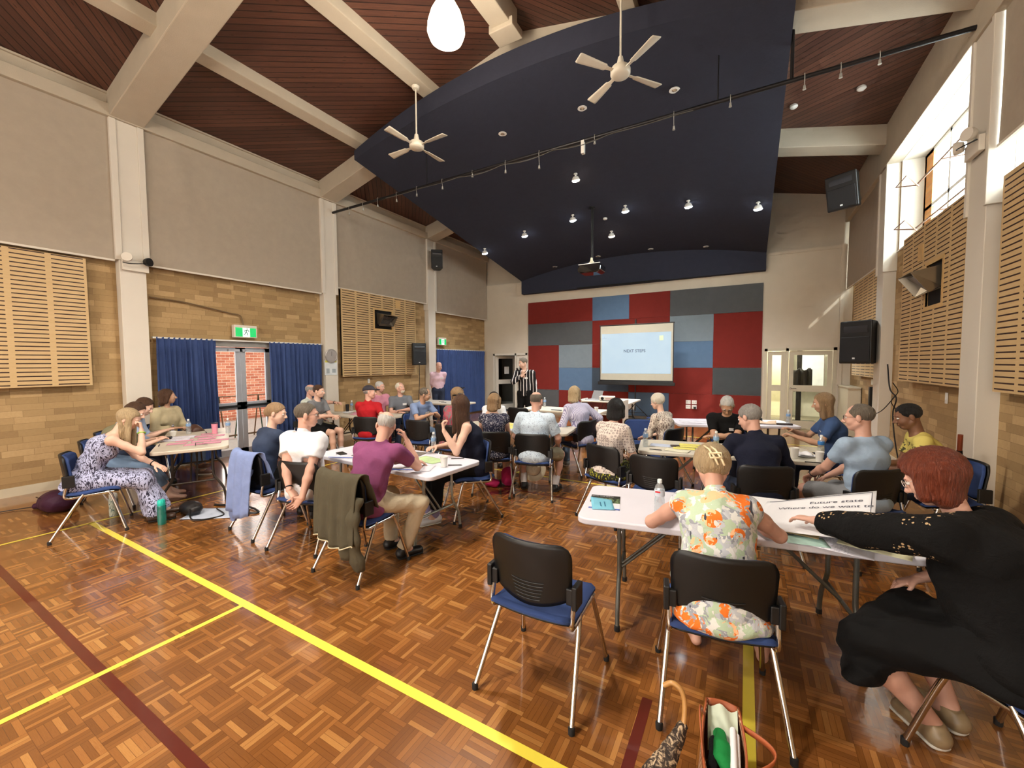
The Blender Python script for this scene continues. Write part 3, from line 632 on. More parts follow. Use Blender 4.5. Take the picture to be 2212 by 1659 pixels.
for x, y, lab in ((-1.02, 6.76, 'unlit round downlight nearest the right fan'), (-2.46, 6.71, 'unlit round downlight left of the right fan'), (-4.0, 6.69, 'unlit round downlight between the two fans'), (-5.44, 12.35, 'unlit downlight by the left end of the navy fascia'),
        (-2.45, 12.35, 'unlit downlight near the fascia above the screen'), (-1.0, 12.35, 'unlit downlight near the right end of the navy fascia'), (-4.0, 12.35, 'unlit downlight near the fascia behind the ceiling projector')):
    z = vz(x, y); e = empty('recessed_downlight', (x, y, z), 0, lab, 'downlight', 'unlit downlights in the canopy')
    MB().lathe([(.05, -.0), (.075, -.004), (.078, -.012), (.05, -.014)], 20).build('trim_ring', STEELW, e, smooth=40); MB().lathe([(0, -.004), (.05, -.01), (.0, -.03)], 16).build('lamp_face', RECD, e, smooth=40)
o = MB().lathe([(0, 0), (.05, 0), (.055, -.02), (.045, -.04), (0, -.045)], 20, M=T(-3.16, 10.3, vz(-3.16, 10.3) + .005)).build('smoke_detector', STEELW, smooth=40); tag(o, 'small round smoke detector on the navy canopy beside the projector pole', 'detector')
for x, y, lab in ((.62, 8.7, 'white smoke detector on the timber ceiling nearer the canopy'), (1.45, 8.3, 'white smoke detector on the timber ceiling nearer the right windows')):
    o = MB().lathe([(0, 0), (.06, 0), (.06, -.03), (.04, -.05), (0, -.055)], 20, M=T(x, y, roofz(x))).build('smoke_detector', STEELW, smooth=40); tag(o, lab, 'detector')
# black lighting bar across the hall
e = empty('lighting_bar', (0, 6.30, 5.235), 0, 'black steel lighting bar strung across the hall with small hanging plugs', 'lighting bar')
BARM = M_('bar_black', (26, 24, 26), .45, .3)
MB().tube([(-8.44, 0, 0), (2.02, 0, 0)], .027, 14).build('bar_pipe', BARM, e, smooth=60)
b = MB(); pts = []
for i in range(60): x = -6.6 + i * .10; pts.append((x, -.035, -.03 - .05 * abs(math.sin(i * .33)) * (1 if 18 < i < 48 else .3)))
b.tube(pts, .006, 6); b.tube([(p[0], p[1] + .07, p[2] + .05) for p in pts], .005, 6); b.build('bar_cable', M_('grey_cable', (90, 88, 84), .6), e, smooth=60)
for k, x in enumerate((-7.75, -7.3, -6.85, -6.3, -5.75, -5.1, -4.4, -3.7, -3.05, -2.1, -.95, -.25, .55, .9, 1.25)):
    L_ = (.10, .09, .10, .10, .10, .10, .03, .12, .20, .05, .16, .06, .10, .08, .05)[k]
    h = MB().tube([(x, .03, .03), (x, -.03, .03), (x, -.034, -.03), (x, -.02, -L_)], .004, 6).lathe([(0, -L_), (.012, -L_ - .01), (.015, -L_ - .045), (.02, -L_ - .06), (0, -L_ - .06)], 10, M=T(x, -.02, 0)).build('hanging_plug', M_('plug_grey', (170, 168, 160), .5), e, smooth=50)
for x in (-5.5, -.4, .42): MB().tube([(x, 0, 0), (x, 0, (roofz(x) - 5.235) if x > .4 else vz(x, 6.3) - 5.23)], .008 if x < .4 else .02, 8).build('bar_hanger', BARM, e)
MB().box(-2.32, -2.27, -.03, .03, -.2, 0).build('bar_tag', M_('plug_white', (210, 208, 200), .5), e)
# ceiling projector
e = empty('ceiling_projector', (-3.3, 9.7, 4.02), 0, 'glossy black video projector on a long pole from the canopy', 'projector')
zc = vz(-3.3, 9.7) - 4.02
MB().tube([(0, 0, .22), (0, 0, zc)], .022).tube([(.03, 0, .2), (.03, 0, zc)], .008).lathe([(0, zc), (.07, zc), (.07, zc - .03), (0, zc - .03)], 16).build('projector_pole', BLACKP, e, smooth=50)
MB().prism([(-.10, .12), (.10, .12), (.03, .19), (.02, .27), (-.02, .27), (-.03, .19)], -.03, .03, 'y').build('mount_bracket', M_('mount_cream', (220, 216, 190), .5), e)
gb = M_('gloss_black', (14, 14, 16), .08, coat=1.)
MB().prism([(-.29, .02), (-.25, .10), (.22, .12), (.29, .03), (.27, -.08), (.20, -.12), (-.24, -.11), (-.29, -.06)], -.20, .20, 'y').build('projector_body', gb, e, bevel=.025, seg=3)
MB().lathe([(0, 0), (.055, 0), (.07, .02), (.07, .05), (.05, .06), (0, .04)], 20, M=T(-.08, .19, -.0, rx=-PI / 2)).build('projector_lens', M_('lens', (30, 30, 40), .05), e, smooth=40)
MB().box(-.27, .27, -.205, -.20, .085, .10).build('projector_trim', STEELW, e)
# tripod screen with the slide
e = empty('projection_screen', (-2.775, 12.0, 0), 0, 'portable tripod projection screen showing the words NEXT STEPS', 'screen')
MB().tube([(0, .05, .35), (0, .05, 2.95)], .016).box(-.02, .02, .0, .06, 2.86, 2.98).build('screen_post', BLACKP, e)
for a in (30, 150, 270): MB().tube([(0, .05, .55), (.55 * math.cos(math.radians(a)), .05 + .40 * math.sin(math.radians(a)), .02)], .012).tube([(0, .05, .30), (.28 * math.cos(math.radians(a)), .05 + .2 * math.sin(math.radians(a)), .29)], .007).build('leg', BLACKP, e, smooth=60)
MB().box(-1.085, 1.085, -.05, .03, 1.10, 1.19).box(-1.04, 1.04, -.02, -.0, 1.19, 1.24).box(-1.045, -1.02, -.012, 0, 1.19, 2.84).box(1.02, 1.045, -.012, 0, 1.19, 2.84).box(-1.06, 1.06, -.02, .01, 2.83, 2.86).build('screen_case', BLACKP, e, bevel=.006)
SCR = M_('screen_fabric', (176, 170, 152), .8, noise=.02)
MB().quad((-1.02, -.013, 1.235), (1.02, -.013, 1.235), (1.02, -.013, 2.83), (-1.02, -.013, 2.83)).build('screen_cloth', SCR, e)
t = NT('slide_light'); x, y, z = t.sep(t.obj()); n = t.noise(t.obj(), 1.6, 2)
SL = t.bsdf(Base_Color=(.10, .11, .12, 1), Roughness=.9, Emission_Color=t.mix(n, lin((190, 220, 242)), lin((214, 238, 248))), Emission_Strength=.80)
MB().quad((-.985, -.016, 1.43), (.975, -.016, 1.43), (.975, -.016, 2.60), (-.985, -.016, 2.60)).build('projected_slide', SL, e)
def text(s, size, mat, parent, loc, rot=(PI / 2, 0, 0), ext=0., align='CENTER', name='lettering', bold=0):
    c = bpy.data.curves.new(name, 'FONT'); c.body = s; c.size = size; c.extrude = ext; c.align_x = align; c.align_y = 'CENTER'; c.offset = bold; c.materials.append(mat)
    o = bpy.data.objects.new(name, c); COL.objects.link(o); o.location = loc; o.rotation_euler = rot
    bpy.context.view_layer.update(); me = bpy.data.meshes.new_from_object(o); bpy.data.objects.remove(o)
    return link(name, me, None, parent, loc, rot)
text('NEXT STEPS', .115, M_('slide_text', (60, 70, 84), .8, emit=(104, 124, 156), es=.5), e, (-.02, -.019, 2.08), bold=.002)
MB().quad((.66, -.018, 2.36), (.77, -.018, 2.36), (.77, -.018, 2.50), (.66, -.018, 2.50)).build('slide_logo', M_('slide_logo', (170, 180, 150), .8, emit=(196, 206, 180), es=.5), e)
MB().box(-.965, -.83, -.019, -.018, 2.463, 2.472).box(-.915, -.90, -.019, -.018, 2.48, 2.52).build('slide_mark', M_('slide_grey', (150, 170, 190), .8, emit=(150, 172, 196), es=.5), e)

# ================================================================ wall fixtures
def speaker(x, y, z, rz, w, h, d, label, tilt=0, g='wall mounted loudspeakers'):
    e = empty('wall_speaker', (x, y, z), rz, label, 'loudspeaker', g)
    R_ = Matrix.Rotation(tilt, 4, 'X')
    MB().prism([(-w / 2, 0), (w / 2, 0), (w * .30, d), (-w * .30, d)], -h / 2, h / 2, 'z', R_).build('speaker_cabinet', BLACKP, e, bevel=.02, seg=3)
    MB().box(-w * .44, w * .44, -.012, .0, -h * .46, h * .12, R_).build('speaker_grille', M_('speaker_mesh', (30, 30, 32), .5, .3, .2, 400), e, bevel=.006)
    MB().grid(lambda u, v: (-w * .36 + w * .72 * u, .004 - .012 * math.sin(PI * v), h * (.20 + .2 * v)), 6, 6, R_).build('speaker_horn', M_('horn_black', (44, 44, 48), .3), e, smooth=60)
    MB().box(-.03, .01, -.015, -.011, -h * .40, -h * .36, R_).build('speaker_badge', M_('badge', (220, 220, 220), .4), e)
    MB().box(-.04, .04, d * .8, d + .14, -.05, .05, R_).build('wall_bracket', BLACKP, e)
    return e
speaker(-7.98, 8.72, 2.02, math.radians(62), .40, .62, .32, 'black loudspeaker on the left wall beside the slotted panel')
speaker(1.72, 9.62, 2.10, math.radians(-38), .52, .78, .38, 'large black loudspeaker on the right wall column')
speaker(-8.0, 9.55, 4.84, math.radians(40), .34, .56, .30, 'black loudspeaker high on the left column near the ceiling')
speaker(1.45, 9.66, 4.86, math.radians(-32), .50, .62, .34, 'black loudspeaker high on the right under the roof beam', .25)
e = empty('wall_clock', (-8.325, 6.13, 1.94), 0, 'round white wall clock on the left column', 'clock')
R_ = Matrix.Rotation(PI / 2, 4, 'Y')
MB().lathe([(0, 0), (.13, 0), (.155, .01), (.16, .03), (.145, .04), (.135, .03)], 32, M=R_).build('clock_rim', M_('clock_rim', (176, 170, 166), .4, .3), e, smooth=40)
MB().lathe([(.135, .018), (0, .0181)], 32, M=R_).build('clock_face', M_('clock_white', (238, 236, 230), .5), e)
MB().box(.024, .028, -.004, .07, -.004, .004, Matrix.Rotation(math.radians(50), 4, 'X')).box(.028, .031, -.003, .10, -.003, .003, Matrix.Rotation(math.radians(84), 4, 'X')).build('clock_hand', DARK, e)
e = empty('wall_notice', (-8.335, 6.13, 1.67), 0, 'framed notice with a yellow band under the clock', 'notice')
MB().box(0, .01, -.16, .16, -.17, .17).build('notice_board', M_('notice_white', (226, 232, 234), .5), e)
MB().box(.01, .012, -.15, .15, .12, .165).build('notice_band', M_('notice_yellow', (214, 208, 96), .6), e); MB().box(.01, .012, -.12, -.04, -.13, -.02).box(.01, .012, .03, .12, -.12, -.03).build('notice_drawing', M_('notice_grey', (168, 178, 184), .6), e)
def exit_sign(x, y, z, L, lab):
    e = empty('exit_sign', (x, y, z), 0, lab, 'sign', 'green running man exit signs')
    MB().box(-.09, .0, -L / 2, L / 2, -.12, .12).build('sign_box', WHITEP, e, bevel=.01)
    G_ = M_('exit_green', (20, 170, 90), .4, emit=(20, 190, 96), es=.9); Wm = M_('exit_white', (240, 255, 246), .4, emit=(230, 255, 240), es=1.1)
    MB().box(.0, .004, -L * .44, L * .44, -.10, .07).build('sign_face', G_, e)
    MB().box(.004, .007, -.06, .07, -.10, .07).build('sign_panel', Wm, e)
    b = MB(); tb = lambda *p: b.tube([(.009, q[0], q[1]) for q in p], .007, 6)
    b.lathe([(0, -.013), (.013, 0), (0, .013)], 10, c=(.009, .018, .05)); tb((.012, .03), (-.002, -.012)); tb((-.002, -.012), (.025, -.035), (.02, -.07)); tb((-.002, -.012), (-.02, -.045), (-.045, -.06)); tb((.012, .028), (.04, .02), (.05, .0)); tb((.012, .028), (-.018, .024), (-.03, .0))
    b.build('running_figure', M_('exit_dark', (10, 90, 50), .5), e)
    return e
exit_sign(-8.38, 4.33, 2.385, .42, 'green running man exit sign over the glass doors'); exit_sign(-8.36, 10.2, 2.45, .38, 'green running man exit sign over the far blue curtain')
o = MB().tube(bez([(-8.46, 2.9, 2.86), (-8.46, 3.4, 2.83), (-8.46, 4.1, 2.72), (-8.46, 4.26, 2.70), (-8.46, 4.31, 2.62), (-8.44, 4.32, 2.5)], 6), .011, 8).build('conduit_pipe', M_('conduit', (120, 96, 66), .5), smooth=60); tag(o, 'thin brown conduit leading to the exit sign over the glass doors', 'conduit')
def flood(x, y, z, s, lab):
    e = empty('emergency_floodlight', (x, y, z), 0, lab, 'floodlight', 'twin emergency floodlights')
    MB().box(0, s * .05, -.16, .16, -.09, .07).build('battery_box', WHITEP, e, bevel=.008) if s > 0 else MB().box(s * .05, 0, -.16, .16, -.09, .07).build('battery_box', WHITEP, e, bevel=.008)
    for k, yy in enumerate((-.11, .12)):
        R2 = T(s * .09, yy, .10 - .03 * k, rz=.5 * s * (1 if k else -1)) @ Matrix.Rotation(s * PI / 2, 4, 'Y')
        MB().lathe([(0, -.03), (.05, -.02), (.065, .02), (.065, .05), (.055, .05)], 18, M=R2).build('lamp_shell', WHITEP if s < 0 else BLACKP if k else WHITEP, e, smooth=50); MB().lathe([(0, .045), (.055, .045)], 18, M=R2).build('lamp_glass', M_('lamp_clear', (200, 206, 210), .1, .4), e)
    MB().tube(bez([(s * .06, -.16, .02), (s * .14, -.1, .0), (s * .14, .06, .03), (s * .08, .14, .06)], 6), .007, 6).build('loop_cable', BLACKP, e, smooth=60)
flood(-8.33, 2.70, 3.30, 1, 'twin emergency floodlight on the nearest left column'); flood(2.03, 6.15, 3.95, -1, 'twin emergency floodlight on the tall right column')
def plate(x, y, z, w, h, label, name='wall_switch', cat='switch', ax='x', s=1, m=None):
    e = empty(name, (x, y, z), 0, label, cat)
    if ax == 'x': MB().box(min(0, s * .012), max(0, s * .012), -w / 2, w / 2, -h / 2, h / 2).build('face_plate', m or STEELW, e, bevel=.003); MB().box(min(s * .012, s * .018), max(s * .012, s * .018), -w * .15, w * .15, -h * .15, h * .15).build('rocker', STEELW, e)
    else: MB().box(-w / 2, w / 2, -.012, 0, -h / 2, h / 2).build('face_plate', m or STEELW, e, bevel=.003); MB().box(-w * .3, -w * .12, -.016, -.012, -.01, .015).box(w * .12, w * .3, -.016, -.012, -.01, .015).build('rocker', M_('socket_grey', (180, 180, 176), .5), e)
    return e
plate(-8.49, 7.35, 1.31, .07, .12, 'white switch plate on the bricks under the left slotted panel')
plate(2.215, 7.2, 1.28, .06, .14, 'white switch plate on the bricks under the right slotted panel', s=-1)
plate(2.215, 5.0, .78, .2, .16, 'cream double outlet box low on the right column', 'wall_outlet', 'outlet', s=-1)
for i, (dx, dz) in enumerate(((0, 0), (.16, 0), (0, -.135), (.16, -.135))):
    p_ = plate(-1.43 + dx, YB - .036, .60 + dz, .13, .11, ['white wall outlet at the upper left of the group of four', 'white wall outlet at the upper right of the group of four', 'white wall outlet at the lower left of the group of four', 'white wall outlet with a black plug at the lower right of the four'][i], 'wall_outlet', 'outlet', 'y'); p_['group'] = 'four outlets on the stage wall'
    if i == 3: MB().box(-.01, .05, -.07, -.012, -.05, .01).build('black_plug', BLACKP, p_)
plate(-3.05, YB - .04, .45, .2, .3, 'white connection plate on the red wall panel behind the laptop table', 'wall_outlet', 'outlet', 'y')
e = empty('wall_phone', (2.2, 10.4, 1.45), 0, 'cream wall phone cradle and black handset by the far right corner', 'phone')
MB().box(-.04, 0, -.14, .14, -.02, .26).build('notice_frame', STEELW, e); MB().box(-.06, 0, -.06, .06, -.16, -.05).build('phone_cradle', CREAMJ, e); MB().box(-.1, -.03, -.05, .05, -.62, -.2).build('black_pouch', BLACKP, e, bevel=.01)
e = empty('wall_cupboard', (2.0, 12.1, .0), 0, 'low cream boxed pipe casing in the far right corner', 'casing')
MB().box(-.02, .2, -.55, .6, 0, 1.15).build('casing_box', CREAMJ, e); MB().box(-.04, .2, -.57, .6, 1.15, 1.18).build('casing_top', CREAMJ, e)
o = MB().tube(bez([(2.03, 8.95, 1.7), (2.06, 8.9, 1.3), (2.12, 8.8, 1.15), (2.1, 8.86, .9), (2.12, 8.8, .5), (2.16, 8.7, .1)], 8), .010, 8).tube(bez([(2.12, 8.82, 1.2), (2.0, 9.1, .9), (1.9, 9.6, .75), (1.98, 9.9, .7)], 8), .007, 6).tube(bez([(2.08, 8.85, 1.4), (2.16, 8.9, 1.25), (2.06, 8.8, 1.1), (2.15, 8.9, .95)], 8), .007, 8).build('speaker_cable', BLACKP, smooth=60); tag(o, 'tangle of black cables hanging below the large loudspeaker', 'cable')
o = MB().tube(bez([(-8.3, 9.05, 1.75), (-8.35, 9.1, 1.2), (-8.42, 9.12, .7), (-8.45, 9.15, .05)], 8), .008, 6).build('speaker_cable', BLACKP, smooth=60); tag(o, 'black cable running down the bricks below the left loudspeaker', 'cable')
# ================================================================ figures: a blended distance field turned into one smooth surface
def V3(*a): return np.array(a, float)
def nrm(v): v = np.asarray(v, float); return v / (np.linalg.norm(v) + 1e-12)
class Cap:
    """tapered limb segment; r=(side radius, depth radius) at each end, L = side direction"""
    def __init__(s, a, b, ra, rb=None, L=None):
        s.a, s.b = np.array(a, float), np.array(b, float); rb = ra if rb is None else rb
        s.ra = ra if isinstance(ra, tuple) else (ra, ra); s.rb = rb if isinstance(rb, tuple) else (rb, rb)
        ab = s.b - s.a; s.l = np.linalg.norm(ab); s.ax = ab / s.l if s.l > 1e-6 else V3(0, 0, 1)
        L = V3(1, 0, 0) if L is None else np.array(L, float); L = L - s.ax * (L @ s.ax)
        if np.linalg.norm(L) < 1e-4: L = np.cross(s.ax, V3(0, 1, 0))
        s.L = nrm(L); s.F = np.cross(s.ax, s.L); s.R = max(s.ra + s.rb)
    def bb(s): return np.minimum(s.a, s.b) - s.R, np.maximum(s.a, s.b) + s.R
    def d(s, X, Y, Z):
        x, y, z = X - s.a[0], Y - s.a[1], Z - s.a[2]
        h = x * s.ax[0] + y * s.ax[1] + z * s.ax[2]; t = np.clip(h / max(s.l, 1e-6), 0, 1)
        u = x * s.L[0] + y * s.L[1] + z * s.L[2]; v = x * s.F[0] + y * s.F[1] + z * s.F[2]; w = h - t * s.l
        rx = s.ra[0] + (s.rb[0] - s.ra[0]) * t; ry = s.ra[1] + (s.rb[1] - s.ra[1]) * t; r = np.minimum(rx, ry)
        return (np.sqrt((u / rx) ** 2 + (v / ry) ** 2 + (w / r) ** 2) - 1) * r
    def grow(s, g): return Cap(s.a, s.b, (s.ra[0] + g, s.ra[1] + g), (s.rb[0] + g, s.rb[1] + g), s.L)
class Ell:
    def __init__(s, c, r, R=None): s.c = np.array(c, float); s.r = np.array(r, float); s.R = np.eye(3) if R is None else R
    def bb(s): m = s.r.max(); return s.c - m, s.c + m
    def d(s, X, Y, Z):
        x, y, z = X - s.c[0], Y - s.c[1], Z - s.c[2]; q = 0
        for i in range(3):
            e = s.R[:, i]; q = q + ((x * e[0] + y * e[1] + z * e[2]) / s.r[i]) ** 2
        return (np.sqrt(q) - 1) * s.r.min()
    def grow(s, g): return Ell(s.c, s.r + g, s.R)
def field(ops, lo, hi, h, wr=0, wf=22, seed=0, zs=1.):
    n = np.maximum(3, np.ceil((hi - lo) / h).astype(int) + 1)
    ax = [lo[i] + h * np.arange(n[i], dtype=np.float32) for i in range(3)]
    D = np.full(n, .15, np.float32)
    for op in ops:
        k = op[0]
        if k in 'AS':
            p, sm = op[1], op[2]; a, b = p.bb(); m = sm + 3 * h + .01
            i0 = np.maximum(0, np.floor((a - m - lo) / h).astype(int)); i1 = np.minimum(n, np.ceil((b + m - lo) / h).astype(int) + 1)
            if np.any(i1 <= i0): continue
            sl = tuple(slice(i0[i], i1[i]) for i in range(3))
            d = p.d(ax[0][sl[0]][:, None, None], ax[1][sl[1]][None, :, None], ax[2][sl[2]][None, None, :]).astype(np.float32)
            c = D[sl]
            if k == 'A':
                if sm > 0: hh = np.maximum(sm - np.abs(c - d), 0) / sm; D[sl] = np.minimum(c, d) - hh * hh * sm * .25
                else: D[sl] = np.minimum(c, d)
            else:
                d = -d
                if sm > 0: hh = np.maximum(sm - np.abs(c - d), 0) / sm; D[sl] = np.maximum(c, d) + hh * hh * sm * .25
                else: D[sl] = np.maximum(c, d)
        elif k == 'C':   # keep the side the normal points away from
            p, nn = op[1], nrm(op[2])
            d = (ax[0][:, None, None] - p[0]) * nn[0] + (ax[1][None, :, None] - p[1]) * nn[1] + (ax[2][None, None, :] - p[2]) * nn[2]
            if len(op) > 3 and op[3] == 'fuzz':
                X, Y, Z = ax[0][:, None, None], ax[1][None, :, None], ax[2][None, None, :]
                d = d + .0045 * np.sin(X * 190 + 40 * Y + 2 * np.sin(Z * 90)) + .0055 * np.sin(X * 75 - Z * 60 + Y * 80 + seed)
            elif len(op) > 3:
                q, rad = op[3]; r2 = (ax[0][:, None, None] - q[0]) ** 2 + (ax[1][None, :, None] - q[1]) ** 2 + (ax[2][None, None, :] - q[2]) ** 2
                d = np.where(r2 < rad * rad, d, -1)
            D = np.maximum(D, d.astype(np.float32))
    if wr:
        X, Y, Z = ax[0][:, None, None], ax[1][None, :, None], ax[2][None, None, :] * zs; s = seed
        a = np.sin(X * wf + 2.1 * np.sin(Z * wf * .45 + s) + s) * np.sin(Z * wf * .9 + 1.7 * np.sin(X * wf * .5 + Y * wf * .3 + s * 2)) ; b = np.sin(Y * wf * .8 + 1.5 * np.sin(X * wf * .6 + s) - Z * wf * .5 + s)
        D = D + (wr * (np.abs(a) - .4 + .6 * np.abs(b) - .3)).astype(np.float32)
    return D
def nets(D, lo, h):
    S_ = D < 0; n = np.array(D.shape) - 1
    c = np.zeros(n, np.int8)
    for dx in (0, 1):
        for dy in (0, 1):
            for dz in (0, 1): c += S_[dx:n[0] + dx, dy:n[1] + dy, dz:n[2] + dz]
    act = (c > 0) & (c < 8); I = np.argwhere(act)
    if len(I) == 0: return np.zeros((0, 3)), np.zeros((0, 4), int)
    acc = np.zeros((len(I), 3), np.float32); cnt = np.zeros(len(I), np.float32)
    cr = [(0, 0, 0), (1, 0, 0), (0, 1, 0), (1, 1, 0), (0, 0, 1), (1, 0, 1), (0, 1, 1), (1, 1, 1)]
    val = [D[I[:, 0] + q[0], I[:, 1] + q[1], I[:, 2] + q[2]] for q in cr]
    for i in range(8):
        for j in range(i + 1, 8):
            df = np.array(cr[j]) - np.array(cr[i])
            if np.abs(df).sum() != 1: continue
            a, b = val[i], val[j]; m = (a < 0) != (b < 0)
            t = np.where(m, a / np.where(m, a - b, 1), 0)
            acc += np.where(m[:, None], np.array(cr[i])[None] + t[:, None] * df[None], 0); cnt += m
    P = (I + acc / cnt[:, None]) * h + lo
    idx = np.full(n, -1, np.int32); idx[tuple(I.T)] = np.arange(len(I)); F = []
    for a in range(3):
        u, v = [(1, 2), (2, 0), (0, 1)][a]
        sl0 = [slice(None)] * 3; sl1 = [slice(None)] * 3; sl0[a] = slice(0, -1); sl1[a] = slice(1, None)
        A, B = S_[tuple(sl0)], S_[tuple(sl1)]; E = np.argwhere(A != B)
        E = E[(E[:, u] > 0) & (E[:, v] > 0) & (E[:, u] < D.shape[u] - 1) & (E[:, v] < D.shape[v] - 1)]
        if len(E) == 0: continue
        fl = A[tuple(E.T)]
        def g(du, dv): q = E.copy(); q[:, u] -= du; q[:, v] -= dv; return idx[tuple(q.T)]
        q = np.stack([g(1, 1), g(0, 1), g(0, 0), g(1, 0)], 1); q[~fl] = q[~fl][:, ::-1]; F.append(q)
    return P, np.concatenate(F) if F else np.zeros((0, 4), int)
def opbb(ops, pad):
    b = [o[1].bb() for o in ops if o[0] == 'A']
    return np.min([q[0] for q in b], 0) - pad, np.max([q[1] for q in b], 0) + pad
def surf(parts):
    """parts = list of (P,F); returns one mesh"""
    me = bpy.data.meshes.new('surface'); off = 0; PP = []; FF = []
    for P, F in parts: PP.append(P); FF.append(F + off); off += len(P)
    P = np.concatenate(PP).astype(np.float32); F = np.concatenate(FF).astype(np.int32)
    me.vertices.add(len(P)); me.vertices.foreach_set('co', P.ravel()); me.loops.add(len(F) * 4); me.loops.foreach_set('vertex_index', F.ravel())
    me.polygons.add(len(F)); me.polygons.foreach_set('loop_start', np.arange(0, len(F) * 4, 4, dtype=np.int32)); me.update(calc_edges=True)
    me.polygons.foreach_set('use_smooth', [True] * len(F)); me.validate(); return me
def sm_ops(ops, h, wr=0, wf=22, seed=0, pad=.02, smooth=1):
    lo, hi = opbb(ops, pad + h * 2); D = field(ops, lo, hi, h, wr, wf, seed, .22 if wf > 150 and wf < 300 else 1.); P, F = nets(D, lo, h); return (relax(P, F, smooth), F)
def relax(P, F, it=1):
    for _ in range(it):
        A = np.zeros_like(P); c = np.zeros(len(P))
        for i in range(4):
            for j in (1, 3):
                np.add.at(A, F[:, i], P[F[:, (i + j) % 4]]); np.add.at(c, F[:, i], 1)
        m = c > 0; P = P.copy(); P[m] = P[m] * .5 + (A[m] / c[m][:, None]) * .5
    return P
def rot(v, ax, a):
    ax = nrm(ax); v = np.asarray(v, float); return v * math.cos(a) + np.cross(ax, v) * math.sin(a) + ax * (ax @ v) * (1 - math.cos(a))
def ik(a, c, l1, l2, pole):
    a, c = np.array(a, float), np.array(c, float); d = c - a; L = np.linalg.norm(d); 
    if L > (l1 + l2) * .995: c = a + d / L * (l1 + l2) * .995; d = c - a; L = np.linalg.norm(d)
    L = max(L, abs(l1 - l2) + .02); ax = nrm(d); x = (l1 * l1 - l2 * l2 + L * L) / (2 * L); h = math.sqrt(max(0, l1 * l1 - x * x))
    p = np.array(pole, float); p = nrm(p - ax * (p @ ax)); return a + ax * x + p * h, c

SKIN = {}
def skin(tone):
    if tone in SKIN: return SKIN[tone]
    c = {'fair': (226, 184, 162), 'pink': (214, 166, 146), 'tan': (192, 148, 120), 'brown': (134, 94, 70)}[tone]
    t = NT('skin_' + tone); o = t.obj(); a = lin(c); d = tuple(x * .82 for x in a[:3]) + (1,)
    col = t.mix(t.noise(o, 9, 4), d, tuple(min(1, x * 1.12) for x in a[:3]) + (1,))
    SKIN[tone] = t.bsdf(Base_Color=col, Roughness=.55, Normal=t.bump(t.noise(o, 160, 2), .12, .002), Subsurface_Weight=0.); return SKIN[tone]
def hairm(name, c1, c2, hi=None):
    if name in MC: return MC[name]
    t = NT(name); o = t.obj()
    n = t.m_('ADD', t.m_('MULTIPLY', t.noise(t.map(o, (80, 80, 9)), 1.6, 4, .7, .8), .55), t.m_('MULTIPLY', t.noise(t.map(o, (26, 26, 5)), 1.6, 3, .6, 1.2), .45)); n = t.m_('MULTIPLY_ADD', n, 2.2, -.6); m = t.noise(o, 6, 2)
    col = t.mix(n, lin(c1), lin(c2)); col = t.mix(t.m_('MULTIPLY', m, .5), col, lin(hi or c2))
    MC[name] = t.bsdf(Base_Color=col, Roughness=.42, Normal=t.bump(n, .9, .012), Specular_IOR_Level=.4); return MC[name]
H_ = dict(brown=((40, 24, 16), (92, 62, 42)), dark=((14, 12, 12), (48, 42, 40)), black=((8, 8, 9), (30, 30, 32)), blonde=((120, 92, 60), (208, 180, 136), (230, 212, 176)), dblonde=((96, 72, 50), (176, 144, 106)), red=((66, 24, 12), (130, 62, 38)),
          grey=((88, 84, 80), (178, 174, 168)), silver=((150, 146, 140), (222, 220, 216)), white=((206, 194, 172), (244, 238, 222)), gb=((62, 54, 46), (132, 122, 108)), sandy=((108, 82, 60), (192, 158, 120)))
def hair_mat(k): return hairm('hair_' + k, *H_[k])
EYEW = M_('eye_white', (236, 230, 224), .2); EYED = M_('eye_iris', (50, 34, 24), .15); LENSM = M_('frame_dark', (30, 28, 30), .3)

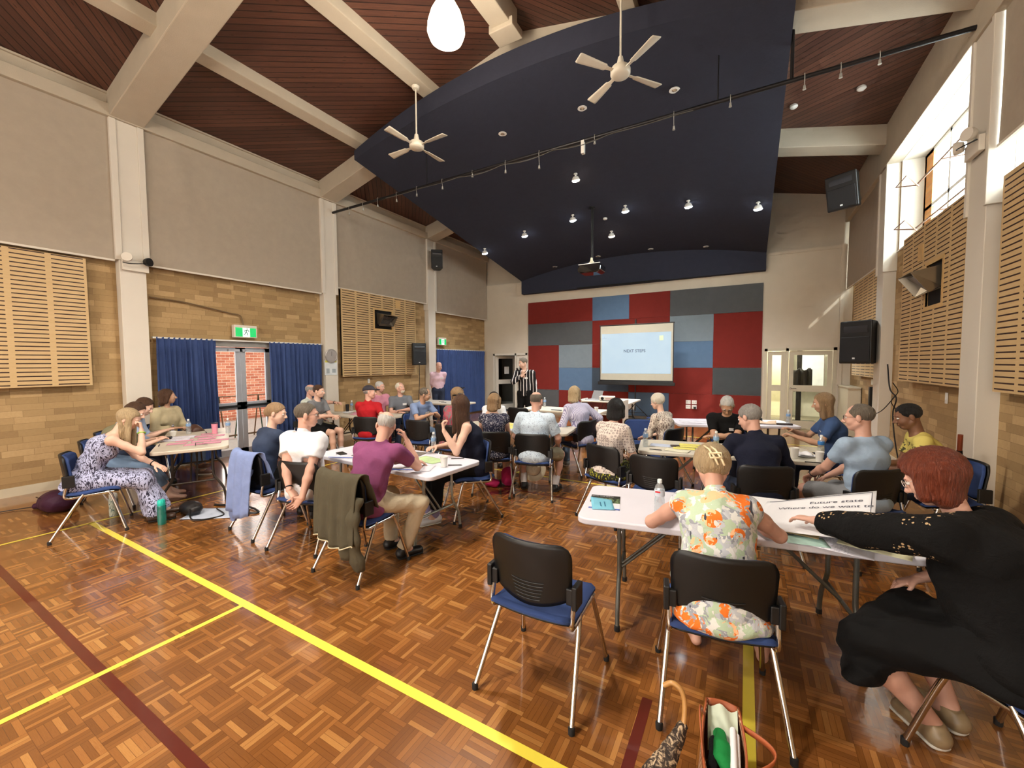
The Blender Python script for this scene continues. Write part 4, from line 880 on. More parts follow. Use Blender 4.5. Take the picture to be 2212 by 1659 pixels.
def person(label, at, th, h=.011, tone='fair', sex='m', s=1.0, fat=0., lean=8, twist=0, side=0, stand=False, head=(0, 0, 0), hairs=('short', 'brown'),
           arms=None, legs=None, top=None, bottom=None, shoes=(30, 28, 28), glasses=None, extra=None, sink=0, socks=None, hunch=8, beard=None):
    R0 = math.radians; f = sex == 'f'
    yaw, pit, rol = [R0(q) for q in head]
    hipz = (.93 * s if stand else .555 + .0 * s) - sink
    P = V3(0, -.04 if not stand else 0, hipz)
    def adir(a): return nrm(V3(math.sin(R0(side)), math.sin(R0(a)), math.cos(R0(a))))
    A1, A2, A3 = adir(lean * .75), adir(lean + hunch * .4), adir(lean + hunch * 1.6)
    W = P + A1 * .17 * s; C_ = W + A2 * .19 * s; N = C_ + A3 * .165 * s
    tw = R0(twist); Lh = V3(1, 0, 0); Lc = V3(math.cos(tw), math.sin(tw), 0); Lw = nrm(Lh + Lc)
    sw = (.178 if not f else .158) * s + fat * .012; SH = {k: N - A3 * .045 * s + (Lc - A3 * 0) * sw * sg - V3(0, 0, .012) for k, sg in (('R', 1), ('L', -1))}
    FWc = nrm(np.cross(A3, Lc))
    B = []   # body ops
    A = lambda p, k=.03: B.append(('A', p, k))
    wp = ((.158 if not f else .162) + fat * .03) * s; dp = (.112 + fat * .05) * s; ww = ((.142 if not f else .122) + fat * .045) * s; dw = ((.102 if not f else .09) + fat * .07) * s
    cw = ((.160 if not f else .142) + fat * .02) * s; dc = (.108 + fat * .03) * s
    torso = [Ell(P + V3(0, -.02, -.01), (wp, dp + .01, .105 * s)), Cap(P, W, (wp * .95, dp), (ww, dw), Lh), Cap(W, C_, (ww, dw), (cw, dc), Lw), Cap(C_, N - A3 * .06 * s, (cw, dc), (.105 * s, .062 * s), Lc)]
    if fat > .3: torso.append(Ell(W + V3(0, .05 * fat, -.03), (ww * .95, dw * 1.05, .12)))
    if f: torso += [Ell(C_ + FWc * (dc * .72) + Lc * .068 * sg - A2 * .015, (.058, .052, .060)) for sg in (1, -1)]
    shl = [Cap(N - A3 * .05 * s, SH[k], .050 * s, .050 * s) for k in 'LR']
    for p in torso: A(p, .04)
    for p in shl: A(p, .04)
    # head frame
    hd = nrm(A3 * .5 + V3(0, 0, .5) + FWc * .0); hb = N + hd * .075 * s
    X_ = Lc; Y_ = nrm(np.cross(hd, X_))
    X_, Y_ = rot(X_, hd, yaw), rot(Y_, hd, yaw); Z_ = hd
    Y_, Z_ = rot(Y_, X_, -pit), rot(Z_, X_, -pit); X_, Z_ = rot(X_, Y_, rol), rot(Z_, Y_, rol)
    HR = np.stack([X_, Y_, Z_], 1); HC = hb + Z_ * .105 * s + Y_ * .020
    hs = s * (1.0 if not f else .965)
    def Hp(x, y, z): return HC + HR @ (V3(x, y, z) * hs)
    HE = lambda c, r: Ell(Hp(*c), V3(*r) * hs, HR)
    A(Cap(N - A3 * .03, HC - Z_ * .05 - Y_ * .02, .057 * s if not f else .047 * s, .054 * s if not f else .046 * s), .03)
    for c, r, k in (((0, -.014, .032), (.076, .097, .088), .02), ((0, .030, -.028), (.059, .064, .080), .025), ((0, .056, -.088), (.027, .025, .020), .02), ((.036, .055, -.034), (.026, .028, .030), .02), ((-.036, .055, -.034), (.026, .028, .030), .02)): A(HE(c, r), k)
    for sg in (1, -1): A(Cap(Hp(sg * .056, -.005, -.05), Hp(sg * .022, .055, -.088), .018, .017), .02)
    A(Cap(Hp(-.032, .082, .024), Hp(.032, .082, .024), .011), .012)
    for sg in (1, -1): B.append(('S', HE((sg * .031, .104, .005), (.017, .014, .011)), .010))
    A(Cap(Hp(0, .088, .010), Hp(0, .113, -.028), .008, .0125), .008)
    for sg in (1, -1): A(HE((sg * .012, .100, -.034), (.008, .010, .008)), .006)
    A(Cap(Hp(-.020, .090, -.058), Hp(.020, .090, -.058), .006), .006); A(Cap(Hp(-.016, .089, -.069), Hp(.016, .089, -.069), .0065), .004)
    for sg in (1, -1): A(HE((sg * .080, -.006, -.008), (.011, .020, .032)), .006); 
    # arms
    AR = {}
    arms = arms or {}
    for k, sg in (('R', 1), ('L', -1)):
        w_ = arms.get(k, (sg * .10, .30, .66)); pole = (sg * .6, -.3, -.8); hd_ = {}
        if len(w_) > 3 and w_[3] is not None: pole = w_[3]
        if len(w_) > 4: hd_ = w_[4]
        el, wr = ik(SH[k], w_[:3], .285 * s, .255 * s, pole); AR[k] = (SH[k], el, wr, hd_)
        m = 1.0 if not f else .86; m += fat * .25
        A(Cap(SH[k], SH[k] * .55 + el * .45, .050 * s * m, .045 * s * m), .03); A(Cap(SH[k] * .55 + el * .45, el, .045 * s * m, .037 * s * m), .02)
        A(Cap(el, el * .65 + wr * .35, .038 * s * m, .039 * s * m), .02); A(Cap(el * .65 + wr * .35, wr, .039 * s * m, (.028 * s, .023 * s)), .02)
    # hands
    hands = []
    for k, sg in (('R', 1), ('L', -1)):
        sh, el, wr, o = AR[k]; d = nrm(o.get('dir', nrm(wr - el))); pn = np.array(o.get('palm', (0, 0, -1)), float)   # palm normal
        pn = nrm(pn - d * (pn @ d)); sd = np.cross(d, pn) * 1.0    # side direction
        th_ = nrm(sd * (1 if (sd @ V3(-sg, .0, 0)) > 0 else -1)) if 'thumb' not in o else nrm(V3(*o['thumb']) - d * (V3(*o['thumb']) @ d))
        curl = o.get('curl', .55); q = s * (.94 if f else 1.0); ops = []
        pk = wr + d * .088 * q
        ops.append(('A', Cap(el * .35 + wr * .65, wr, .032 * s * (.9 if f else 1), (.028 * s, .021 * s), th_), .01)); ops.append(('A', Cap(wr, pk, (.029 * q, .017 * q), (.041 * q, .0135 * q), th_), .012))
        for j, (off, ln) in enumerate(((.031, .072), (.010, .080), (-.011, .074), (-.031, .058))):
            b0 = pk + th_ * off * q - d * .006; a = curl * (.55 + .06 * j); dd = d; pts = [b0]
            for seg, fr in enumerate((.44, .31, .25)):
                ax = np.cross(d, pn); dd = rot(dd, ax, a * (.75 if seg == 0 else 1.0)) if True else dd
                pts.append(pts[-1] + dd * ln * fr * q)
            for u in range(3): ops.append(('A', Cap(pts[u], pts[u + 1], (.0088 - .0008 * u) * q, (.0080 - .0008 * u) * q), .003))
        t0 = wr + d * .022 * q + th_ * .022 * q; td = nrm(th_ * .75 + d * .75 + pn * .35); t1 = t0 + td * .042 * q; td2 = nrm(d * .9 + th_ * .15 + pn * (.35 + curl * .3)); t2 = t1 + td2 * .032 * q; t3 = t2 + nrm(td2 + pn * .3 * curl) * .024 * q
        ops += [('A', Cap(t0, t1, .0125 * q, .0105 * q), .012), ('A', Cap(t1, t2, .0100 * q, .0092 * q), .003), ('A', Cap(t2, t3, .0092 * q, .0078 * q), .002)]
        hands.append((ops, wr))
    # legs
    LG = {}
    legs = legs or {}
    for k, sg in (('R', 1), ('L', -1)):
        hip = P + V3(sg * .088 * s, .02, -.0); df = (sg * .11, .42, .085) if not stand else (sg * .11, .0, .085)
        l_ = legs.get(k, df); pole = l_[3] if len(l_) > 3 and l_[3] is not None else ((sg * .12, 1, .9) if not stand else (0, 1, 0)); fd = nrm(l_[4]) if len(l_) > 4 else nrm(V3(sg * .18, 1, -.0))
        kn, an = ik(hip, l_[:3], .43 * s, .42 * s, pole); LG[k] = (hip, kn, an, fd)
        m = (1 + fat * .15)
        A(Cap(hip, kn, .085 * s * m, .056 * s * m), .04); A(Cap(kn, kn * .6 + an * .4, .054 * s * m, .052 * s * m), .03); A(Cap(kn * .6 + an * .4, an, .052 * s * m, .036 * s), .03)
        toe = an + fd * .15 * s - V3(0, 0, .055 - fd[2] * 0); heel = an - fd * .035 - V3(0, 0, .045)
        A(Cap(heel, an + fd * .04 - V3(0, 0, .02), .032, .034), .02); A(Cap(an + fd * .02 - V3(0, 0, .03), toe, (.036, .032), (.040, .020), np.cross(fd, V3(0, 0, 1))), .02)
    # ---------- body mesh: coarse grid with finer head and hand regions
    lo, hi = opbb(B, .02); parts = []
    rois = [(HC - .15, HC + .15, .0065 if h > .009 else .0045, B)]
    D = field(B, lo - h, hi + h, h); Pm, Fm = nets(D, lo - h, h); Pm = relax(Pm, Fm, 1)
    cen = Pm[Fm].mean(1); keep = np.ones(len(Fm), bool)
    a, b, hh, _ = rois[0]; keep &= ~np.all((cen > a + .015) & (cen < b - .015), 1)
    parts.append((Pm, Fm[keep]))
    D = field(B, a, b, hh); Pm, Fm = nets(D, a, hh); parts.append((relax(Pm, Fm, 1), Fm))
    for ops, wr in hands:
        parts.append(sm_ops(ops, .0038 if h < .009 else .0048, smooth=1))
    me = surf(parts); me.materials.append(skin(tone))
    root = link('person', me, None, None, (at[0], at[1], 0), (0, 0, R0(th))); tag(root, label, 'person', None)
    def part(name, ops, mat, hh=None, wr=0, wf=22, seed=0, parent=None, smooth=2):
        me = surf([sm_ops(ops, hh or h, wr, wf, seed, smooth=smooth)]); me.materials.append(mat); return link(name, me, None, parent or root)
    # ---------- clothes
    sd_ = (at[0] * 7.3 + at[1] * 3.1) % 6
    top = dict(top or {}); tm = top.get('mat'); g = top.get('g', .013)
    if tm:
        o = [('A', p.grow(g), .05) for p in torso]
        if top.get('strap'):  # sleeveless with straps
            for k in 'LR': o.append(('A', Cap(N - A3 * .04, N * .62 + SH[k] * .38 - A3 * .06, .052 * s, .060 * s), .04))
        else: o += [('A', p.grow(g), .05) for p in shl]
        cut = []
        if top.get('hem') is not None: cut.append(('C', V3(0, 0, hipz + top['hem']), (0, 0, -1)))
        else: o.append(('A', Ell(P + V3(0, -.02, -.03), (wp + g + .01, dp + g + .01, .10)), .05)); cut.append(('C', V3(0, 0, hipz - .11), (0, 0, -1)))
        nk = top.get('neck', .012)
        cut.append(('C', N + A3 * nk, nrm(A3 - FWc * -.25), (N + A3 * nk, .115)))
        if top.get('collar'):
            cut.append(('A', Cap(N + A3 * (-.012), N + A3 * .026, (.072 * s, .070 * s), (.066 * s, .064 * s), Lc), .012)); cut.append(('C', N + A3 * .042 + FWc * -.02, nrm(A3 + FWc * .5), (N + A3 * .05, .10)))
        if top.get('low'): cut.append(('S', Ell(N + FWc * .085 + A3 * .0, (.07, .07, .08)), .01)); cut.append(('S', Ell(N - FWc * .08 + A3 * .02, (.08, .06, .05)), .01))
        sl = top.get('sleeve', .55)
        so = []
        if sl > 0:
            for k in 'LR':
                sh, el, wr, _ = AR[k]; m = (1.0 if not f else .86) + fat * .25; ex = top.get('loose', .012)
                u = min(1, sl / 1.0); e1 = sh + (el - sh) * min(1, sl * 1.0)
                if sl <= 1:
                    r1 = (.050 + (.038 - .050) * u) * s * m + ex + top.get('flare', .004); so.append((Cap(sh, e1, .054 * s * m + ex, r1), e1, nrm(el - sh), None))
                else:
                    e2 = el + (wr - el) * (sl - 1); so.append((Cap(sh, el, .054 * s * m + ex, .040 * s * m + ex), None, None, None)); so.append((Cap(el, e2, .040 * s * m + ex, (.036 * s + ex * .8) + top.get('cuff', 0)), e2, nrm(wr - el), None))
        o2 = list(o) + cut
        for cp, e1, dn, _ in so:
            o2.append(('A', cp, .034))
        for cp, e1, dn, _ in so:
            if e1 is not None: o2.append(('C', e1, dn, (e1 + dn * .05, .105)))
        tp = part(top.get('name', 'shirt'), o2, tm, top.get('h', h), top.get('wr', .006), top.get('wf', 20), sd_)
    else: tp = None
    bt = dict(bottom or {})
    if bt:
        bm = bt['mat']; g = bt.get('g', .013); o = [('A', Ell(P + V3(0, -.02, -.01), (wp + g, dp + .01 + g, .105 * s + g)), .05), ('A', Cap(P, P + A1 * .07, (wp + g, dp + g), (ww + g + .004, dw + g + .004), Lh), .04)]
        ln = bt.get('len', 1.0); kind = bt.get('kind', 'trousers')
        if kind in ('trousers', 'shorts'):
            for k in 'LR':
                hip, kn, an, fd = LG[k]; m = 1 + fat * .15
                if ln <= .5:
                    e1 = hip + (kn - hip) * ln * 2; o.append(('A', Cap(hip, e1, .085 * s * m + g + .006, .066 * s * m + g + .014), .04)); o.append(('C', e1, nrm(kn - hip), (e1 + nrm(kn - hip) * .04, .11)))
                else:
                    e2 = kn + (an - kn) * (ln - .5) * 2; o.append(('A', Cap(hip, kn, .085 * s * m + g, .058 * s * m + g + .004), .04)); o.append(('A', Cap(kn, e2, .058 * s * m + g + .002, .046 * s + g + .006), .03)); o.append(('C', e2, nrm(an - kn), (e2 + nrm(an - kn) * .05, .10)))
        else:
            if not stand: o.append(('A', Ell(P + V3(0, -.05, -.055), (wp + .055, .145, .060)), .05))
            kc = (LG['L'][1] + LG['R'][1]) / 2; kw = abs(LG['L'][1][0] - LG['R'][1][0]) / 2
            for k in 'LR':
                hip, kn, an, fd = LG[k]; o.append(('A', Cap(hip, kn, .10 * s, .085 * s), .06))
            o.append(('A', Cap(P + V3(0, .05, -.02), kc, (wp, .09), (kw + .07, .075), Lh), .06))
            if ln > .5:
                ac = (LG['L'][2] + LG['R'][2]) / 2; e2 = kc + (ac - kc) * (ln - .5) * 2
                o.append(('A', Cap(kc, e2, (kw + .07, .085), (kw + .07 + bt.get('flare', .05), .13), Lh), .06)); o.append(('C', e2, nrm(ac - kc), (e2 + nrm(ac - kc) * .1, .25)))
        part(bt.get('name', kind), o, bm, bt.get('h', h), bt.get('wr', .006), bt.get('wf', 18), sd_ + 1)
    if shoes is not None:
        m = M_('shoe_%d_%d_%d' % tuple(shoes), shoes, .4, noise=.06); so_ = M_('sole_pale', (214, 210, 200), .6) if sum(shoes) > 200 else M_('sole_dark', (22, 20, 20), .6)
        for k in 'LR':
            hip, kn, an, fd = LG[k]; sdv = np.cross(fd, V3(0, 0, 1)); z0 = an[2] - .085
            o = [('A', Cap(an - fd * .03 - V3(0, 0, .035), an + V3(0, 0, .01), .044, .042), .02), ('A', Cap(an - fd * .03 - V3(0, 0, .045), an + fd * .15 * s - V3(0, 0, .052), (.046, .040), (.048, .034), sdv), .02), ('C', V3(an[0], an[1], z0 + .012), (0, 0, -1)), ('C', an + V3(0, 0, .015), (0, 0, 1))]
            sh_ = part('shoe', o, m, min(h, .010))
            o = [('A', Cap(an - fd * .035 - V3(0, 0, .07), an + fd * .155 * s - V3(0, 0, .07), (.048, .03), (.052, .03), sdv), .01), ('C', V3(0, 0, z0 + .016), (0, 0, 1)), ('C', V3(0, 0, z0 + .0), (0, 0, -1))]
            part('shoe_sole', o, so_, min(h, .009), parent=sh_, smooth=0)
            if socks: part('sock', [('A', Cap(an, an + nrm(kn - an) * .14, .044 * s, .050 * s), .01), ('C', an + nrm(kn - an) * .13, nrm(kn - an))], fabric('sock_%d' % socks[0], socks), min(h, .010))
    # ---------- hair
    if hairs:
        st, ck = hairs[:2]; hm = hair_mat(ck); vol = hairs[2] if len(hairs) > 2 else 1.0; hh = .0065 if h > .009 else .005; o = [('A', HE((0, -.018, .036), (.087 * vol, .106 * vol, .094 * vol)), .01)]
        face = ('C', Hp(0, .070, .066), HR @ V3(0, .80, -.60), 'fuzz'); wr = .005; wf = 70
        if st in ('short', 'bald', 'receding', 'curly'):
            o = [('A', HE((0, -.016, .036), (.0805 if st != 'curly' else .087, .1015 if st != 'curly' else .107, .0875 if st != 'curly' else .097)), .01), face, ('C', Hp(0, 0, -.066), HR @ V3(0, .25, -1), 'fuzz')]
            for sg in (1, -1): o.append(('S', HE((sg * .088, .000, -.022), (.026, .026, .036)), .008))
            if st == 'bald': o.append(('S', HE((0, -.012, .150), (.084, .128, .094)), .012))
            if st == 'receding': o.append(('S', HE((0, .085, .10), (.06, .06, .06)), .015))
            if st == 'curly': wr = .007; wf = 75
        elif st == 'quiff': o = [('A', HE((0, -.014, .038), (.084, .103, .092)), .01), ('A', Cap(Hp(-.04, .050, .088), Hp(.045, .062, .086), .022), .04), face, ('C', Hp(0, 0, -.06), HR @ V3(0, .25, -1))] + [('S', HE((sg * .088, .0, -.022), (.026, .026, .036)), .008) for sg in (1, -1)]
        elif st in ('bun', 'clip'):
            o += [('C', Hp(0, 0, -.095), HR @ V3(0, .4, -1)), face]; o.append(('A', HE((0, -.10, .0) if st == 'bun' else (0, -.088, .010), (.042, .038, .046) if st == 'bun' else (.062, .045, .066)), .025))
            for sg in (1, -1): o.append(('S', HE((sg * .096 * vol, .010, -.02), (.022, .020, .032)), .008))
            wr = .006
        elif st in ('long', 'bob', 'longer', 'wavy'):
            dn = {'bob': .14, 'wavy': .15, 'long': .26, 'longer': .40}[st]; o.append(face)
            back = nrm(-Y_ * .35 - V3(0, 0, 1)); 
            c0 = Hp(0, -.055, .02); c1 = c0 - V3(0, 0, 1) * dn * .9 - Y_ * .02
            o.append(('A', Cap(c0, c1, (.088 * hs * vol, .052 * hs * vol), ((.088 if st in ('bob', 'wavy') else .078) * vol, (.046 if dn < .3 else .03) * vol), X_), .03))
            for sg in (1, -1):
                e0 = Hp(sg * .072 * vol, .018, .03); e1 = e0 - V3(0, 0, 1) * (dn * .80) + X_ * sg * .012 - Y_ * .03; o.append(('A', Cap(e0, e1, .024, .026), .03))
            wr = .0055 if st != 'wavy' else .010; wf = 55 if st != 'wavy' else 45
        elif st == 'puff': o = [('A', HE((0, -.015, .040), (.100, .112, .104)), .01), ('C', Hp(0, .072, .05), HR @ V3(0, .88, -.48)), ('C', Hp(0, 0, -.07), HR @ V3(0, .25, -1))]; wr = .005; wf = 65
        elif st == 'cap': o = [('A', HE((0, -.016, .030), (.083, .102, .085)), .01), face, ('C', Hp(0, 0, -.062), HR @ V3(0, .25, -1)), ('C', Hp(0, 0, .02), HR @ V3(0, 0, 1))]
        wr, wf = {'curly': (.0055, 310), 'wavy': (.008, 160), 'puff': (.004, 180)}.get(st, (.0036, 210)); hp = part('hair', o, hm, hh, wr, wf, sd_ + 2, smooth=1)
    if beard: part('beard', [('A', HE((0, .052, -.078), (.050, .046, .042)), .01), ('S', HE((0, .105, -.060), (.028, .02, .010)), .006), ('C', Hp(0, 0, -.045), HR @ V3(0, 0, 1))], hair_mat(beard), .006, .003, 60)
    # eyes
    vis = top.get('eyes', 1)
    if vis:
        for sg in (1, -1):
            c = Hp(sg * .031, .0815, .004); e_ = MB(); Rm = Matrix(((X_[0], Y_[0], Z_[0], c[0]), (X_[1], Y_[1], Z_[1], c[1]), (X_[2], Y_[2], Z_[2], c[2]), (0, 0, 0, 1)))
            r = .0125; pr = [(0, -r)] + [(r * math.sin(PI * i / 8), -r * math.cos(PI * i / 8)) for i in range(1, 8)] + [(0, r)]
            e_.lathe(pr, 12, M=Rm @ Matrix.Scale(.8, 4, (0, 0, 1))); eo = e_.build('eye', EYEW, root, smooth=180)
            i_ = MB().lathe([(0, .0132), (.0055, .0120)], 12, M=Rm @ Matrix.Rotation(-PI / 2, 4, 'X')); i_.build('iris', EYED, eo)
            MB().tube([tuple(Hp(sg * .046, .083, .022)), tuple(Hp(sg * .031, .091, .027)), tuple(Hp(sg * .015, .092, .023))], [.0018, .0034, .003], 6).build('eyebrow', hair_mat(hairs[1]) if hairs else EYED, root, smooth=180)
    if glasses:
        b = MB(); gm = M_('glasses_%d' % glasses[0], glasses, .3)
        for sg in (1, -1):
            cx = sg * .033; b.tube([tuple(Hp(cx + .025 * math.cos(2 * PI * i / 16), .106 - abs(cx + .025 * math.cos(2 * PI * i / 16)) * .12, .004 + .018 * math.sin(2 * PI * i / 16))) for i in range(17)], .0018, 6)
            b.tube([tuple(Hp(sg * .058, .100, .010)), tuple(Hp(sg * .082, .03, .008)), tuple(Hp(sg * .086, -.015, -.004))], .0018, 6)
        b.tube([tuple(Hp(-.008, .106, .006)), tuple(Hp(.008, .106, .006))], .0018, 6); b.build('glasses', gm, root, smooth=180)
    K = dict(root=root, part=part, Hp=Hp, HE=HE, HR=HR, N=N, A3=A3, Lc=Lc, FW=FWc, AR=AR, LG=LG, C=C_, W=W, P=P, dc=dc, h=h, dw=dw)
    if extra: extra(K)
    return K
# ---------- extras
def x_watch(k, col=(24, 24, 26)):
    def fn(K):
        sh, el, wr, _ = K['AR'][k]; d = nrm(wr - el); c = wr - d * .03; b = MB(); a = nrm(np.cross(d, V3(0, 0, 1))); bb = np.cross(a, d)
        b.tube([tuple(c + a * .031 * math.cos(t) + bb * .028 * math.sin(t)) for t in [2 * PI * i / 16 for i in range(17)]], .006, 6); b.build('wristband', M_('band_%d_%d' % (col[0], col[1]), col, .5), K['root'], smooth=180)
    return fn
def x_badge(K):
    c = K['C'] + K['FW'] * (K['dc'] + .022) + K['Lc'] * -.07 + K['A3'] * .03; L, F = K['Lc'], K['FW']; U = np.cross(L, F)
    p = [tuple(c + L * a * .04 + U * b_ * .022 + F * .002) for a, b_ in ((-1, -1), (1, -1), (1, 1), (-1, 1))]
    MB().quad(*p).build('name_sticker', M_('sticker_white', (240, 240, 240), .6), K['root'], solid=.002)
def x_all(*fs):
    def fn(K):
        for q in fs: q(K)
    return fn
def x_sunglasses(K):
    b = MB()
    for sg in (1, -1): b.lathe([(0, 0), (.026, .002), (.028, .006), (0, .012)], 14, M=Matrix.Translation(K['Hp'](sg * .034, .062, .118)) @ Matrix.Scale(1, 4))
    b.tube([tuple(K['Hp'](-.08, .0, .09)), tuple(K['Hp'](-.06, .06, .115)), tuple(K['Hp'](.06, .06, .115)), tuple(K['Hp'](.08, .0, .09))], .004, 6); b.build('sunglasses', LENSM, K['root'], smooth=180)
def x_cap(col):
    def fn(K):
        m = fabric('cap_cloth', col); HE, Hp, HR = K['HE'], K['Hp'], K['HR']
        K['part']('baseball_cap', [('A', HE((0, -.016, .045), (.090, .109, .088)), .01), ('C', Hp(0, .0, .035), HR @ V3(0, .12, -1)), ('A', Cap(Hp(-.03, .10, .052), Hp(.03, .10, .052), (.05, .012), (.05, .012), HR @ V3(0, 1, 0)), .01), ('A', HE((0, .125, .048), (.062, .055, .009)), .01)], m, .006)
    return fn
def x_clawclip(K):
    Hp = K['Hp']; b = MB()
    for x in (-.016, .016): b.tube([tuple(Hp(x - .035, -.130, .070)), tuple(Hp(x - .012, -.152, .035)), tuple(Hp(x + .012, -.156, -.02)), tuple(Hp(x + .028, -.150, -.065))], .006, 8)
    b.tube([tuple(Hp(-.030, -.158, .005)), tuple(Hp(.032, -.160, .01)), tuple(Hp(.034, -.160, -.022)), tuple(Hp(-.026, -.160, -.026)), tuple(Hp(-.030, -.158, .005))], .0055, 8)
    b.build('claw_clip', M_('clip_cream', (236, 218, 178), .25, coat=.6), K['root'], smooth=180)
def x_bracelet(k): return x_watch(k, (150, 210, 60))
def x_belt(K):
    P, Wd = K['P'], K['dw']
    pts = [tuple(K['P'] + V3(0, .02, .105) + V3(.168 * math.cos(t), .132 * math.sin(t), 0)) for t in [2 * PI * i / 24 for i in range(25)]]
    MB().tube(pts, .014, 6, sx=.5).build('belt', M_('belt_dark', (44, 36, 32), .5), K['root'], smooth=180)

# ---------- printed cloths
def pat(name, base, fn, rough=.9, wr=.3):
    if name in MC: return MC[name]
    t = NT(name); o = t.obj(); c = fn(t, o, lin(base)); h_ = t.noise(o, 16, 4, .6, .5)
    MC[name] = t.bsdf(Base_Color=c, Roughness=rough, Normal=t.bump(h_, wr, .025), Specular_IOR_Level=.25); return MC[name]
def p_leaf(c2, sc=18, th=.42, thk=.32):
    def fn(t, o, b):
        d = t.noise(t.map(o, (1, 1, 1)), sc * .35, 2, .5); v = t.vor(t.map(o, (1.0, 1.0, 1.9), (.5, .7, .3)), sc, 'SMOOTH_F1'); e = t.noise(t.map(o, (2.4, 2.4, .8), (.9, .2, .8)), sc * .9, 3, .6, 2.5)
        m = t.m_('GREATER_THAN', e, 1 - th); return t.mix(m, b, lin(c2))
    return fn
def p_spots(c2, sc, rad):
    def fn(t, o, b): return t.mix(t.m_('LESS_THAN', t.vor(o, sc), rad), b, lin(c2))
    return fn
def p_stripe(c2, w, f, c3=None):
    def fn(t, o, b):
        x, y, z = t.sep(o); a = t.m_('FRACT', t.m_('DIVIDE', t.m_('ADD', x, t.m_('MULTIPLY', t.noise(o, 6, 2), .02)), w)); m = t.m_('LESS_THAN', a, f); c = t.mix(m, b, lin(c2))
        return c
    return fn
def p_rings(c2, sc):
    def fn(t, o, b):
        v = t.vor(o, sc, rnd=.3); m = t.m_('LESS_THAN', t.m_('ABSOLUTE', t.m_('SUBTRACT', v, .33)), .10); m2 = t.m_('LESS_THAN', v, .12); return t.mix(t.m_('MAXIMUM', m, m2), b, lin(c2))
    return fn
def p_floral(t, o, b):
    n1 = t.noise(o, 10, 3, .5, 1.2); n2 = t.noise(t.map(o, (1, 1, 1), loc=(5, 3, 1)), 9, 3, .55, 1.0); n3 = t.noise(t.map(o, (2, 2, .8), loc=(9, 1, 7)), 11, 2, .5, .5); n4 = t.noise(t.map(o, (1, 1, 1), loc=(1, 8, 3)), 7, 3, .6, 1.5)
    c = t.mix(t.m_('GREATER_THAN', n4, .5), lin((196, 200, 206)), lin((158, 162, 172))); c = t.mix(t.m_('GREATER_THAN', n2, .53), c, lin((186, 206, 178))); c = t.mix(t.m_('GREATER_THAN', t.noise(o, 24, 2), .56), c, lin((226, 226, 222)))
    c = t.mix(t.m_('LESS_THAN', n2, .34), c, lin((214, 216, 176))); v = t.vor(o, 9, 'F1'); q = t.m_('MULTIPLY', t.m_('LESS_THAN', v, .42), t.m_('GREATER_THAN', t.noise(o, 22, 3, .6, 1.), .46))
    c = t.mix(q, c, lin((240, 126, 50))); c = t.mix(t.m_('MULTIPLY', q, t.m_('GREATER_THAN', n2, .56)), c, lin((246, 196, 150))); return t.mix(t.m_('GREATER_THAN', n3, .68), c, lin((70, 72, 82)))
def p_eyelet(t, o, b):
    """black cloth with rings of small eyelets on the sleeves"""
    v = t.vor(t.map(o, (1, 1, 1)), 9, rnd=.6); s = t.vor(o, 60, rnd=.5); m = t.m_('MULTIPLY', t.m_('LESS_THAN', t.m_('ABSOLUTE', t.m_('SUBTRACT', v, .34)), .10), t.m_('LESS_THAN', s, .34))
    x, y, z = t.sep(o); m = t.m_('MULTIPLY', m, t.m_('GREATER_THAN', z, .78)); m = t.m_('MULTIPLY', m, t.m_('MAXIMUM', t.m_('GREATER_THAN', t.m_('ABSOLUTE', x), .24), t.m_('GREATER_THAN', y, .14))); return t.mix(m, b, lin((190, 160, 120)))
# ================================================================ the people and their chairs
def P_(label, who, at, th, chair_th=None, cdx=0, cdy=0, **k):
    K = person(label, at, th, **k)
    if chair_th is not False: chair(at[0] + cdx, at[1] + cdy, th if chair_th is None else chair_th, 'blue seat black back chair ' + who)
    return K
F_ = fabric
denim = F_('denim', (110, 132, 160)); dden = F_('dark_denim', (46, 54, 74)); blk = F_('black_cloth', (13, 13, 15)); navy = F_('navy_cloth', (26, 30, 48)); beige = F_('beige_chino', (206, 192, 164)); grey = F_('grey_cloth', (128, 130, 134))
NEARH = .0085; FAR = .0135
# --- table by the glass doors
P_('long haired blonde woman in a lavender leaf-print maxi dress, chin on hand', 'under the woman in the leaf print maxi dress', (-6.02, 1.50), -21, h=NEARH, sex='f', tone='fair', lean=24, hunch=12, head=(-14, 8, 0), hairs=('longer', 'blonde'),
   arms={'R': (.09, .42, 1.03, (.3, .6, -.8), dict(dir=(-.25, -.1, 1), palm=(-.3, -1, 0), curl=1.5, thumb=(-1, 0, 0))), 'L': (.06, .52, .63, (-.6, -.2, -.6), dict(curl=.4))},
   top=dict(mat=pat('leaf_dress', (186, 190, 222), p_leaf((52, 50, 70), 16, .47)), sleeve=0, strap=1, neck=-.075, name='dress_bodice'), bottom=dict(kind='skirt', mat=MC['leaf_dress'], len=.98, flare=.07, wr=.009, g=.02), shoes=(70, 50, 40),
   legs={'R': (.12, .50, .085), 'L': (-.06, .55, .085)}, extra=x_all(x_bracelet('R'), x_watch('L')))
P_('woman with pinned-up brown hair in an olive top and jeans', 'under the woman in jeans at the pink note table', (-6.86, 1.84), -24, sex='f', lean=26, head=(-18, 12, 0), hairs=('bun', 'brown'), arms={'R': (.10, .50, .78), 'L': (-.08, .48, .78)},
   top=dict(mat=F_('olive_top', (126, 122, 96)), sleeve=.9), bottom=dict(kind='trousers', mat=denim, len=.85), shoes=None, legs={'R': (.16, .62, .085, None, (.3, 1, 0)), 'L': (-.05, .60, .085)})
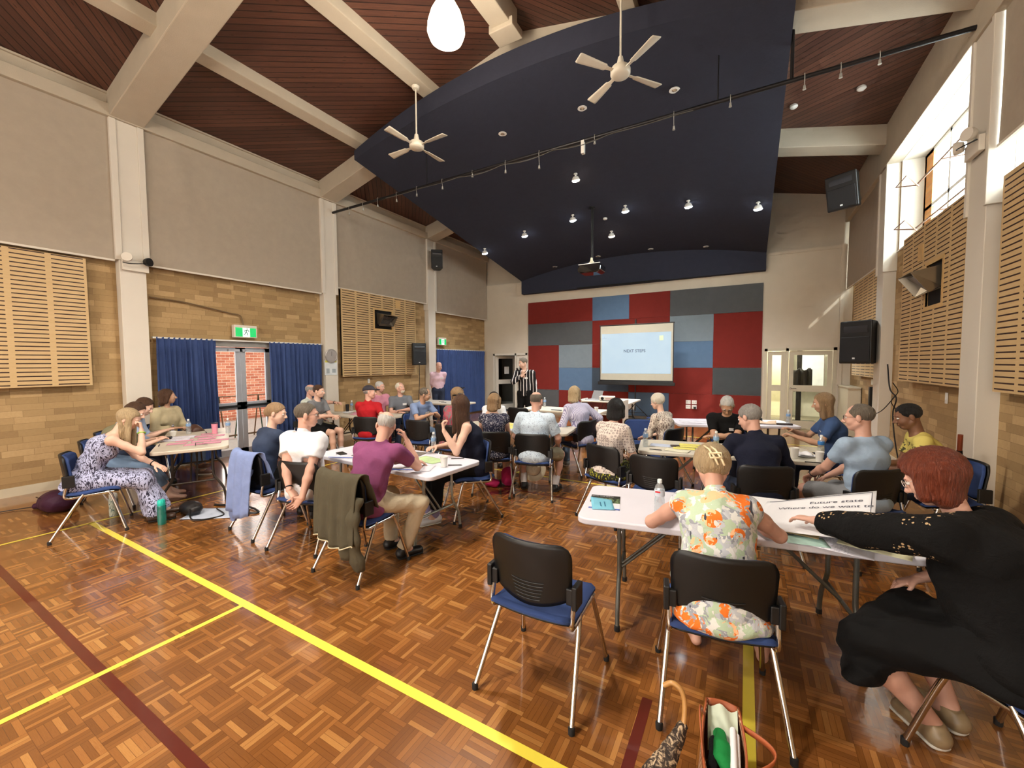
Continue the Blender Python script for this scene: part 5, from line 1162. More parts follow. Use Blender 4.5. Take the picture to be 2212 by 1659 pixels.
P_('person with wavy brown hair in a light blue shirt behind the pinned-up brown hair', 'nearest the bricks at the pink note table', (-7.55, 2.16), -30, lean=26, head=(-15, 10, 0), hairs=('curly', 'brown'), arms={'R': (.14, .50, .80, None, dict(curl=.3)), 'L': (-.08, .44, .78)}, top=dict(mat=F_('pale_blue_shirt', (168, 186, 214)), sleeve=1.4, collar=1), bottom=dict(mat=dden))
P_('woman in a beige jacket and striped top, brown hair, looking to the stage', 'of the woman in the beige jacket', (-7.86, 2.86), -66, tone='tan', sex='f', lean=-4, s=1.0, head=(42, -4, 0), hairs=('bob', 'brown'), arms={'R': (.12, .24, .78, None, dict(curl=.8)), 'L': (-.05, .26, .74)},
   top=dict(mat=F_('beige_jacket', (196, 182, 148)), sleeve=1.75, collar=1, g=.02, name='jacket', loose=.022), bottom=dict(mat=denim), legs={'R': (.05, .56, .22, None, (.1, 1, .2)), 'L': (-.12, .40, .085)}, shoes=(92, 62, 50),
   extra=lambda K: (MB().grid(lambda u, v: tuple(K['C'] + K['FW'] * (K['dc'] + .026 - .03 * abs(2 * u - 1)) + K['Lc'] * (u - .5) * .13 + V3(0, 0, -.20 + .24 * v)), 6, 8).build('striped_top', pat('breton', (222, 220, 222), lambda t, o, b: t.mix(t.m_('LESS_THAN', t.m_('FRACT', t.m_('DIVIDE', t.sep(o)[2], .026)), .45), b, lin((58, 54, 70)))), K['root'], solid=.004)))
# --- table of the man in the purple shirt
P_('sandy haired woman in a navy tee holding a pen to her mouth', 'with a pale blue jacket over it', (-4.42, 2.45), -6, h=.010, sex='f', lean=6, s=.97, head=(-44, 4, 0), hairs=('bun', 'sandy'), arms={'R': (.10, .36, 1.04, (.6, .2, -.8), dict(dir=(-.3, .1, 1), palm=(-.5, -1, 0), curl=1.1)), 'L': (-.08, .34, .68)},
   top=dict(mat=F_('navy_tee', (56, 68, 92)), sleeve=.6), bottom=dict(mat=blk), shoes=(40, 36, 36))
P_('grey haired man in a white short sleeve shirt, hands clasped behind his chair', 'under the man in the white shirt', (-3.68, 2.45), 14, h=NEARH, tone='pink', lean=-4, side=-4, fat=.15, head=(-52, 2, 0), hairs=('short', 'gb'), glasses=(50, 48, 50),
   arms={'R': (.16, -.30, .52, (.5, -1, -.2), dict(dir=(-.6, -.2, -.6), curl=.9, palm=(0, -1, 0))), 'L': (.06, -.33, .53, (-1, -.3, .0), dict(dir=(.7, -.1, -.5), curl=.9))}, top=dict(mat=F_('white_linen', (232, 232, 238)), sleeve=.62, collar=1, loose=.026, g=.022, wr=.009), bottom=dict(mat=dden), extra=x_watch('L'), legs={'R': (.10, .50, .085), 'L': (-.12, .46, .085)}, shoes=(40, 44, 60))
P_('balding grey haired man in a purple polo shirt and cream trousers', 'with a dark olive jacket over its back', (-2.84, 2.40), 14, chair_th=0, cdx=-.02, cdy=-.04, h=.0075, tone='pink', fat=.15, lean=17, hunch=12, side=6, head=(20, 4, 0), hairs=('bald', 'silver'),
   arms={'R': (.20, .36, 1.03, (.4, .8, -.9), dict(dir=(-.35, -.15, 1), palm=(-.8, -.6, 0), curl=.8)), 'L': (.16, .52, .80, (-.8, .3, -.5), dict(curl=.6))}, top=dict(mat=F_('purple_polo', (134, 72, 112)), sleeve=.66, collar=1, wr=.008), bottom=dict(mat=beige, wr=.009), shoes=(22, 22, 24), extra=x_belt, legs={'R': (.24, .20, .085, (.9, 1, .9), (.7, 1, 0)), 'L': (.02, .34, .085, (.1, 1, .9), (.5, 1, 0))}, socks=(28, 28, 30))
P_('woman with long dark brown hair in a sleeveless navy top, forearm raised', 'under the woman in the sleeveless navy top', (-2.76, 3.86), 141, h=NEARH, sex='f', fat=.35, lean=8, s=1.04, head=(-72, -2, 0), twist=-12, hairs=('longer', 'brown'),
   arms={'L': (-.20, .36, 1.02, (-.4, .6, -.9), dict(dir=(.3, .1, 1), palm=(0, -1, .2), curl=1.3)), 'R': (.05, .40, .80)}, top=dict(mat=navy, sleeve=0, strap=1, neck=-.03), bottom=dict(mat=blk, len=.92), shoes=(226, 226, 228), socks=(150, 140, 176), extra=x_sunglasses, legs={'L': (-.16, .46, .085), 'R': (.02, .52, .085)})
P_('woman with very long straight blonde hair in a grey and pink top', 'under the woman with very long blonde hair', (-3.86, 4.93), -8, sex='f', lean=6, s=1.03, head=(-16, 0, 0), hairs=('longer', 'dblonde'), top=dict(mat=pat('grey_pink', (120, 110, 112), p_leaf((176, 66, 84), 8, .5)), sleeve=.8), bottom=dict(mat=dden), extra=x_sunglasses)
P_('woman with shoulder length blonde hair in a dark printed sleeveless dress', 'under the woman in the dark printed dress', (-2.99, 4.72), 28, h=.010, sex='f', lean=4, s=.96, head=(-30, 0, 0), hairs=('bob', 'dblonde'), top=dict(mat=pat('navy_print', (36, 38, 58), p_leaf((226, 224, 230), 26, .40)), sleeve=.2, neck=-.01), bottom=dict(kind='skirt', mat=MC['navy_print'], len=.45), shoes=(230, 228, 226), legs={'R': (.14, .30, .085), 'L': (-.06, .34, .085)}, arms={'L': (-.1, .4, .8), 'R': (.06, .36, .80)})
P_('bald man in a pale blue leaf-print shirt seen from behind', 'under the man in the pale blue leaf print shirt', (-2.41, 4.81), 15, h=NEARH, tone='pink', fat=.35, lean=6, head=(-16, 2, 0), hairs=('bald', 'gb'), top=dict(mat=pat('blue_leaf', (198, 214, 228), p_leaf((84, 98, 128), 30, .40)), sleeve=.8, collar=1, loose=.026, g=.02), bottom=dict(kind='shorts', mat=F_('khaki', (150, 140, 116)), len=.46), shoes=(24, 24, 26), socks=(226, 224, 226), legs={'R': (.24, .22, .085, (.5, 1, .6)), 'L': (-.20, .24, .085, (-.5, 1, .6))}, arms={'R': (.26, .30, .62), 'L': (-.24, .3, .62)})
P_('woman with dark hair tied back resting her face on her hand across the middle table', 'across the middle table', (-3.92, 6.2), -150, h=FAR, sex='f', lean=22, s=.93, head=(40, 6, 0), hairs=('bob', 'dark'), arms={'R': (.05, .36, .98, (.4, .5, -1), dict(dir=(0, 0, 1), palm=(0, -1, 0), curl=.9)), 'L': (-.1, .4, .8)}, top=dict(mat=F_('white_top', (220, 224, 232)), sleeve=.7), bottom=dict(mat=dden))
# --- table with yellow notes
P_('woman with a dark black bob in a cream lace blouse seen from behind', 'under the woman in the cream lace blouse', (-1.30, 4.52), -22, h=NEARH, sex='f', fat=.3, lean=4, s=.98, head=(12, 4, 0), hairs=('bob', 'black'), top=dict(mat=pat('lace', (214, 202, 192), p_rings((150, 136, 132), 34)), sleeve=.9), bottom=dict(kind='skirt', mat=pat('yellow_black', (40, 40, 34), p_leaf((186, 186, 60), 14, .42)), len=.5), shoes=(30, 28, 28))
P_('elderly woman with short white hair in a cream and brown swirl blouse looking left', 'under the woman with short white hair', (-.98, 6.06), 66, h=FAR, sex='f', s=.93, lean=8, head=(4, 4, 0), hairs=('puff', 'white'), top=dict(mat=pat('swirl', (226, 214, 200), p_leaf((118, 98, 92), 18, .46)), sleeve=1.3), bottom=dict(mat=blk))
P_('man with silver hair and glasses in a black polo shirt, looking down', 'under the man in the black polo shirt', (-.20, 6.22), 178, h=.0095, tone='tan', fat=.25, lean=14, head=(4, 30, 0), hairs=('short', 'silver'), glasses=(30, 26, 26), arms={'R': (-.10, .36, .80, (1, -.1, -.5), dict(dir=(-1, .1, 0), curl=.4)), 'L': (.10, .42, .80, (-1, -.1, -.5), dict(dir=(1, .1, 0), curl=.4))}, top=dict(mat=blk, sleeve=.72, collar=1), bottom=dict(mat=dden), extra=x_badge)
P_('man with curly grey hair in a dark navy shirt seen from behind', 'under the man in the dark navy shirt', (.12, 4.34), 18, h=.0095, tone='pink', fat=.3, lean=12, head=(38, 14, 0), hairs=('curly', 'grey'), arms={'R': (.2, .4, .8), 'L': (-.22, .42, .80)}, top=dict(mat=F_('deep_navy', (24, 28, 46)), sleeve=1.3, collar=1), bottom=dict(mat=dden))
P_('woman with straight light brown hair in a blue tee', 'under the woman in the blue tee', (.93, 6.12), 92, h=.0115, tone='tan', sex='f', lean=6, s=1.02, head=(-4, 4, 0), hairs=('long', 'dblonde'), arms={'L': (-.22, .42, .86, (-.6, .2, -1), dict(curl=1.0)), 'R': (.0, .42, .90)}, top=dict(mat=F_('blue_tee', (64, 88, 132)), sleeve=.7), bottom=dict(mat=F_('navy_skirt', (34, 40, 66))), extra=x_badge)
P_('man with cropped greying hair and black glasses in a pale blue tee and grey shorts', 'under the man in the pale blue tee', (.90, 4.62), 36, h=NEARH, tone='pink', lean=-2, head=(38, 2, 0), hairs=('receding', 'gb'), glasses=(24, 24, 26), arms={'L': (-.14, .36, .66, None, dict(curl=.9)), 'R': (-.04, .34, .62)}, top=dict(mat=F_('ice_blue_tee', (160, 182, 206)), sleeve=.62), bottom=dict(kind='shorts', mat=grey, len=.46), shoes=(60, 56, 54), extra=x_watch('L'), legs={'L': (-.20, .40, .085), 'R': (.10, .40, .085)})
P_('man with black hair in a yellow graphic tee near the right wall', 'beside the wood-handled umbrella at the right wall', (1.52, 5.22), 84, chair_th=96, cdx=.12, h=.0085, tone='brown', lean=12, head=(10, 6, 0), hairs=('short', 'black', 1.0), arms={'L': (-.14, .36, .74), 'R': (.0, .36, .72)}, top=dict(mat=pat('yellow_tee', (214, 198, 110), lambda t, o, b: t.mix(t.m_('MULTIPLY', t.m_('MULTIPLY', t.m_('GREATER_THAN', t.noise(o, 30, 3), .55), t.m_('LESS_THAN', t.m_('ABSOLUTE', t.m_('SUBTRACT', t.sep(o)[2], .92)), .07)), t.m_('GREATER_THAN', t.sep(o)[1], .08)), b, lin((90, 88, 60)))), sleeve=.6), bottom=dict(mat=dden))
# --- nearest table
P_('woman in an orange floral sleeveless blouse with a cream claw clip', 'under the woman in the orange floral blouse', (-.105, 2.29), 10.6, h=.0068, tone='pink', sex='f', fat=.45, lean=16, hunch=14, s=.98, head=(0, 24, 0), hairs=('clip', 'blonde', 1.2),
   arms={'R': (.24, .50, .79, (.9, -.1, -.6), dict(curl=.4, dir=(-.5, .8, 0))), 'L': (-.20, .50, .79, (-.9, -.1, -.6), dict(curl=.4))}, top=dict(mat=pat('orange_floral', (200, 204, 206), p_floral), sleeve=0, collar=1, g=.022, wr=.007, hem=-.10), bottom=dict(kind='skirt', mat=MC['orange_floral'], len=.52), shoes=None, extra=x_clawclip, legs={'R': (.30, .40, .085), 'L': (-.06, .44, .085)})
P_('woman with auburn hair in a black eyelet dress reaching across the near table', 'at the bottom right under the woman in black', (.955, 2.42), 48, chair_th=40, cdx=.10, cdy=-.02, h=.0068, tone='pink', sex='f', fat=.6, lean=18, hunch=12, side=4, s=1.03, head=(14, 12, 0), hairs=('bob', 'red', 1.22), glasses=(206, 190, 180),
   arms={'L': (-.14, .80, .84, (-.6, -.3, -.4), dict(curl=.5, dir=(.0, 1, -.15))), 'R': (.22, .40, .62, (1, -.4, -.3))}, top=dict(mat=pat('black_eyelet', (9, 9, 10), p_eyelet, wr=.5), sleeve=1.82, g=.03, loose=.045, cuff=-.01, wr=.012, wf=16, neck=.0, name='dress_bodice'), bottom=dict(kind='skirt', mat=F_('black_dress', (8, 8, 9)), len=.56, flare=.12, g=.03, wr=.012), shoes=(150, 130, 100),
   legs={'L': (-.04, .20, .085, (-.8, 1, .5), (.4, 1, 0)), 'R': (.14, .22, .085, (.1, 1, .6), (.2, 1, 0))})
# --- far left table
P_('bald older man in a pale checked shirt, arm stretched over the table', 'partly hidden behind the grey tee man', (-7.55, 5.02), -58, h=FAR, tone='pink', lean=2, s=.97, head=(6, 0, 0), hairs=('bald', 'grey'), arms={'L': (-.06, .52, .98, (-1, .2, -.4), dict(curl=.8)), 'R': (.10, .3, .68)}, top=dict(mat=pat('pale_check', (206, 212, 202), p_spots((150, 160, 150), 60, .25)), sleeve=.7, collar=1), bottom=dict(mat=F_('khaki', (150, 140, 116))), extra=x_watch('L'))
P_('young man with cropped brown hair in a grey tee and black shorts, hands together', 'under the young man in the grey tee', (-6.92, 4.76), -72, h=.0105, tone='fair', lean=2, s=1.0, head=(8, -2, 0), hairs=('short', 'brown'), arms={'R': (.02, .36, .80, (.9, 0, -.6), dict(curl=.8)), 'L': (-.03, .36, .78, None, dict(curl=.8))}, top=dict(mat=grey, sleeve=.66), bottom=dict(kind='shorts', mat=blk, len=.40), shoes=(60, 110, 150), socks=(220, 220, 224))
P_('man in a red polo shirt and dark grey cap looking towards the stage', 'under the man in the red polo shirt', (-5.74, 4.98), 20, h=.0105, tone='pink', lean=6, side=-6, head=(-70, 0, 0), hairs=('cap', 'grey'), top=dict(mat=F_('red_polo', (176, 30, 38)), sleeve=.7, collar=1), bottom=dict(mat=F_('maroon', (110, 24, 30))), extra=x_cap((62, 60, 68)), arms={'R': (.30, .1, .70), 'L': (-.1, .34, .8)})
P_('grey haired person in a pink top mostly hidden behind the dark grey cap', 'hidden behind the red polo man', (-7.02, 6.34), -110, h=FAR, tone='pink', s=1., lean=2, head=(30, 0, 0), hairs=('short', 'silver'), top=dict(mat=F_('pink_top', (206, 140, 160)), sleeve=.7), bottom=dict(mat=dden))
P_('man with white beard and receding hair in a grey polo shirt, head tilted back', 'under the bearded man in the grey polo shirt', (-6.30, 6.28), -128, h=.0115, tone='pink', lean=0, s=.98, head=(34, -16, 0), hairs=('receding', 'white'), beard='white', arms={'L': (.02, .26, .80, (-1, .2, -.5), dict(curl=.8)), 'R': (.05, .3, .76)}, top=dict(mat=F_('grey_polo', (112, 116, 124)), sleeve=.7, collar=1), bottom=dict(mat=dden), extra=x_badge)
P_('man with shaved grey hair in a blue grey polo shirt, hands clasped', 'under the man in the blue grey polo shirt', (-5.20, 5.60), -98, h=.0105, tone='tan', lean=16, s=.98, head=(38, 4, 0), hairs=('receding', 'gb'), arms={'R': (.05, .42, .86, (.9, .0, -.7), dict(curl=.9)), 'L': (-.02, .42, .86, (-.9, 0, -.7), dict(curl=.9))}, top=dict(mat=F_('blue_grey_polo', (122, 140, 176)), sleeve=.7, collar=1), bottom=dict(mat=denim), extra=x_badge)
# --- table below the screen
P_('woman with wavy blonde hair in a lilac striped shirt and jeans turned towards the stage', 'under the woman in the lilac striped shirt', (-2.30, 6.20), 70, h=.0105, sex='f', lean=8, s=1.02, head=(-52, 0, 0), twist=-16, hairs=('wavy', 'blonde'), arms={'R': (.40, .12, .82, (.6, -.6, -.6)), 'L': (-.18, .34, .70)}, top=dict(mat=pat('lilac_stripe', (206, 204, 222), p_stripe((134, 128, 168), .018, .35)), sleeve=1.5, collar=1, loose=.024, g=.02), bottom=dict(mat=denim), shoes=(120, 124, 118), legs={'L': (-.14, .46, .085), 'R': (.12, .40, .085)})
# --- standing
P_('bald man in a pale pink shirt standing by the far blue curtain', '', (-7.9, 9.4), -128, chair_th=False, h=FAR, stand=True, tone='pink', s=1.03, lean=1, head=(18, 8, 0), hairs=None, arms={'R': (.12, -.16, .92, (1, -.5, 0)), 'L': (-.10, -.16, .92, (-1, -.5, 0))}, top=dict(mat=F_('pale_pink_shirt', (222, 190, 204)), sleeve=1.3, collar=1, hem=.04), bottom=dict(mat=dden), extra=x_badge)
P_('man in a black and white striped shirt speaking into a microphone', '', (-4.72, 8.9), -168, chair_th=False, h=.0105, stand=True, tone='fair', s=1.08, lean=1, head=(-38, 8, 0), hairs=('short', 'gb'), arms={'R': (.0, .22, 1.46, (1, .1, -.6), dict(dir=(-.2, .2, 1), curl=1.5, palm=(0, -1, 0))), 'L': (-.26, .04, .88, (-1, -.6, 0), dict(curl=.7, palm=(1, 0, 0)))},
   top=dict(mat=pat('bw_stripe', (30, 28, 30), p_stripe((226, 222, 220), .075, .22)), sleeve=1.8, collar=1, hem=-.06, loose=.02, g=.018), bottom=dict(mat=blk), extra=x_badge)
# --- empty chairs
chair(-.955, 2.01, 0, 'empty blue seat chair alone at the left end of the nearest table')
chair(-.76, 4.26, -2, 'empty chair between the lace blouse woman and the yellow note table')
chair(-4.62, 5.10, 8, 'empty black back chair behind the man in the blue grey polo shirt')
chair(-1.55, 6.95, 100, 'empty chair behind the dark black bob, beside the cup table')
chair(-1.42, 6.52, 200, 'empty chair showing its blue back cushion beside the white haired woman')
chair(-4.05, 7.45, 5, 'empty blue chair tucked under the left end of the table below the screen')
# ================================================================ things on the tables and the floor
TZ = .7435
WPAP = M_('white_paper', (236, 236, 240), .8, noise=.015)
def sheet(x, y, rz, w, d, mat, label, name='paper_sheet', cat='paper', g=None, z=TZ, curl=0):
    e = MB().grid(lambda u, v: ((u - .5) * w, (v - .5) * d, .0012 + curl * ((2 * u - 1) ** 2) * .5 + curl * .5 * v * v), 8, 8).build(name, mat, loc=(x, y, z), rot=(0, 0, math.radians(rz)), smooth=60, solid=.001)
    return tag(e, label, cat, g)
def note_mat(name, c, ink=(60, 60, 70)):
    if name in MC: return MC[name]
    t = NT(name); x, y, z = t.sep(t.obj()); l = t.m_('LESS_THAN', t.m_('FRACT', t.m_('DIVIDE', y, .022)), .3); w_ = t.m_('GREATER_THAN', t.noise(t.map(t.obj(), (90, 8, 1)), 1.5, 2), .5)
    m = t.m_('MULTIPLY', t.m_('MULTIPLY', l, w_), t.m_('LESS_THAN', t.m_('ABSOLUTE', x), .08)); MC[name] = t.bsdf(Base_Color=t.mix(t.m_('MULTIPLY', m, .6), lin(c), lin(ink)), Roughness=.8); return MC[name]
PINK = note_mat('pink_note', (230, 160, 184), (150, 90, 110)); YELN = note_mat('yellow_note', (240, 230, 120), (150, 140, 90)); PRT = note_mat('printed_page', (226, 224, 234), (120, 110, 150)); GRN = note_mat('green_note', (190, 216, 160))
BLUEP = M_('blue_paper', (120, 190, 214), .6); EDGEB = M_('blue_band', (70, 100, 190), .6)
def bottle(x, y, label, z=TZ, h=.215, r=.031, lab=(130, 164, 204), cap=(236, 240, 240), body=None):
    e = empty('water_bottle', (x, y, z), 0, label, 'bottle', 'plastic water bottles')
    k = h / .215; t = MC.get('clear_plastic')
    if not t:
        q = NT('clear_plastic'); tr = q.node('ShaderNodeBsdfTransparent', {0: (.86, .90, .92, 1)}); gl = q.node('ShaderNodeBsdfGlossy', {0: (1, 1, 1, 1), 'Roughness': .08}); df = q.node('ShaderNodeBsdfDiffuse', {0: (.8, .84, .86, 1)})
        fz = q.m_('ADD', .10, q.m_('MULTIPLY', q.noise(q.obj(), 30, 2), .2)); a = q.node('ShaderNodeMixShader', {0: fz, 1: tr, 2: gl}); b_ = q.node('ShaderNodeMixShader', {0: .16, 1: a, 2: df}); q.l.new(b_.outputs[0], q.out.inputs[0]); MC['clear_plastic'] = t = q.m
    MB().lathe([(0, 0), (r * .9, 0), (r, .008), (r, .035 * k), (r * .93, .045 * k), (r, .055 * k), (r, .085 * k), (r * .90, .10 * k), (r, .115 * k), (r, .15 * k), (r * .85, .172 * k), (r * .42, .190 * k), (r * .40, .198 * k)], 20).build('bottle_body', body or t, e, smooth=50)
    MB().lathe([(r * 1.01, .112 * k), (r * 1.02, .113 * k), (r * 1.02, .15 * k), (r * 1.0, .151 * k)], 20).build('bottle_label', M_('label_%d_%d' % (lab[0], lab[1]), lab, .5, noise=.12, nscale=60), e, smooth=50)
    MB().lathe([(0, .194 * k), (r * .46, .194 * k), (r * .46, .213 * k), (r * .4, .217 * k), (0, .217 * k)], 16).build('bottle_cap', M_('cap_%d_%d' % (cap[0], cap[1]), cap, .4), e, smooth=40); return e
def cup(x, y, label, z=TZ, h=.095, r0=.028, r1=.038, col=(238, 236, 230), name='paper_cup'):
    b = MB().lathe([(0, 0), (r0, 0), (r1, h), (r1 + .003, h + .002), (r1, h + .004), (r1 - .003, h), (r0 - .003, .006), (0, .006)], 20); o = b.build(name, M_('cup_%d_%d' % (col[0], col[2]), col, .5), loc=(x, y, z), smooth=40); return tag(o, label, 'cup', 'cups on the tables')
def pen(x, y, rz, label, z=TZ, m=None):
    o = MB().tube([(-.07, 0, .006), (.06, 0, .006)], .005, 8).tube([(.06, 0, .006), (.07, 0, .005)], [.004, .001], 8).build('pen', m or BLACKP, loc=(x, y, z), rot=(0, 0, math.radians(rz)), smooth=50); return tag(o, label, 'pen', 'pens on the tables')
def slab(x, y, rz, w, d, h, mat, label, name, cat, z=TZ, bev=.004):
    o = MB().prism(rrect(w / 2, d / 2, min(w, d) * .12, 3), 0, h).build(name, mat, loc=(x, y, z + .0005), rot=(0, 0, math.radians(rz)), smooth=40, bevel=bev if h > .006 else 0); return tag(o, label, cat)
# table by the glass doors
for i, (x, y, r, w, d) in enumerate([(-6.05, 2.45, 60, .20, .14), (-6.22, 2.60, 66, .20, .14), (-6.38, 2.74, 63, .20, .14), (-6.30, 2.37, 60, .20, .14), (-6.47, 2.52, 62, .19, .14), (-6.62, 2.80, 70, .20, .14), (-6.12, 2.78, 58, .20, .14), (-6.78, 2.95, 64, .2, .14), (-5.98, 2.62, 62, .2, .14), (-6.53, 2.92, 61, .2, .14)]):
    sheet(x, y, r, w, d, PINK, 'pink handwritten note on the table by the glass doors', 'sticky_note', 'note', 'pink notes on the table by the glass doors', TZ + .001 * (i % 3))
sheet(-6.62, 2.48, 63, .30, .21, PRT, 'white printed page beside the black case and pink notes', z=TZ + .003, g='printed pages'); sheet(-6.80, 2.62, 60, .30, .21, PRT, 'white printed page under the edge of the other page near the white cup', z=TZ + .002, g='printed pages')
cup(-7.02, 2.60, 'white teacup on the table by the glass doors', h=.065, r0=.026, r1=.042); slab(-6.83, 2.43, 55, .16, .085, .03, BLACKP, 'black zipped case beside the white teacup', 'zip_case', 'case')
bottle(-7.05, 2.80, 'clear water bottle with blue label beside the white teacup'); bottle(-6.62, 3.12, 'clear water bottle beside the pink tumbler')
e = empty('tumbler', (-6.72, 2.99, TZ), 0, 'tall pink tumbler with a dark lid beside a water bottle', 'tumbler'); MB().lathe([(0, 0), (.032, 0), (.040, .15), (.036, .15), (0, .14)], 20).build('tumbler_body', M_('pink_plastic', (232, 150, 170), .4), e, smooth=40); MB().lathe([(.041, .15), (.043, .165), (0, .17)], 20).build('tumbler_lid', M_('navy_plastic', (34, 38, 60), .4), e, smooth=40)
pen(-6.34, 2.20, -24, 'black pen on the near edge of the pink note table'); pen(-6.95, 2.98, -20, 'dark pen beside the brown handbag')
e = empty('eyeglasses', (-5.93, 2.42, TZ), math.radians(-25), 'folded dark glasses resting on a folded tissue at the table corner', 'glasses')
def spec(e, m):
    b = MB()
    for s in (-1, 1): b.tube([(s * .033 + .024 * math.cos(t), .0, .02 + .017 * math.sin(t)) for t in [2 * PI * i / 14 for i in range(15)]], .0018, 6); b.tube([(s * .058, 0, .026), (s * .06, .07, .018), (s * .05, .12, .003)], .0018, 6)
    b.tube([(-.009, 0, .024), (.009, 0, .024)], .0018, 6); b.build('glasses_frame', m, e, smooth=180)
spec(e, M_('frame_navy', (34, 34, 50), .3))
o = MB().grid(lambda u, v: (-7.32 + .34 * (u - .5) * .8, 2.98 + .16 * (v - .5), .742 + .10 * math.sin(PI * u) ** .5 * math.sin(PI * v) ** .5), 14, 10).build('handbag', M_('brown_leather', (74, 48, 38), .4, bump=.1), smooth=70, solid=.01); tag(o, 'dark brown leather handbag lying in front of the woman in the beige jacket', 'handbag')
# table of the man in the purple shirt
slab(-3.92, 2.99, -20, .155, .08, .011, BLACKP, 'black phone on the near left of the table with green papers', 'mobile_phone', 'phone')
sheet(-3.77, 2.95, 22, .30, .21, PRT, 'printed booklet with a dark photo lying under the black phone', z=TZ, g='printed pages'); sheet(-3.62, 3.05, 25, .28, .05, M_('photo_dark', (96, 92, 92), .6), 'strip of dark photo on a booklet near the phone', 'booklet', 'booklet', z=TZ + .002); sheet(-3.77, 2.86, 22, .28, .022, EDGEB, 'blue edged booklet bottom near the phone', 'booklet', 'booklet', z=TZ + .003)
sheet(-3.86, 3.34, 10, .30, .18, GRN, 'pale green paper behind the folded glasses', z=TZ); sheet(-2.86, 3.24, -8, .34, .20, GRN, 'large pale green paper beside the white paper cup', z=TZ + .001); sheet(-3.22, 3.38, 14, .28, .2, M_('photo_page', (120, 112, 106), .6, noise=.3, nscale=30), 'photo page beside the large green paper')
sheet(-2.73, 2.93, 24, .30, .22, PRT, 'printed form with blue band under the elbows of the man in purple', z=TZ + .001, g='printed pages'); sheet(-2.80, 2.82, 24, .30, .03, EDGEB, 'blue band of the form under the elbows of the man in purple', 'booklet', 'booklet', z=TZ + .003)
cup(-2.545, 3.10, 'white paper cup at the right end of the table with green papers'); pen(-2.62, 3.42, 40, 'black pen by the elbow of the woman in the navy top'); pen(-2.47, 3.18, 30, 'black pen beside the white paper cup')
e = empty('eyeglasses', (-4.02, 3.33, TZ), math.radians(-15), 'folded blue framed reading glasses on the table with green papers', 'glasses'); spec(e, M_('frame_blue', (70, 90, 190), .3))
bottle(-3.12, 3.62, 'clear water bottle hidden behind the raised hand of the woman in the navy top')
# yellow note table
n = 0
for r in range(4):
    for c_ in range(3):
        if (r, c_) in ((0, 0),): continue
        sheet(-.62 + c_ * .27 + r * .015, 4.96 + r * .135 + c_ * .045, 9.4 + (c_ - 1) * 2, .24, .11, YELN, 'yellow handwritten note strip in the rows on the table', 'paper_note', 'note', 'yellow note strips on the table', TZ + .001 * ((r + c_) % 3))
for x, y, r in ((-.02, 5.08, 30), (.06, 5.16, -20), (.02, 5.26, 60), (.12, 5.30, 10)): sheet(x, y, r, .16, .10, YELN, 'loose yellow note in the scattered heap beside the navy shirt man', 'paper_note', 'note', 'loose yellow notes in a heap', TZ + .004 + .002 * (r % 3))
sheet(-.88, 5.17, 4, .24, .17, M_('pale_blue_sheet', (196, 206, 228), .7), 'pale blue leaflet beside the left water bottle'); sheet(-.66, 4.99 - .06, -8, .26, .12, M_('ivory_sheet', (230, 226, 200), .7), 'folded ivory leaflet at the near left of the yellow note table', curl=.01)
bottle(-1.03, 5.02, 'clear water bottle at the left end of the yellow note table'); bottle(-.28, 5.20, 'clear water bottle amid the yellow notes'); bottle(.72, 5.44, 'water bottle with a bright blue label at the right end of the yellow note table', lab=(50, 120, 190))
cup(.46, 5.12, 'tall white paper cup with a stirrer beside the navy shirt man', h=.11); cup(.66, 5.06, 'white ribbed paper cup at the near right corner of the yellow note table', h=.10)
o = MB().lathe([(0, .004), (.07, .004), (.10, .014), (.105, .016), (.07, 0), (0, 0)], 24).build('paper_plate', WPAP, loc=(.56, 5.28, TZ), smooth=50); tag(o, 'white paper plate with a crumpled napkin between two cups', 'plate')
o = MB().grid(lambda u, v: ((u - .5) * .13, (v - .5) * .11, .012 + .035 * abs(math.sin(u * 5 + v * 3)) * math.sin(PI * v)), 12, 10).build('napkin', WPAP, loc=(.56, 5.29, TZ + .008), smooth=60, solid=.002); tag(o, 'crumpled white napkin on the paper plate', 'napkin')
pen(.60, 4.97, 4, 'black pen at the near right edge of the yellow note table'); pen(-.36, 5.33, 80, 'black marker standing out against the yellow notes'); pen(-.88, 4.86, 0, 'black pen at the near left edge of the yellow note table')
slab(-.72, 5.20, 20, .10, .07, .012, M_('dark_phone', (70, 60, 60), .3), 'dark phone between the pale blue leaflet and the yellow notes', 'mobile_phone', 'phone')
# nearest table
F2 = NT('flyer'); x, y, z = F2.sep(F2.obj()); nn = F2.noise(F2.obj(), 40, 3)
cc = F2.mix(F2.m_('GREATER_THAN', y, .085), F2.mix(F2.m_('GREATER_THAN', nn, .5), lin((44, 58, 40)), lin((120, 140, 100))), lin((34, 36, 32))); cc = F2.mix(F2.m_('LESS_THAN', y, -.02), cc, lin((232, 232, 240))); cc = F2.mix(F2.m_('LESS_THAN', y, -.125), cc, lin((84, 110, 190))); F2.bsdf(Base_Color=cc, Roughness=.35)
o = MB().prism([(-.105, -.145), (.105, -.145), (.105, .145), (-.105, .145)], 0, .002).build('flyer', F2.m, loc=(-.865, 2.855, TZ), rot=(0, 0, math.radians(14))); tag(o, 'glossy flyer with a dark photo and blue band under the pale blue booklet', 'flyer')
text('SAVE THE DATE', .022, WPAP, o, (-.02, .118, .0030), (0, 0, 0))
o = MB().grid(lambda u, v: ((u - .5) * .15, (v - .5) * .205, .004 + .018 * (v ** 2) * (1 - u)), 8, 8).build('booklet', BLUEP, loc=(-.865, 2.79, TZ), rot=(0, 0, math.radians(22)), smooth=60, solid=.002); tag(o, 'pale blue booklet lying on the dark flyer at the left of the nearest table', 'booklet')
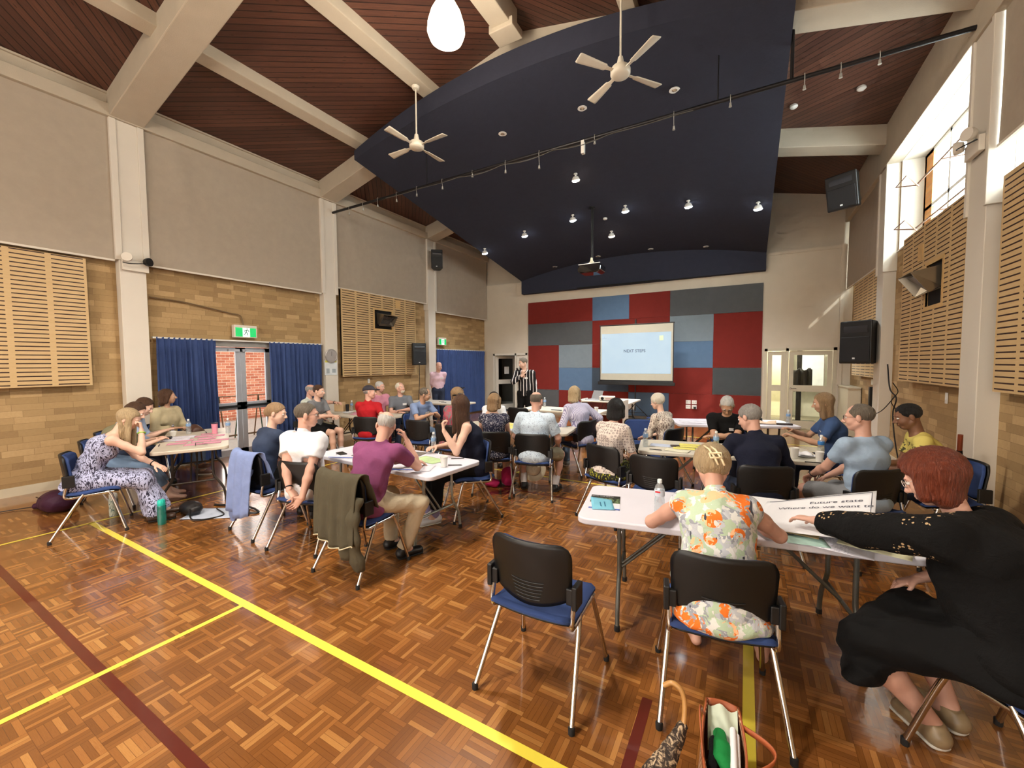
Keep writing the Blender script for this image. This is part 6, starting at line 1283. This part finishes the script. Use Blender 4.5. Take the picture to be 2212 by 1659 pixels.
for q in (-.012, .018): MB().box(q - .004, q + .004, -.045, .045, .0085, .0095).build('title_line', M_('ink_blue', (50, 110, 140), .7), o)
bottle(-.485, 2.83, 'clear plastic water bottle with a red and blue label on the nearest table', h=.225, r=.033, lab=(206, 214, 226)); bb = bpy.data.objects[[o_.name for o_ in bpy.data.objects if o_.get('label') == 'clear plastic water bottle with a red and blue label on the nearest table'][0]]
MB().box(-.022, .010, -.0352, -.0342, .142, .153).build('label_badge', M_('badge_red', (206, 40, 50), .5), bb)
INK = M_('poster_ink', (70, 72, 90), .7)
o = MB().quad((-.42, -.29, 0), (.42, -.29, 0), (.42, .29, 0), (-.42, .29, 0)).build('poster', WPAP, loc=(.04, 3.22, TZ + .001), rot=(0, 0, math.radians(5)), solid=.001); tag(o, 'large white poster headed Current state flat on the nearest table', 'poster')
text('Current state', .075, INK, o, (.15, .03, .003), (0, 0, 0)); text('Where are we', .075, INK, o, (.16, -.07, .003), (0, 0, 0)); MB().box(.355, .36, -.28, .28, .002, .003).build('ruled_line', INK, o)
def pz(x, y): u = max(0, (x + .29) / .58); v = (y + .29) / .58; return .002 + .20 * u ** 1.3 * (.35 + .65 * v) + .02 * math.sin(PI * u) * v
o = MB().grid(lambda u, v: (-.29 + .58 * u, -.29 + .58 * v, pz(-.29 + .58 * u, -.29 + .58 * v)), 14, 10).build('poster', WPAP, loc=(.37, 3.06, TZ + .004), rot=(0, 0, math.radians(-13)), smooth=60, solid=.001); tag(o, 'large white poster headed Future state curling up at the far edge of the nearest table', 'poster')
def bent(s, x, y, size):
    t_ = text(s, size, INK, o, (0, 0, 0), (0, 0, 0)); me = t_.data
    for v in me.vertices: v.co.x += x; v.co.y += y; v.co.z = pz(v.co.x, v.co.y) + .003
bent('Future state', .10, .17, .054); bent('Where do we want to', .045, .095, .052)
b = MB(); pts = [(-.27 + .54 * i / 20, .27) for i in range(21)]; b.tube([(p[0], p[1], pz(*p) + .003) for p in pts], .0015, 4); pts = [(.27, -.27 + .54 * i / 12) for i in range(13)]; b.tube([(p[0], p[1], pz(*p) + .003) for p in pts], .0015, 4); b.build('poster_border', INK, o)
sheet(.43, 2.80, -12, .36, .24, PRT, 'white map sheet under the sleeve of the woman in black', z=TZ + .002); sheet(.31, 2.76, 8, .20, .13, M_('sea_green_map', (168, 200, 190), .6, noise=.15, nscale=20), 'sea green map extract by the elbow of the floral blouse woman', 'map', 'map', z=TZ + .004)
sheet(.30, 2.90, -10, .18, .15, M_('tan_map', (216, 190, 140), .6, noise=.15, nscale=20), 'tan map extract beside the reaching hand', 'map', 'map', z=TZ + .005); sheet(.22, 3.0, 20, .13, .1, M_('cyan_note', (110, 196, 220), .6), 'bright blue note under the reaching hand', 'paper_note', 'note', z=TZ + .006); sheet(.62, 2.84, -16, .30, .17, M_('pale_yellow_map', (232, 228, 190), .7, noise=.08, nscale=40), 'pale yellow map sheet at the right end of the nearest table', 'map', 'map', z=TZ + .006)
slab(.20, 2.96, 30, .14, .07, .010, M_('taupe_phone', (120, 110, 104), .3), 'phone under the reaching hand of the woman in black', 'mobile_phone', 'phone', z=TZ + .007)
# far tables
cup(-2.62, 8.02, 'white paper cup at the right end of the table below the screen', h=.105, r1=.042); slab(-3.48, 7.98, 0, .24, .05, .012, M_('slate_case', (60, 62, 70), .5), 'slate pencil case on the table below the screen', 'pencil_case', 'case'); sheet(-3.15, 8.2, 10, .30, .2, GRN, 'pale green page on the table below the screen'); sheet(-4.1, 8.1, 10, .30, .2, PRT, 'white page at the left end of the table below the screen', g='printed pages')
bottle(-4.0, 8.5, 'clear water bottle on the table below the screen behind the bald man')
sheet(-.65, 7.50, 18, .62, .34, M_('night_photo', (206, 200, 216), .6, noise=.3, nscale=8), 'wide printed sheet on the table behind the black polo man', 'printed_sheet', 'paper'); bottle(.62, 8.05, 'clear water bottle on the table near the glazed store room door'); slab(.55, 7.78, 10, .22, .07, .025, M_('dark_case', (50, 36, 36), .5), 'dark brown case at the right end of the far white table', 'glasses_case', 'case'); slab(.22, 8.1, 0, .08, .06, .05, BLACKP, 'small black box on the far white table', 'small_box', 'box')
o = MB().grid(lambda u, v: ((u - .5) * .32, (v - .5) * .22, .01 + .05 * math.sin(PI * v) * abs(math.sin(u * 4 + 1))), 12, 8).build('napkin', M_('tan_paper', (224, 196, 168), .8), loc=(.28, 7.82, TZ), smooth=60, solid=.002); tag(o, 'crumpled tan and white paper wrap on the far white table', 'wrapper')
o = MB().lathe([(0, 0), (.03, 0), (.036, .13), (.038, .15), (0, .155)], 18).build('travel_mug', BLACKP, loc=(-7.35, 5.78, TZ), smooth=40); tag(o, 'black travel mug under the outstretched hand on the far left table', 'mug')
o = MB().prism([(-.10, -.05), (.10, -.05), (.11, .05), (-.09, .06)], 0, .20).build('paper_bag', M_('brown_bag', (196, 164, 124), .8, noise=.1, bump=.2, bscale=20), loc=(-7.52, 5.72, TZ), rot=(0, 0, .4), bevel=.01); tag(o, 'brown paper bag beside the black travel mug', 'bag'); bottle(-7.42, 5.95, 'clear bottle behind the black travel mug')
o = MB().lathe([(0, .004), (.08, .004), (.115, .016), (.08, 0), (0, 0)], 20).build('paper_plate', WPAP, loc=(-7.12, 5.62, TZ), smooth=50); tag(o, 'white plate on the far left table in front of the grey tee man', 'plate')
for x, y, r in ((-6.9, 5.75, 8), (-6.6, 5.8, -6), (-6.3, 5.72, 12), (-6.75, 5.55, 2)): sheet(x, y, r, .30, .21, PINK, 'pink page on the far left table', 'paper_sheet', 'paper', 'pink pages on the far left table', TZ + .001 * abs(r % 3))
for x, y, r in ((-6.75, 8.25, 20), (-6.95, 8.4, 40)): pen(x, y, r, 'dark pen on the table before the pink shirt man')
for x, y, r in ((-3.25, 5.50, 12), (-3.0, 5.72, -4), (-3.3, 5.78, 6)): sheet(x, y, r, .34, .22, YELN, 'yellow page on the middle table beside the leaf print shirt man', 'paper_sheet', 'paper', 'yellow pages on the middle table', TZ + .001 * abs(r % 3))
sheet(-3.1, 5.34, 10, .3, .16, PRT, 'white page at the near edge of the middle table', g='printed pages')
# projector cart, laptop, projector
e = empty('projector_cart', (-2.85, 9.32, 0), 0, 'white projector cart with an open shelf below the screen', 'cart')
CW = M_('cart_white', (226, 222, 212), .45); MB().box(-.50, .50, -.22, .22, .84, .87).build('cart_top', CW, e, bevel=.004); MB().box(-.50, .50, -.20, .2, .55, .57).build('cart_shelf', CW, e, bevel=.004)
for s in (-1, 1): MB().box(s * .49 - .012, s * .49 + .012, -.22, -.02, .06, .90).box(s * .49 - .012, s * .49 + .012, -.02, .22, .06, .90).build('side_panel', CW, e, bevel=.004)
MB().box(-.48, .48, .2, .21, .1, .84).build('back_panel', M_('cart_inner', (150, 60, 50), .6), e)
for x_ in (-.44, .44):
    for y_ in (-.16, .16): MB().lathe([(0, -.012), (.03, -.012), (.03, .012), (0, .012)], 14, M=T(x_, y_, .03, rx=PI / 2)).build('caster', BLACKP, e)
e = empty('laptop', (-3.15, 9.36, .871), math.radians(-28), 'open silver laptop beside the white projector on the cart', 'laptop'); LS = M_('laptop_silver', (186, 188, 190), .35, .6)
MB().box(-.16, .16, -.11, .11, 0, .016).build('laptop_base', LS, e, bevel=.003); MB().box(-.16, .16, -.004, .004, 0, .22, T(0, .11, .01, rx=-.42)).build('laptop_screen', LS, e, bevel=.002)
e = empty('desk_projector', (-2.78, 9.30, .871), math.radians(8), 'small white projector on the cart beside the laptop', 'projector'); MB().prism(rrect(.17, .125, .03, 4), 0.012, .105).build('projector_body', CW, e, bevel=.008, smooth=35); MB().lathe([(0, 0), (.03, 0), (.035, .02), (.025, .02), (0, .005)], 16, M=T(-.09, -.125, .06, rx=PI / 2)).build('projector_lens', M_('lens', (30, 30, 40), .05), e); MB().box(-.02, .13, -.1262, -.125, .03, .075).build('vent_grille', M_('vent_pink', (180, 150, 146), .5), e)
MB().tube(bez([(-.05, -.12, .02), (-.08, -.16, -.1), (-.12, -.17, -.25)], 6), .004, 6).tube(bez([(.05, -.12, .02), (.0, -.16, -.1), (-.06, -.17, -.22)], 6), .004, 6).build('projector_cable', BLACKP, e)
# things on the floor
def blob(name, c, ops, mat, label, cat, hh=.010, wr=.004, wf=30):
    me = surf([sm_ops(ops, hh, wr, wf, 1.3)]); me.materials.append(mat); o = link(name, me, None, None, c); return tag(o, label, cat)
o = blob('backpack', (-7.22, 1.50, 0), [('A', Ell((0, 0, .11), (.26, .17, .13)), .03), ('A', Ell((.12, -.04, .14), (.16, .13, .12)), .03), ('A', Cap((-.22, -.08, .05), (-.30, -.12, .03), .04), .03), ('C', V3(0, 0, .005), (0, 0, -1))], fabric('plum_nylon', (62, 30, 52), .6), 'dark plum backpack lying on the floor by the bricks', 'backpack')
MB().tube(bez([(-.28, -.12, .03), (-.42, -.25, .012), (-.5, -.5, .01)], 6), .006, 6).build('backpack_strap', BLACKP, o); MB().tube(bez([(-.2, -.12, .16), (0, -.17, .2), (.2, -.12, .18)], 6), .004, 6).build('zip_line', BLACKP, o)
def flask(x, y, h, r, m, mc, label):
    e = empty('drink_flask', (x, y, 0), 0, label, 'flask'); MB().lathe([(0, 0), (r * .95, 0), (r, .01), (r, h * .34), (r * .93, h * .40), (r, h * .46), (r, h * .74), (r * .9, h * .78), (0, h * .78)], 24).build('flask_body', m, e, smooth=50); c_ = MB().lathe([(r * .86, h * .78), (r * .88, h * .79), (r * .86, h * .97), (r * .7, h), (0, h)], 24).build('flask_lid', mc, e, smooth=50)
    MB().tube(bez([(r * .5, 0, h * .98), (r * .9, 0, h * 1.06), (r * 1.15, 0, h * .9)], 5), .006, 8).build('flask_loop', mc, e); return e
tq = NT('teal_clear'); tq.bsdf(Base_Color=tq.mix(tq.noise(tq.obj(), 8, 2), lin((20, 140, 130)), lin((40, 176, 160))), Roughness=.12, Transmission_Weight=.5, Coat_Weight=.5)
flask(-5.55, 1.92, .27, .040, tq.m, M_('teal_lid', (40, 200, 184), .4), 'teal drink flask standing on the floor by the maxi dress'); flask(-6.37, 1.76, .26, .042, pat('flask_floral', (206, 212, 200), p_leaf((70, 110, 110), 22, .44)), M_('pale_lid', (214, 214, 206), .4), 'white floral drink flask standing on the floor under the chair')
o = blob('shoulder_bag', (-5.62, 2.22, 0), [('A', Ell((0, 0, .075), (.16, .10, .08)), .02), ('C', V3(0, 0, .004), (0, 0, -1))], M_('black_leather', (26, 25, 27), .45, bump=.15), 'black shoulder bag on the floor behind the teal flask', 'bag'); MB().tube(bez([(.1, -.05, .1), (.3, -.1, .02), (.4, .15, .012), (.15, .2, .03)], 8), .008, 6).build('bag_strap', BLACKP, o)
sheet(-5.36, 2.38, 35, .62, .34, M_('pale_folder', (186, 196, 214), .6, noise=.05), 'pale blue grey folder lying on the floor beside the black shoulder bag', 'folder', 'folder', z=.004, curl=.01); o = MB().tube(bez([(-5.7, 2.5, .01), (-5.3, 2.65, .02), (-4.95, 2.62, .012), (-5.2, 2.45, .02)], 8), .012, 6).build('bag_strap', BLACKP); tag(o, 'loose black strap lying over the pale folder on the floor', 'strap')
o = blob('drawstring_bag', (-2.93, 4.98, 0), [('A', Ell((0, 0, .13), (.10, .08, .15)), .03), ('A', Ell((-.16, -.16, .06), (.12, .07, .065)), .05), ('C', V3(0, 0, .004), (0, 0, -1))], fabric('hot_pink', (196, 40, 104), .7), 'hot pink bag on the floor between the chairs', 'bag', wr=.008)
e = empty('straw_hat', (-2.58, 5.12, .25), 0, 'cream straw hat tilted under the chair of the leaf print shirt man', 'hat'); R_ = Matrix.Rotation(1.15, 4, 'X') @ Matrix.Rotation(.3, 4, 'Y'); MB().lathe([(.17, 0), (.165, .004), (.10, .008), (.095, .09), (.06, .11), (0, .105)], 28, M=R_).build('hat_body', M_('straw', (206, 194, 168), .8, noise=.08), e, smooth=60, solid=.004); MB().lathe([(.101, .012), (.100, .04), (.098, .04)], 28, M=R_).build('hat_band', M_('hat_band_black', (30, 30, 32), .7), e)
e = blob('tote_bag', (-1.78, 6.75, 0), [('A', Ell((0, 0, .13), (.14, .10, .15)), .03), ('C', V3(0, 0, .004), (0, 0, -1))], M_('tan_leather', (120, 74, 46), .5, bump=.2), 'small tan handbag on the floor behind the striped shirt woman', 'bag')
o = MB().tube(bez([(.0, 0, 0), (.05, .02, -.01), (.12, 0, .0), (.18, -.01, -.005)], 6), .045, 10).build('waist_pouch', M_('tan_pouch', (150, 84, 40), .5), loc=(-2.48, 6.02, .56)); tag(o, 'tan leather pouch at the waist of the striped shirt woman', 'pouch')
# handbag with umbrella at the bottom
e = empty('tote_bag', (-.045, 1.72, 0), math.radians(4), 'brown woven leather tote bag on the floor, stuffed with green and black cloth and papers', 'bag')
t = NT('woven_leather'); x, y, z = t.sep(t.obj()); a = t.m_('FRACT', t.m_('DIVIDE', t.m_('ADD', y, x), .022)); b_ = t.m_('FRACT', t.m_('DIVIDE', z, .034)); m_ = t.m_('MULTIPLY', t.m_('LESS_THAN', t.m_('ABSOLUTE', t.m_('SUBTRACT', a, .5)), .22), t.m_('LESS_THAN', t.m_('ABSOLUTE', t.m_('SUBTRACT', b_, .5)), .30)); WOV = t.bsdf(Base_Color=t.mix(m_, t.mix(t.noise(t.obj(), 20, 3), lin((110, 60, 34)), lin((140, 82, 50))), lin((222, 196, 156))), Roughness=.6, Normal=t.bump(m_, .5, .004))
LEA = M_('russet_leather', (168, 88, 50), .5, bump=.15, bscale=150)
def bagp(s, u, v): # s side: returns point on the wall ; v height
    w = .060 + .018 * (1 - v); L = .185
    return w, L
for s in (-1, 1):
    MB().grid(lambda u, v: (s * (.058 + .02 * (1 - v) + .015 * math.sin(PI * u)), -.185 + .37 * u, .005 + .285 * v - .018 * math.sin(PI * u) * v), 12, 8).build('side_wall', WOV, e, smooth=60, solid=.006)
    MB().grid(lambda u, v: (s * (.058 + .015 * math.sin(PI * u) + .003), -.185 + .37 * u, .262 + .030 * v - .018 * math.sin(PI * u)), 12, 2).build('leather_rim', LEA, e, smooth=60, solid=.007)
    MB().grid(lambda u, v: (s * (.070 + .10 * math.sin(PI * u) * (1 if s > 0 else .15) + (v - .5) * .004), -.11 + .22 * u + (v - .5) * .022 * 0, .27 + .10 * math.sin(PI * u) * (.2 if s > 0 else 1.0) + (v - .5) * .022), 16, 1).build('bag_handle', LEA, e, smooth=60, solid=.005)
for yy in (-.187, .187): MB().grid(lambda u, v: ((u - .5) * (.115 + .04 * (1 - v)), yy + (.012 if yy > 0 else -.012) * math.sin(PI * u), .005 + .285 * v), 8, 6).build('end_wall', LEA, e, smooth=60, solid=.006)
MB().box(-.07, .07, -.18, .18, 0, .012).build('bag_base', LEA, e)
MB().grid(lambda u, v: ((u - .5) * .112, .02 + .16 * v, .20 + .075 * v + .012 * math.sin(u * 9 + v * 4)), 10, 8).build('bag_lining', M_('sage_lining', (196, 206, 186), .8), e, smooth=60)
b = MB().tube([(.0 + .010 * math.cos(q), -.205, .235 + .014 * math.sin(q)) for q in [2 * PI * i / 14 for i in range(15)]], .003, 6).tube([(.0 + .009 * math.cos(q), -.207, .20 + .022 * math.sin(q)) for q in [2 * PI * i / 14 for i in range(15)]], .003, 6); b.build('bag_clasp', M_('brass', (216, 180, 110), .25, .9), e, smooth=60)
def inbag(name, ops, mat, label, cat, loc=(-.045, 1.72, 0)):
    o = blob(name, loc, ops, mat, label, cat, .007, .004, 40); return o
inbag('folded_cloth', [('A', Cap((-.018, .06, .25), (-.005, -.06, .262), (.026, .020), (.030, .022), (1, 0, 0)), .02), ('A', Cap((0, .0, .262), (.012, -.085, .25), (.020, .018)), .02)], fabric('bright_green', (24, 130, 62), .8), 'bright green folded cloth poking out of the brown tote bag', 'cloth')
inbag('folded_cloth', [('A', Cap((-.036, .02, .248), (-.032, -.10, .245), (.018, .020), (.018, .02), (1, 0, 0)), .02)], blk, 'black folded cloth beside the green cloth in the brown tote bag', 'cloth')
o = MB().tube([(.030, .09, .262), (.040, -.12, .262)], .016, 12, sx=.8).tube([(.044, .08, .255), (.052, -.12, .252)], .010, 10).build('paper_roll', WPAP, loc=(-.045, 1.72, 0), smooth=60); tag(o, 'white rolled papers in the brown tote bag', 'paper')
e = empty('folded_umbrella', (-.26, 1.70, 0), 0, 'leopard print folding umbrella with a cane hook handle beside the brown tote bag', 'umbrella')
LEO = NT('leopard_cloth'); v_ = LEO.vor(LEO.obj(), 60); nz = LEO.noise(LEO.obj(), 45, 3, .6, 1.); LEO.bsdf(Base_Color=LEO.ramp(nz, [(.35, lin((26, 20, 16))), (.5, lin((60, 46, 36))), (.62, lin((196, 172, 140))), (.8, lin((150, 124, 96)))]), Roughness=.8)
me = surf([sm_ops([('A', Cap((.06, .10, .20), (-.03, -.06, .06), (.022, .020), (.055, .045)), .02), ('A', Cap((-.03, -.06, .06), (-.07, -.14, .04), .04, .02), .03), ('C', V3(0, 0, .004), (0, 0, -1))], .006, .007, 70)]); me.materials.append(LEO.m); link('umbrella_canopy', me, None, e)
MB().tube(bez([(.06, .10, .20), (.062, .12, .24), (.058, .14, .29), (.040, .15, .325), (.005, .155, .335), (-.028, .15, .315)], 7), .011, 12).build('cane_handle', M_('cane_wood', (196, 146, 84), .35, noise=.12), e, smooth=60)
# umbrella leaning at the right wall
e = empty('long_umbrella', (1.86, 5.75, 0), 0, 'long black umbrella with a reddish wooden handle leaning by the right column', 'umbrella')
MB().tube([(.06, .10, .02), (.02, .0, .55), (.0, -.05, .86)], [.012, .035, .022], 12).build('umbrella_canopy', blk, e, smooth=60); MB().tube([(0, -.05, .86), (-.005, -.07, 1.02)], .020, 12).build('umbrella_handle', M_('red_wood', (134, 62, 36), .4), e, smooth=60)
o = MB().lathe([(0, 0), (.012, 0), (.016, .012), (.010, .02), (.014, .10), (.02, .14), (.024, .18), (.018, .20), (0, .20)], 14, M=Matrix.Rotation(.9, 4, 'X')).build('microphone', BLACKP, loc=(-4.77, 8.73, 1.50), smooth=50); tag(o, 'black handheld microphone held to the mouth of the striped shirt man', 'microphone')
o = MB().tube([(-.0, 0, 0), (-.05, .02, .10)], .004, 8).build('pen', BLACKP, loc=(-4.28, 2.86, 1.08)); tag(o, 'dark pen held at the mouth of the woman in the navy tee', 'pen')
# jackets hung on chairs
def jacket(x, y, th, mat, label, w, path, fold, sleeves, trim=None, skew=0.):
    e = empty('jacket', (x, y, 0), math.radians(th), label, 'jacket'); P = bez(path, 6)
    def fn(u, v):
        i = v * (len(P) - 1); a = int(min(i, len(P) - 2)); p = P[a].lerp(P[a + 1], i - a); s = 2 * u - 1; dep = max(0, (v - .35)) / .65
        return (s * w * (1 - .10 * dep + .06 * math.sin(3 * u + 4 * dep)) + skew * dep, p.y - .020 * dep * (1 + math.cos(s * fold)) - .05 * (s * s) * (1 - dep) * -1.0, p.z - .03 * dep * math.sin(s * 3 + 1) - (.05 * s * s if v < .3 else 0))
    MB().grid(fn, 48, 30).build('jacket_body', mat, e, smooth=80, solid=.010)
    for sx, z1, wd, yo in sleeves:
        pts = bez([(sx, -.22, .70), (sx * 1.04, -.27, .55), (sx * 1.0 + skew * .5, -.28, (z1 + .55) / 2), (sx * 1.0 + skew, -.27 + yo, z1)], 6)
        MB().tube(pts, [wd * (.9 + .15 * math.sin(i * 1.3)) for i in range(len(pts))], 14, sx=.55).build('jacket_sleeve', mat, e, smooth=80)
    if trim:
        MB().tube([Vector(fn(i / 30, 1.0)) + Vector((0, -.006, -.002)) for i in range(31)], .0045, 6).build('piping', trim, e)
jacket(-4.42, 2.44, -2, F_('sky_linen', (134, 152, 200), .9), 'pale blue jacket draped over the chair of the woman in the navy tee', .235, [(0, -.10, .62), (0, -.155, .80), (0, -.215, .868), (0, -.262, .80), (0, -.285, .55), (0, -.30, .24)], 9, [(-.15, .14, .055, 0), (.12, .24, .05, 0)])
jacket(-2.86, 2.36, 0, F_('olive_twill', (84, 78, 62), .85), 'dark olive jacket with pale piping draped over the chair of the man in purple', .26, [(0, -.09, .62), (0, -.15, .80), (0, -.215, .872), (0, -.268, .80), (0, -.30, .50), (0, -.31, .34)], 11, [(.22, .14, .075, .02), (.12, .22, .07, -.02)], M_('cream_piping', (224, 214, 184), .6), skew=.05)
# ================================================================ camera and light
f_px, yaw, pit, rol = 882.98, .51975, -.05087, -.005386
fw = Vector((-math.sin(yaw) * math.cos(pit), math.cos(yaw) * math.cos(pit), math.sin(pit))); rt = Vector((math.cos(yaw), math.sin(yaw), 0)); up = rt.cross(fw)
r2 = rt * math.cos(rol) + up * math.sin(rol); u2 = up * math.cos(rol) - rt * math.sin(rol)
cam = bpy.data.cameras.new('camera'); cam.sensor_width = 36; cam.lens = f_px / 2212 * 36; cam.clip_start = .05; cam.clip_end = 200
co = bpy.data.objects.new('camera', cam); COL.objects.link(co); sc.camera = co
co.matrix_world = Matrix(((r2.x, u2.x, -fw.x, 0), (r2.y, u2.y, -fw.y, 0), (r2.z, u2.z, -fw.z, 1.75), (0, 0, 0, 1)))
def lamp(kind, name, loc, e, col=(1, 1, 1), rot=(0, 0, 0), **k):
    l = bpy.data.lights.new(name, kind); l.energy = e; l.color = col
    for a, b in k.items(): setattr(l, a, b)
    o = bpy.data.objects.new(name, l); COL.objects.link(o); o.location = loc; o.rotation_euler = rot; return o
WARM = (1., .90, .78); COOL = (.95, .98, 1.)
for y in (4.05, .2, -3.2): lamp('SPOT', 'pendant_light', (-3.2, y, 5.5), 620, WARM, (0, 0, 0), spot_size=2.7, spot_blend=.6, shadow_soft_size=.2); lamp('POINT', 'pendant_glow', (-3.2, y, 5.25), 110, WARM, shadow_soft_size=.22)
for x, y, wm, _ in LITS: lamp('SPOT', 'canopy_spot', (x, y - .02, vz(x, y) - .19), 330, WARM if wm else COOL, (.10, 0, 0), spot_size=1.9, spot_blend=.8, shadow_soft_size=.06)
# daylight at the openings, and an added fill lamp at the rear
for y_, l_ in ((4.45, 2.9), (11.3, 2.6)): lamp('AREA', 'window_daylight', (2.62, y_, 4.3), 130, (.92, .97, 1.), (0, PI / 2 - .1, 0), shape='RECTANGLE', size=1.5, size_y=l_)
lamp('AREA', 'window_daylight', (2.7, 7.9, 4.35), 330, (.92, .97, 1.), (0, PI / 2 - .15, 0), shape='RECTANGLE', size=1.5, size_y=3.0)
lamp('AREA', 'door_daylight', (-8.75, 4.3, 1.2), 22, (1, .97, .92), (0, -PI / 2, 0), shape='RECTANGLE', size=1.9, size_y=1.0)
lamp('AREA', 'rear_fill', (-3.2, -4.4, 2.3), 360, (1., .95, .88), (PI / 2, 0, 0), shape='RECTANGLE', size=9, size_y=2.6)  # broad soft lamp added behind the viewer as general fill; no window there
lamp('POINT', 'store_room_light', (.9, 14.3, 2.2), 150, (1., .95, .8), shadow_soft_size=.15)
lamp('SUN', 'sun', (0, 0, 10), 4., (1, .95, .88), (math.radians(38), math.radians(42), 0), angle=.02)
w = bpy.data.worlds.new('world'); sc.world = w; w.use_nodes = True; n = w.node_tree.nodes
bg = n['Background']; sky = n.new('ShaderNodeTexSky'); sky.sky_type = 'HOSEK_WILKIE'; sky.turbidity = 6; sky.sun_direction = (.4, .3, .8)
mx = n.new('ShaderNodeMix'); mx.data_type = 'RGBA'; mx.inputs[0].default_value = .6; w.node_tree.links.new(sky.outputs[0], mx.inputs[6]); mx.inputs[7].default_value = (1, 1, 1, 1); w.node_tree.links.new(mx.outputs[2], bg.inputs[0]); bg.inputs[1].default_value = 3.6
sc.view_settings.view_transform = 'Standard'; sc.view_settings.look = 'None'; sc.view_settings.exposure = -.12
c = sc.cycles
c.use_denoising = True; c.max_bounces = 4; c.diffuse_bounces = 2; c.glossy_bounces = 2; c.transmission_bounces = 3; c.transparent_max_bounces = 8; c.caustics_reflective = False; c.caustics_refractive = False
c.sample_clamp_indirect = 6; c.use_adaptive_sampling = True; c.adaptive_threshold = .12; c.adaptive_min_samples = 14
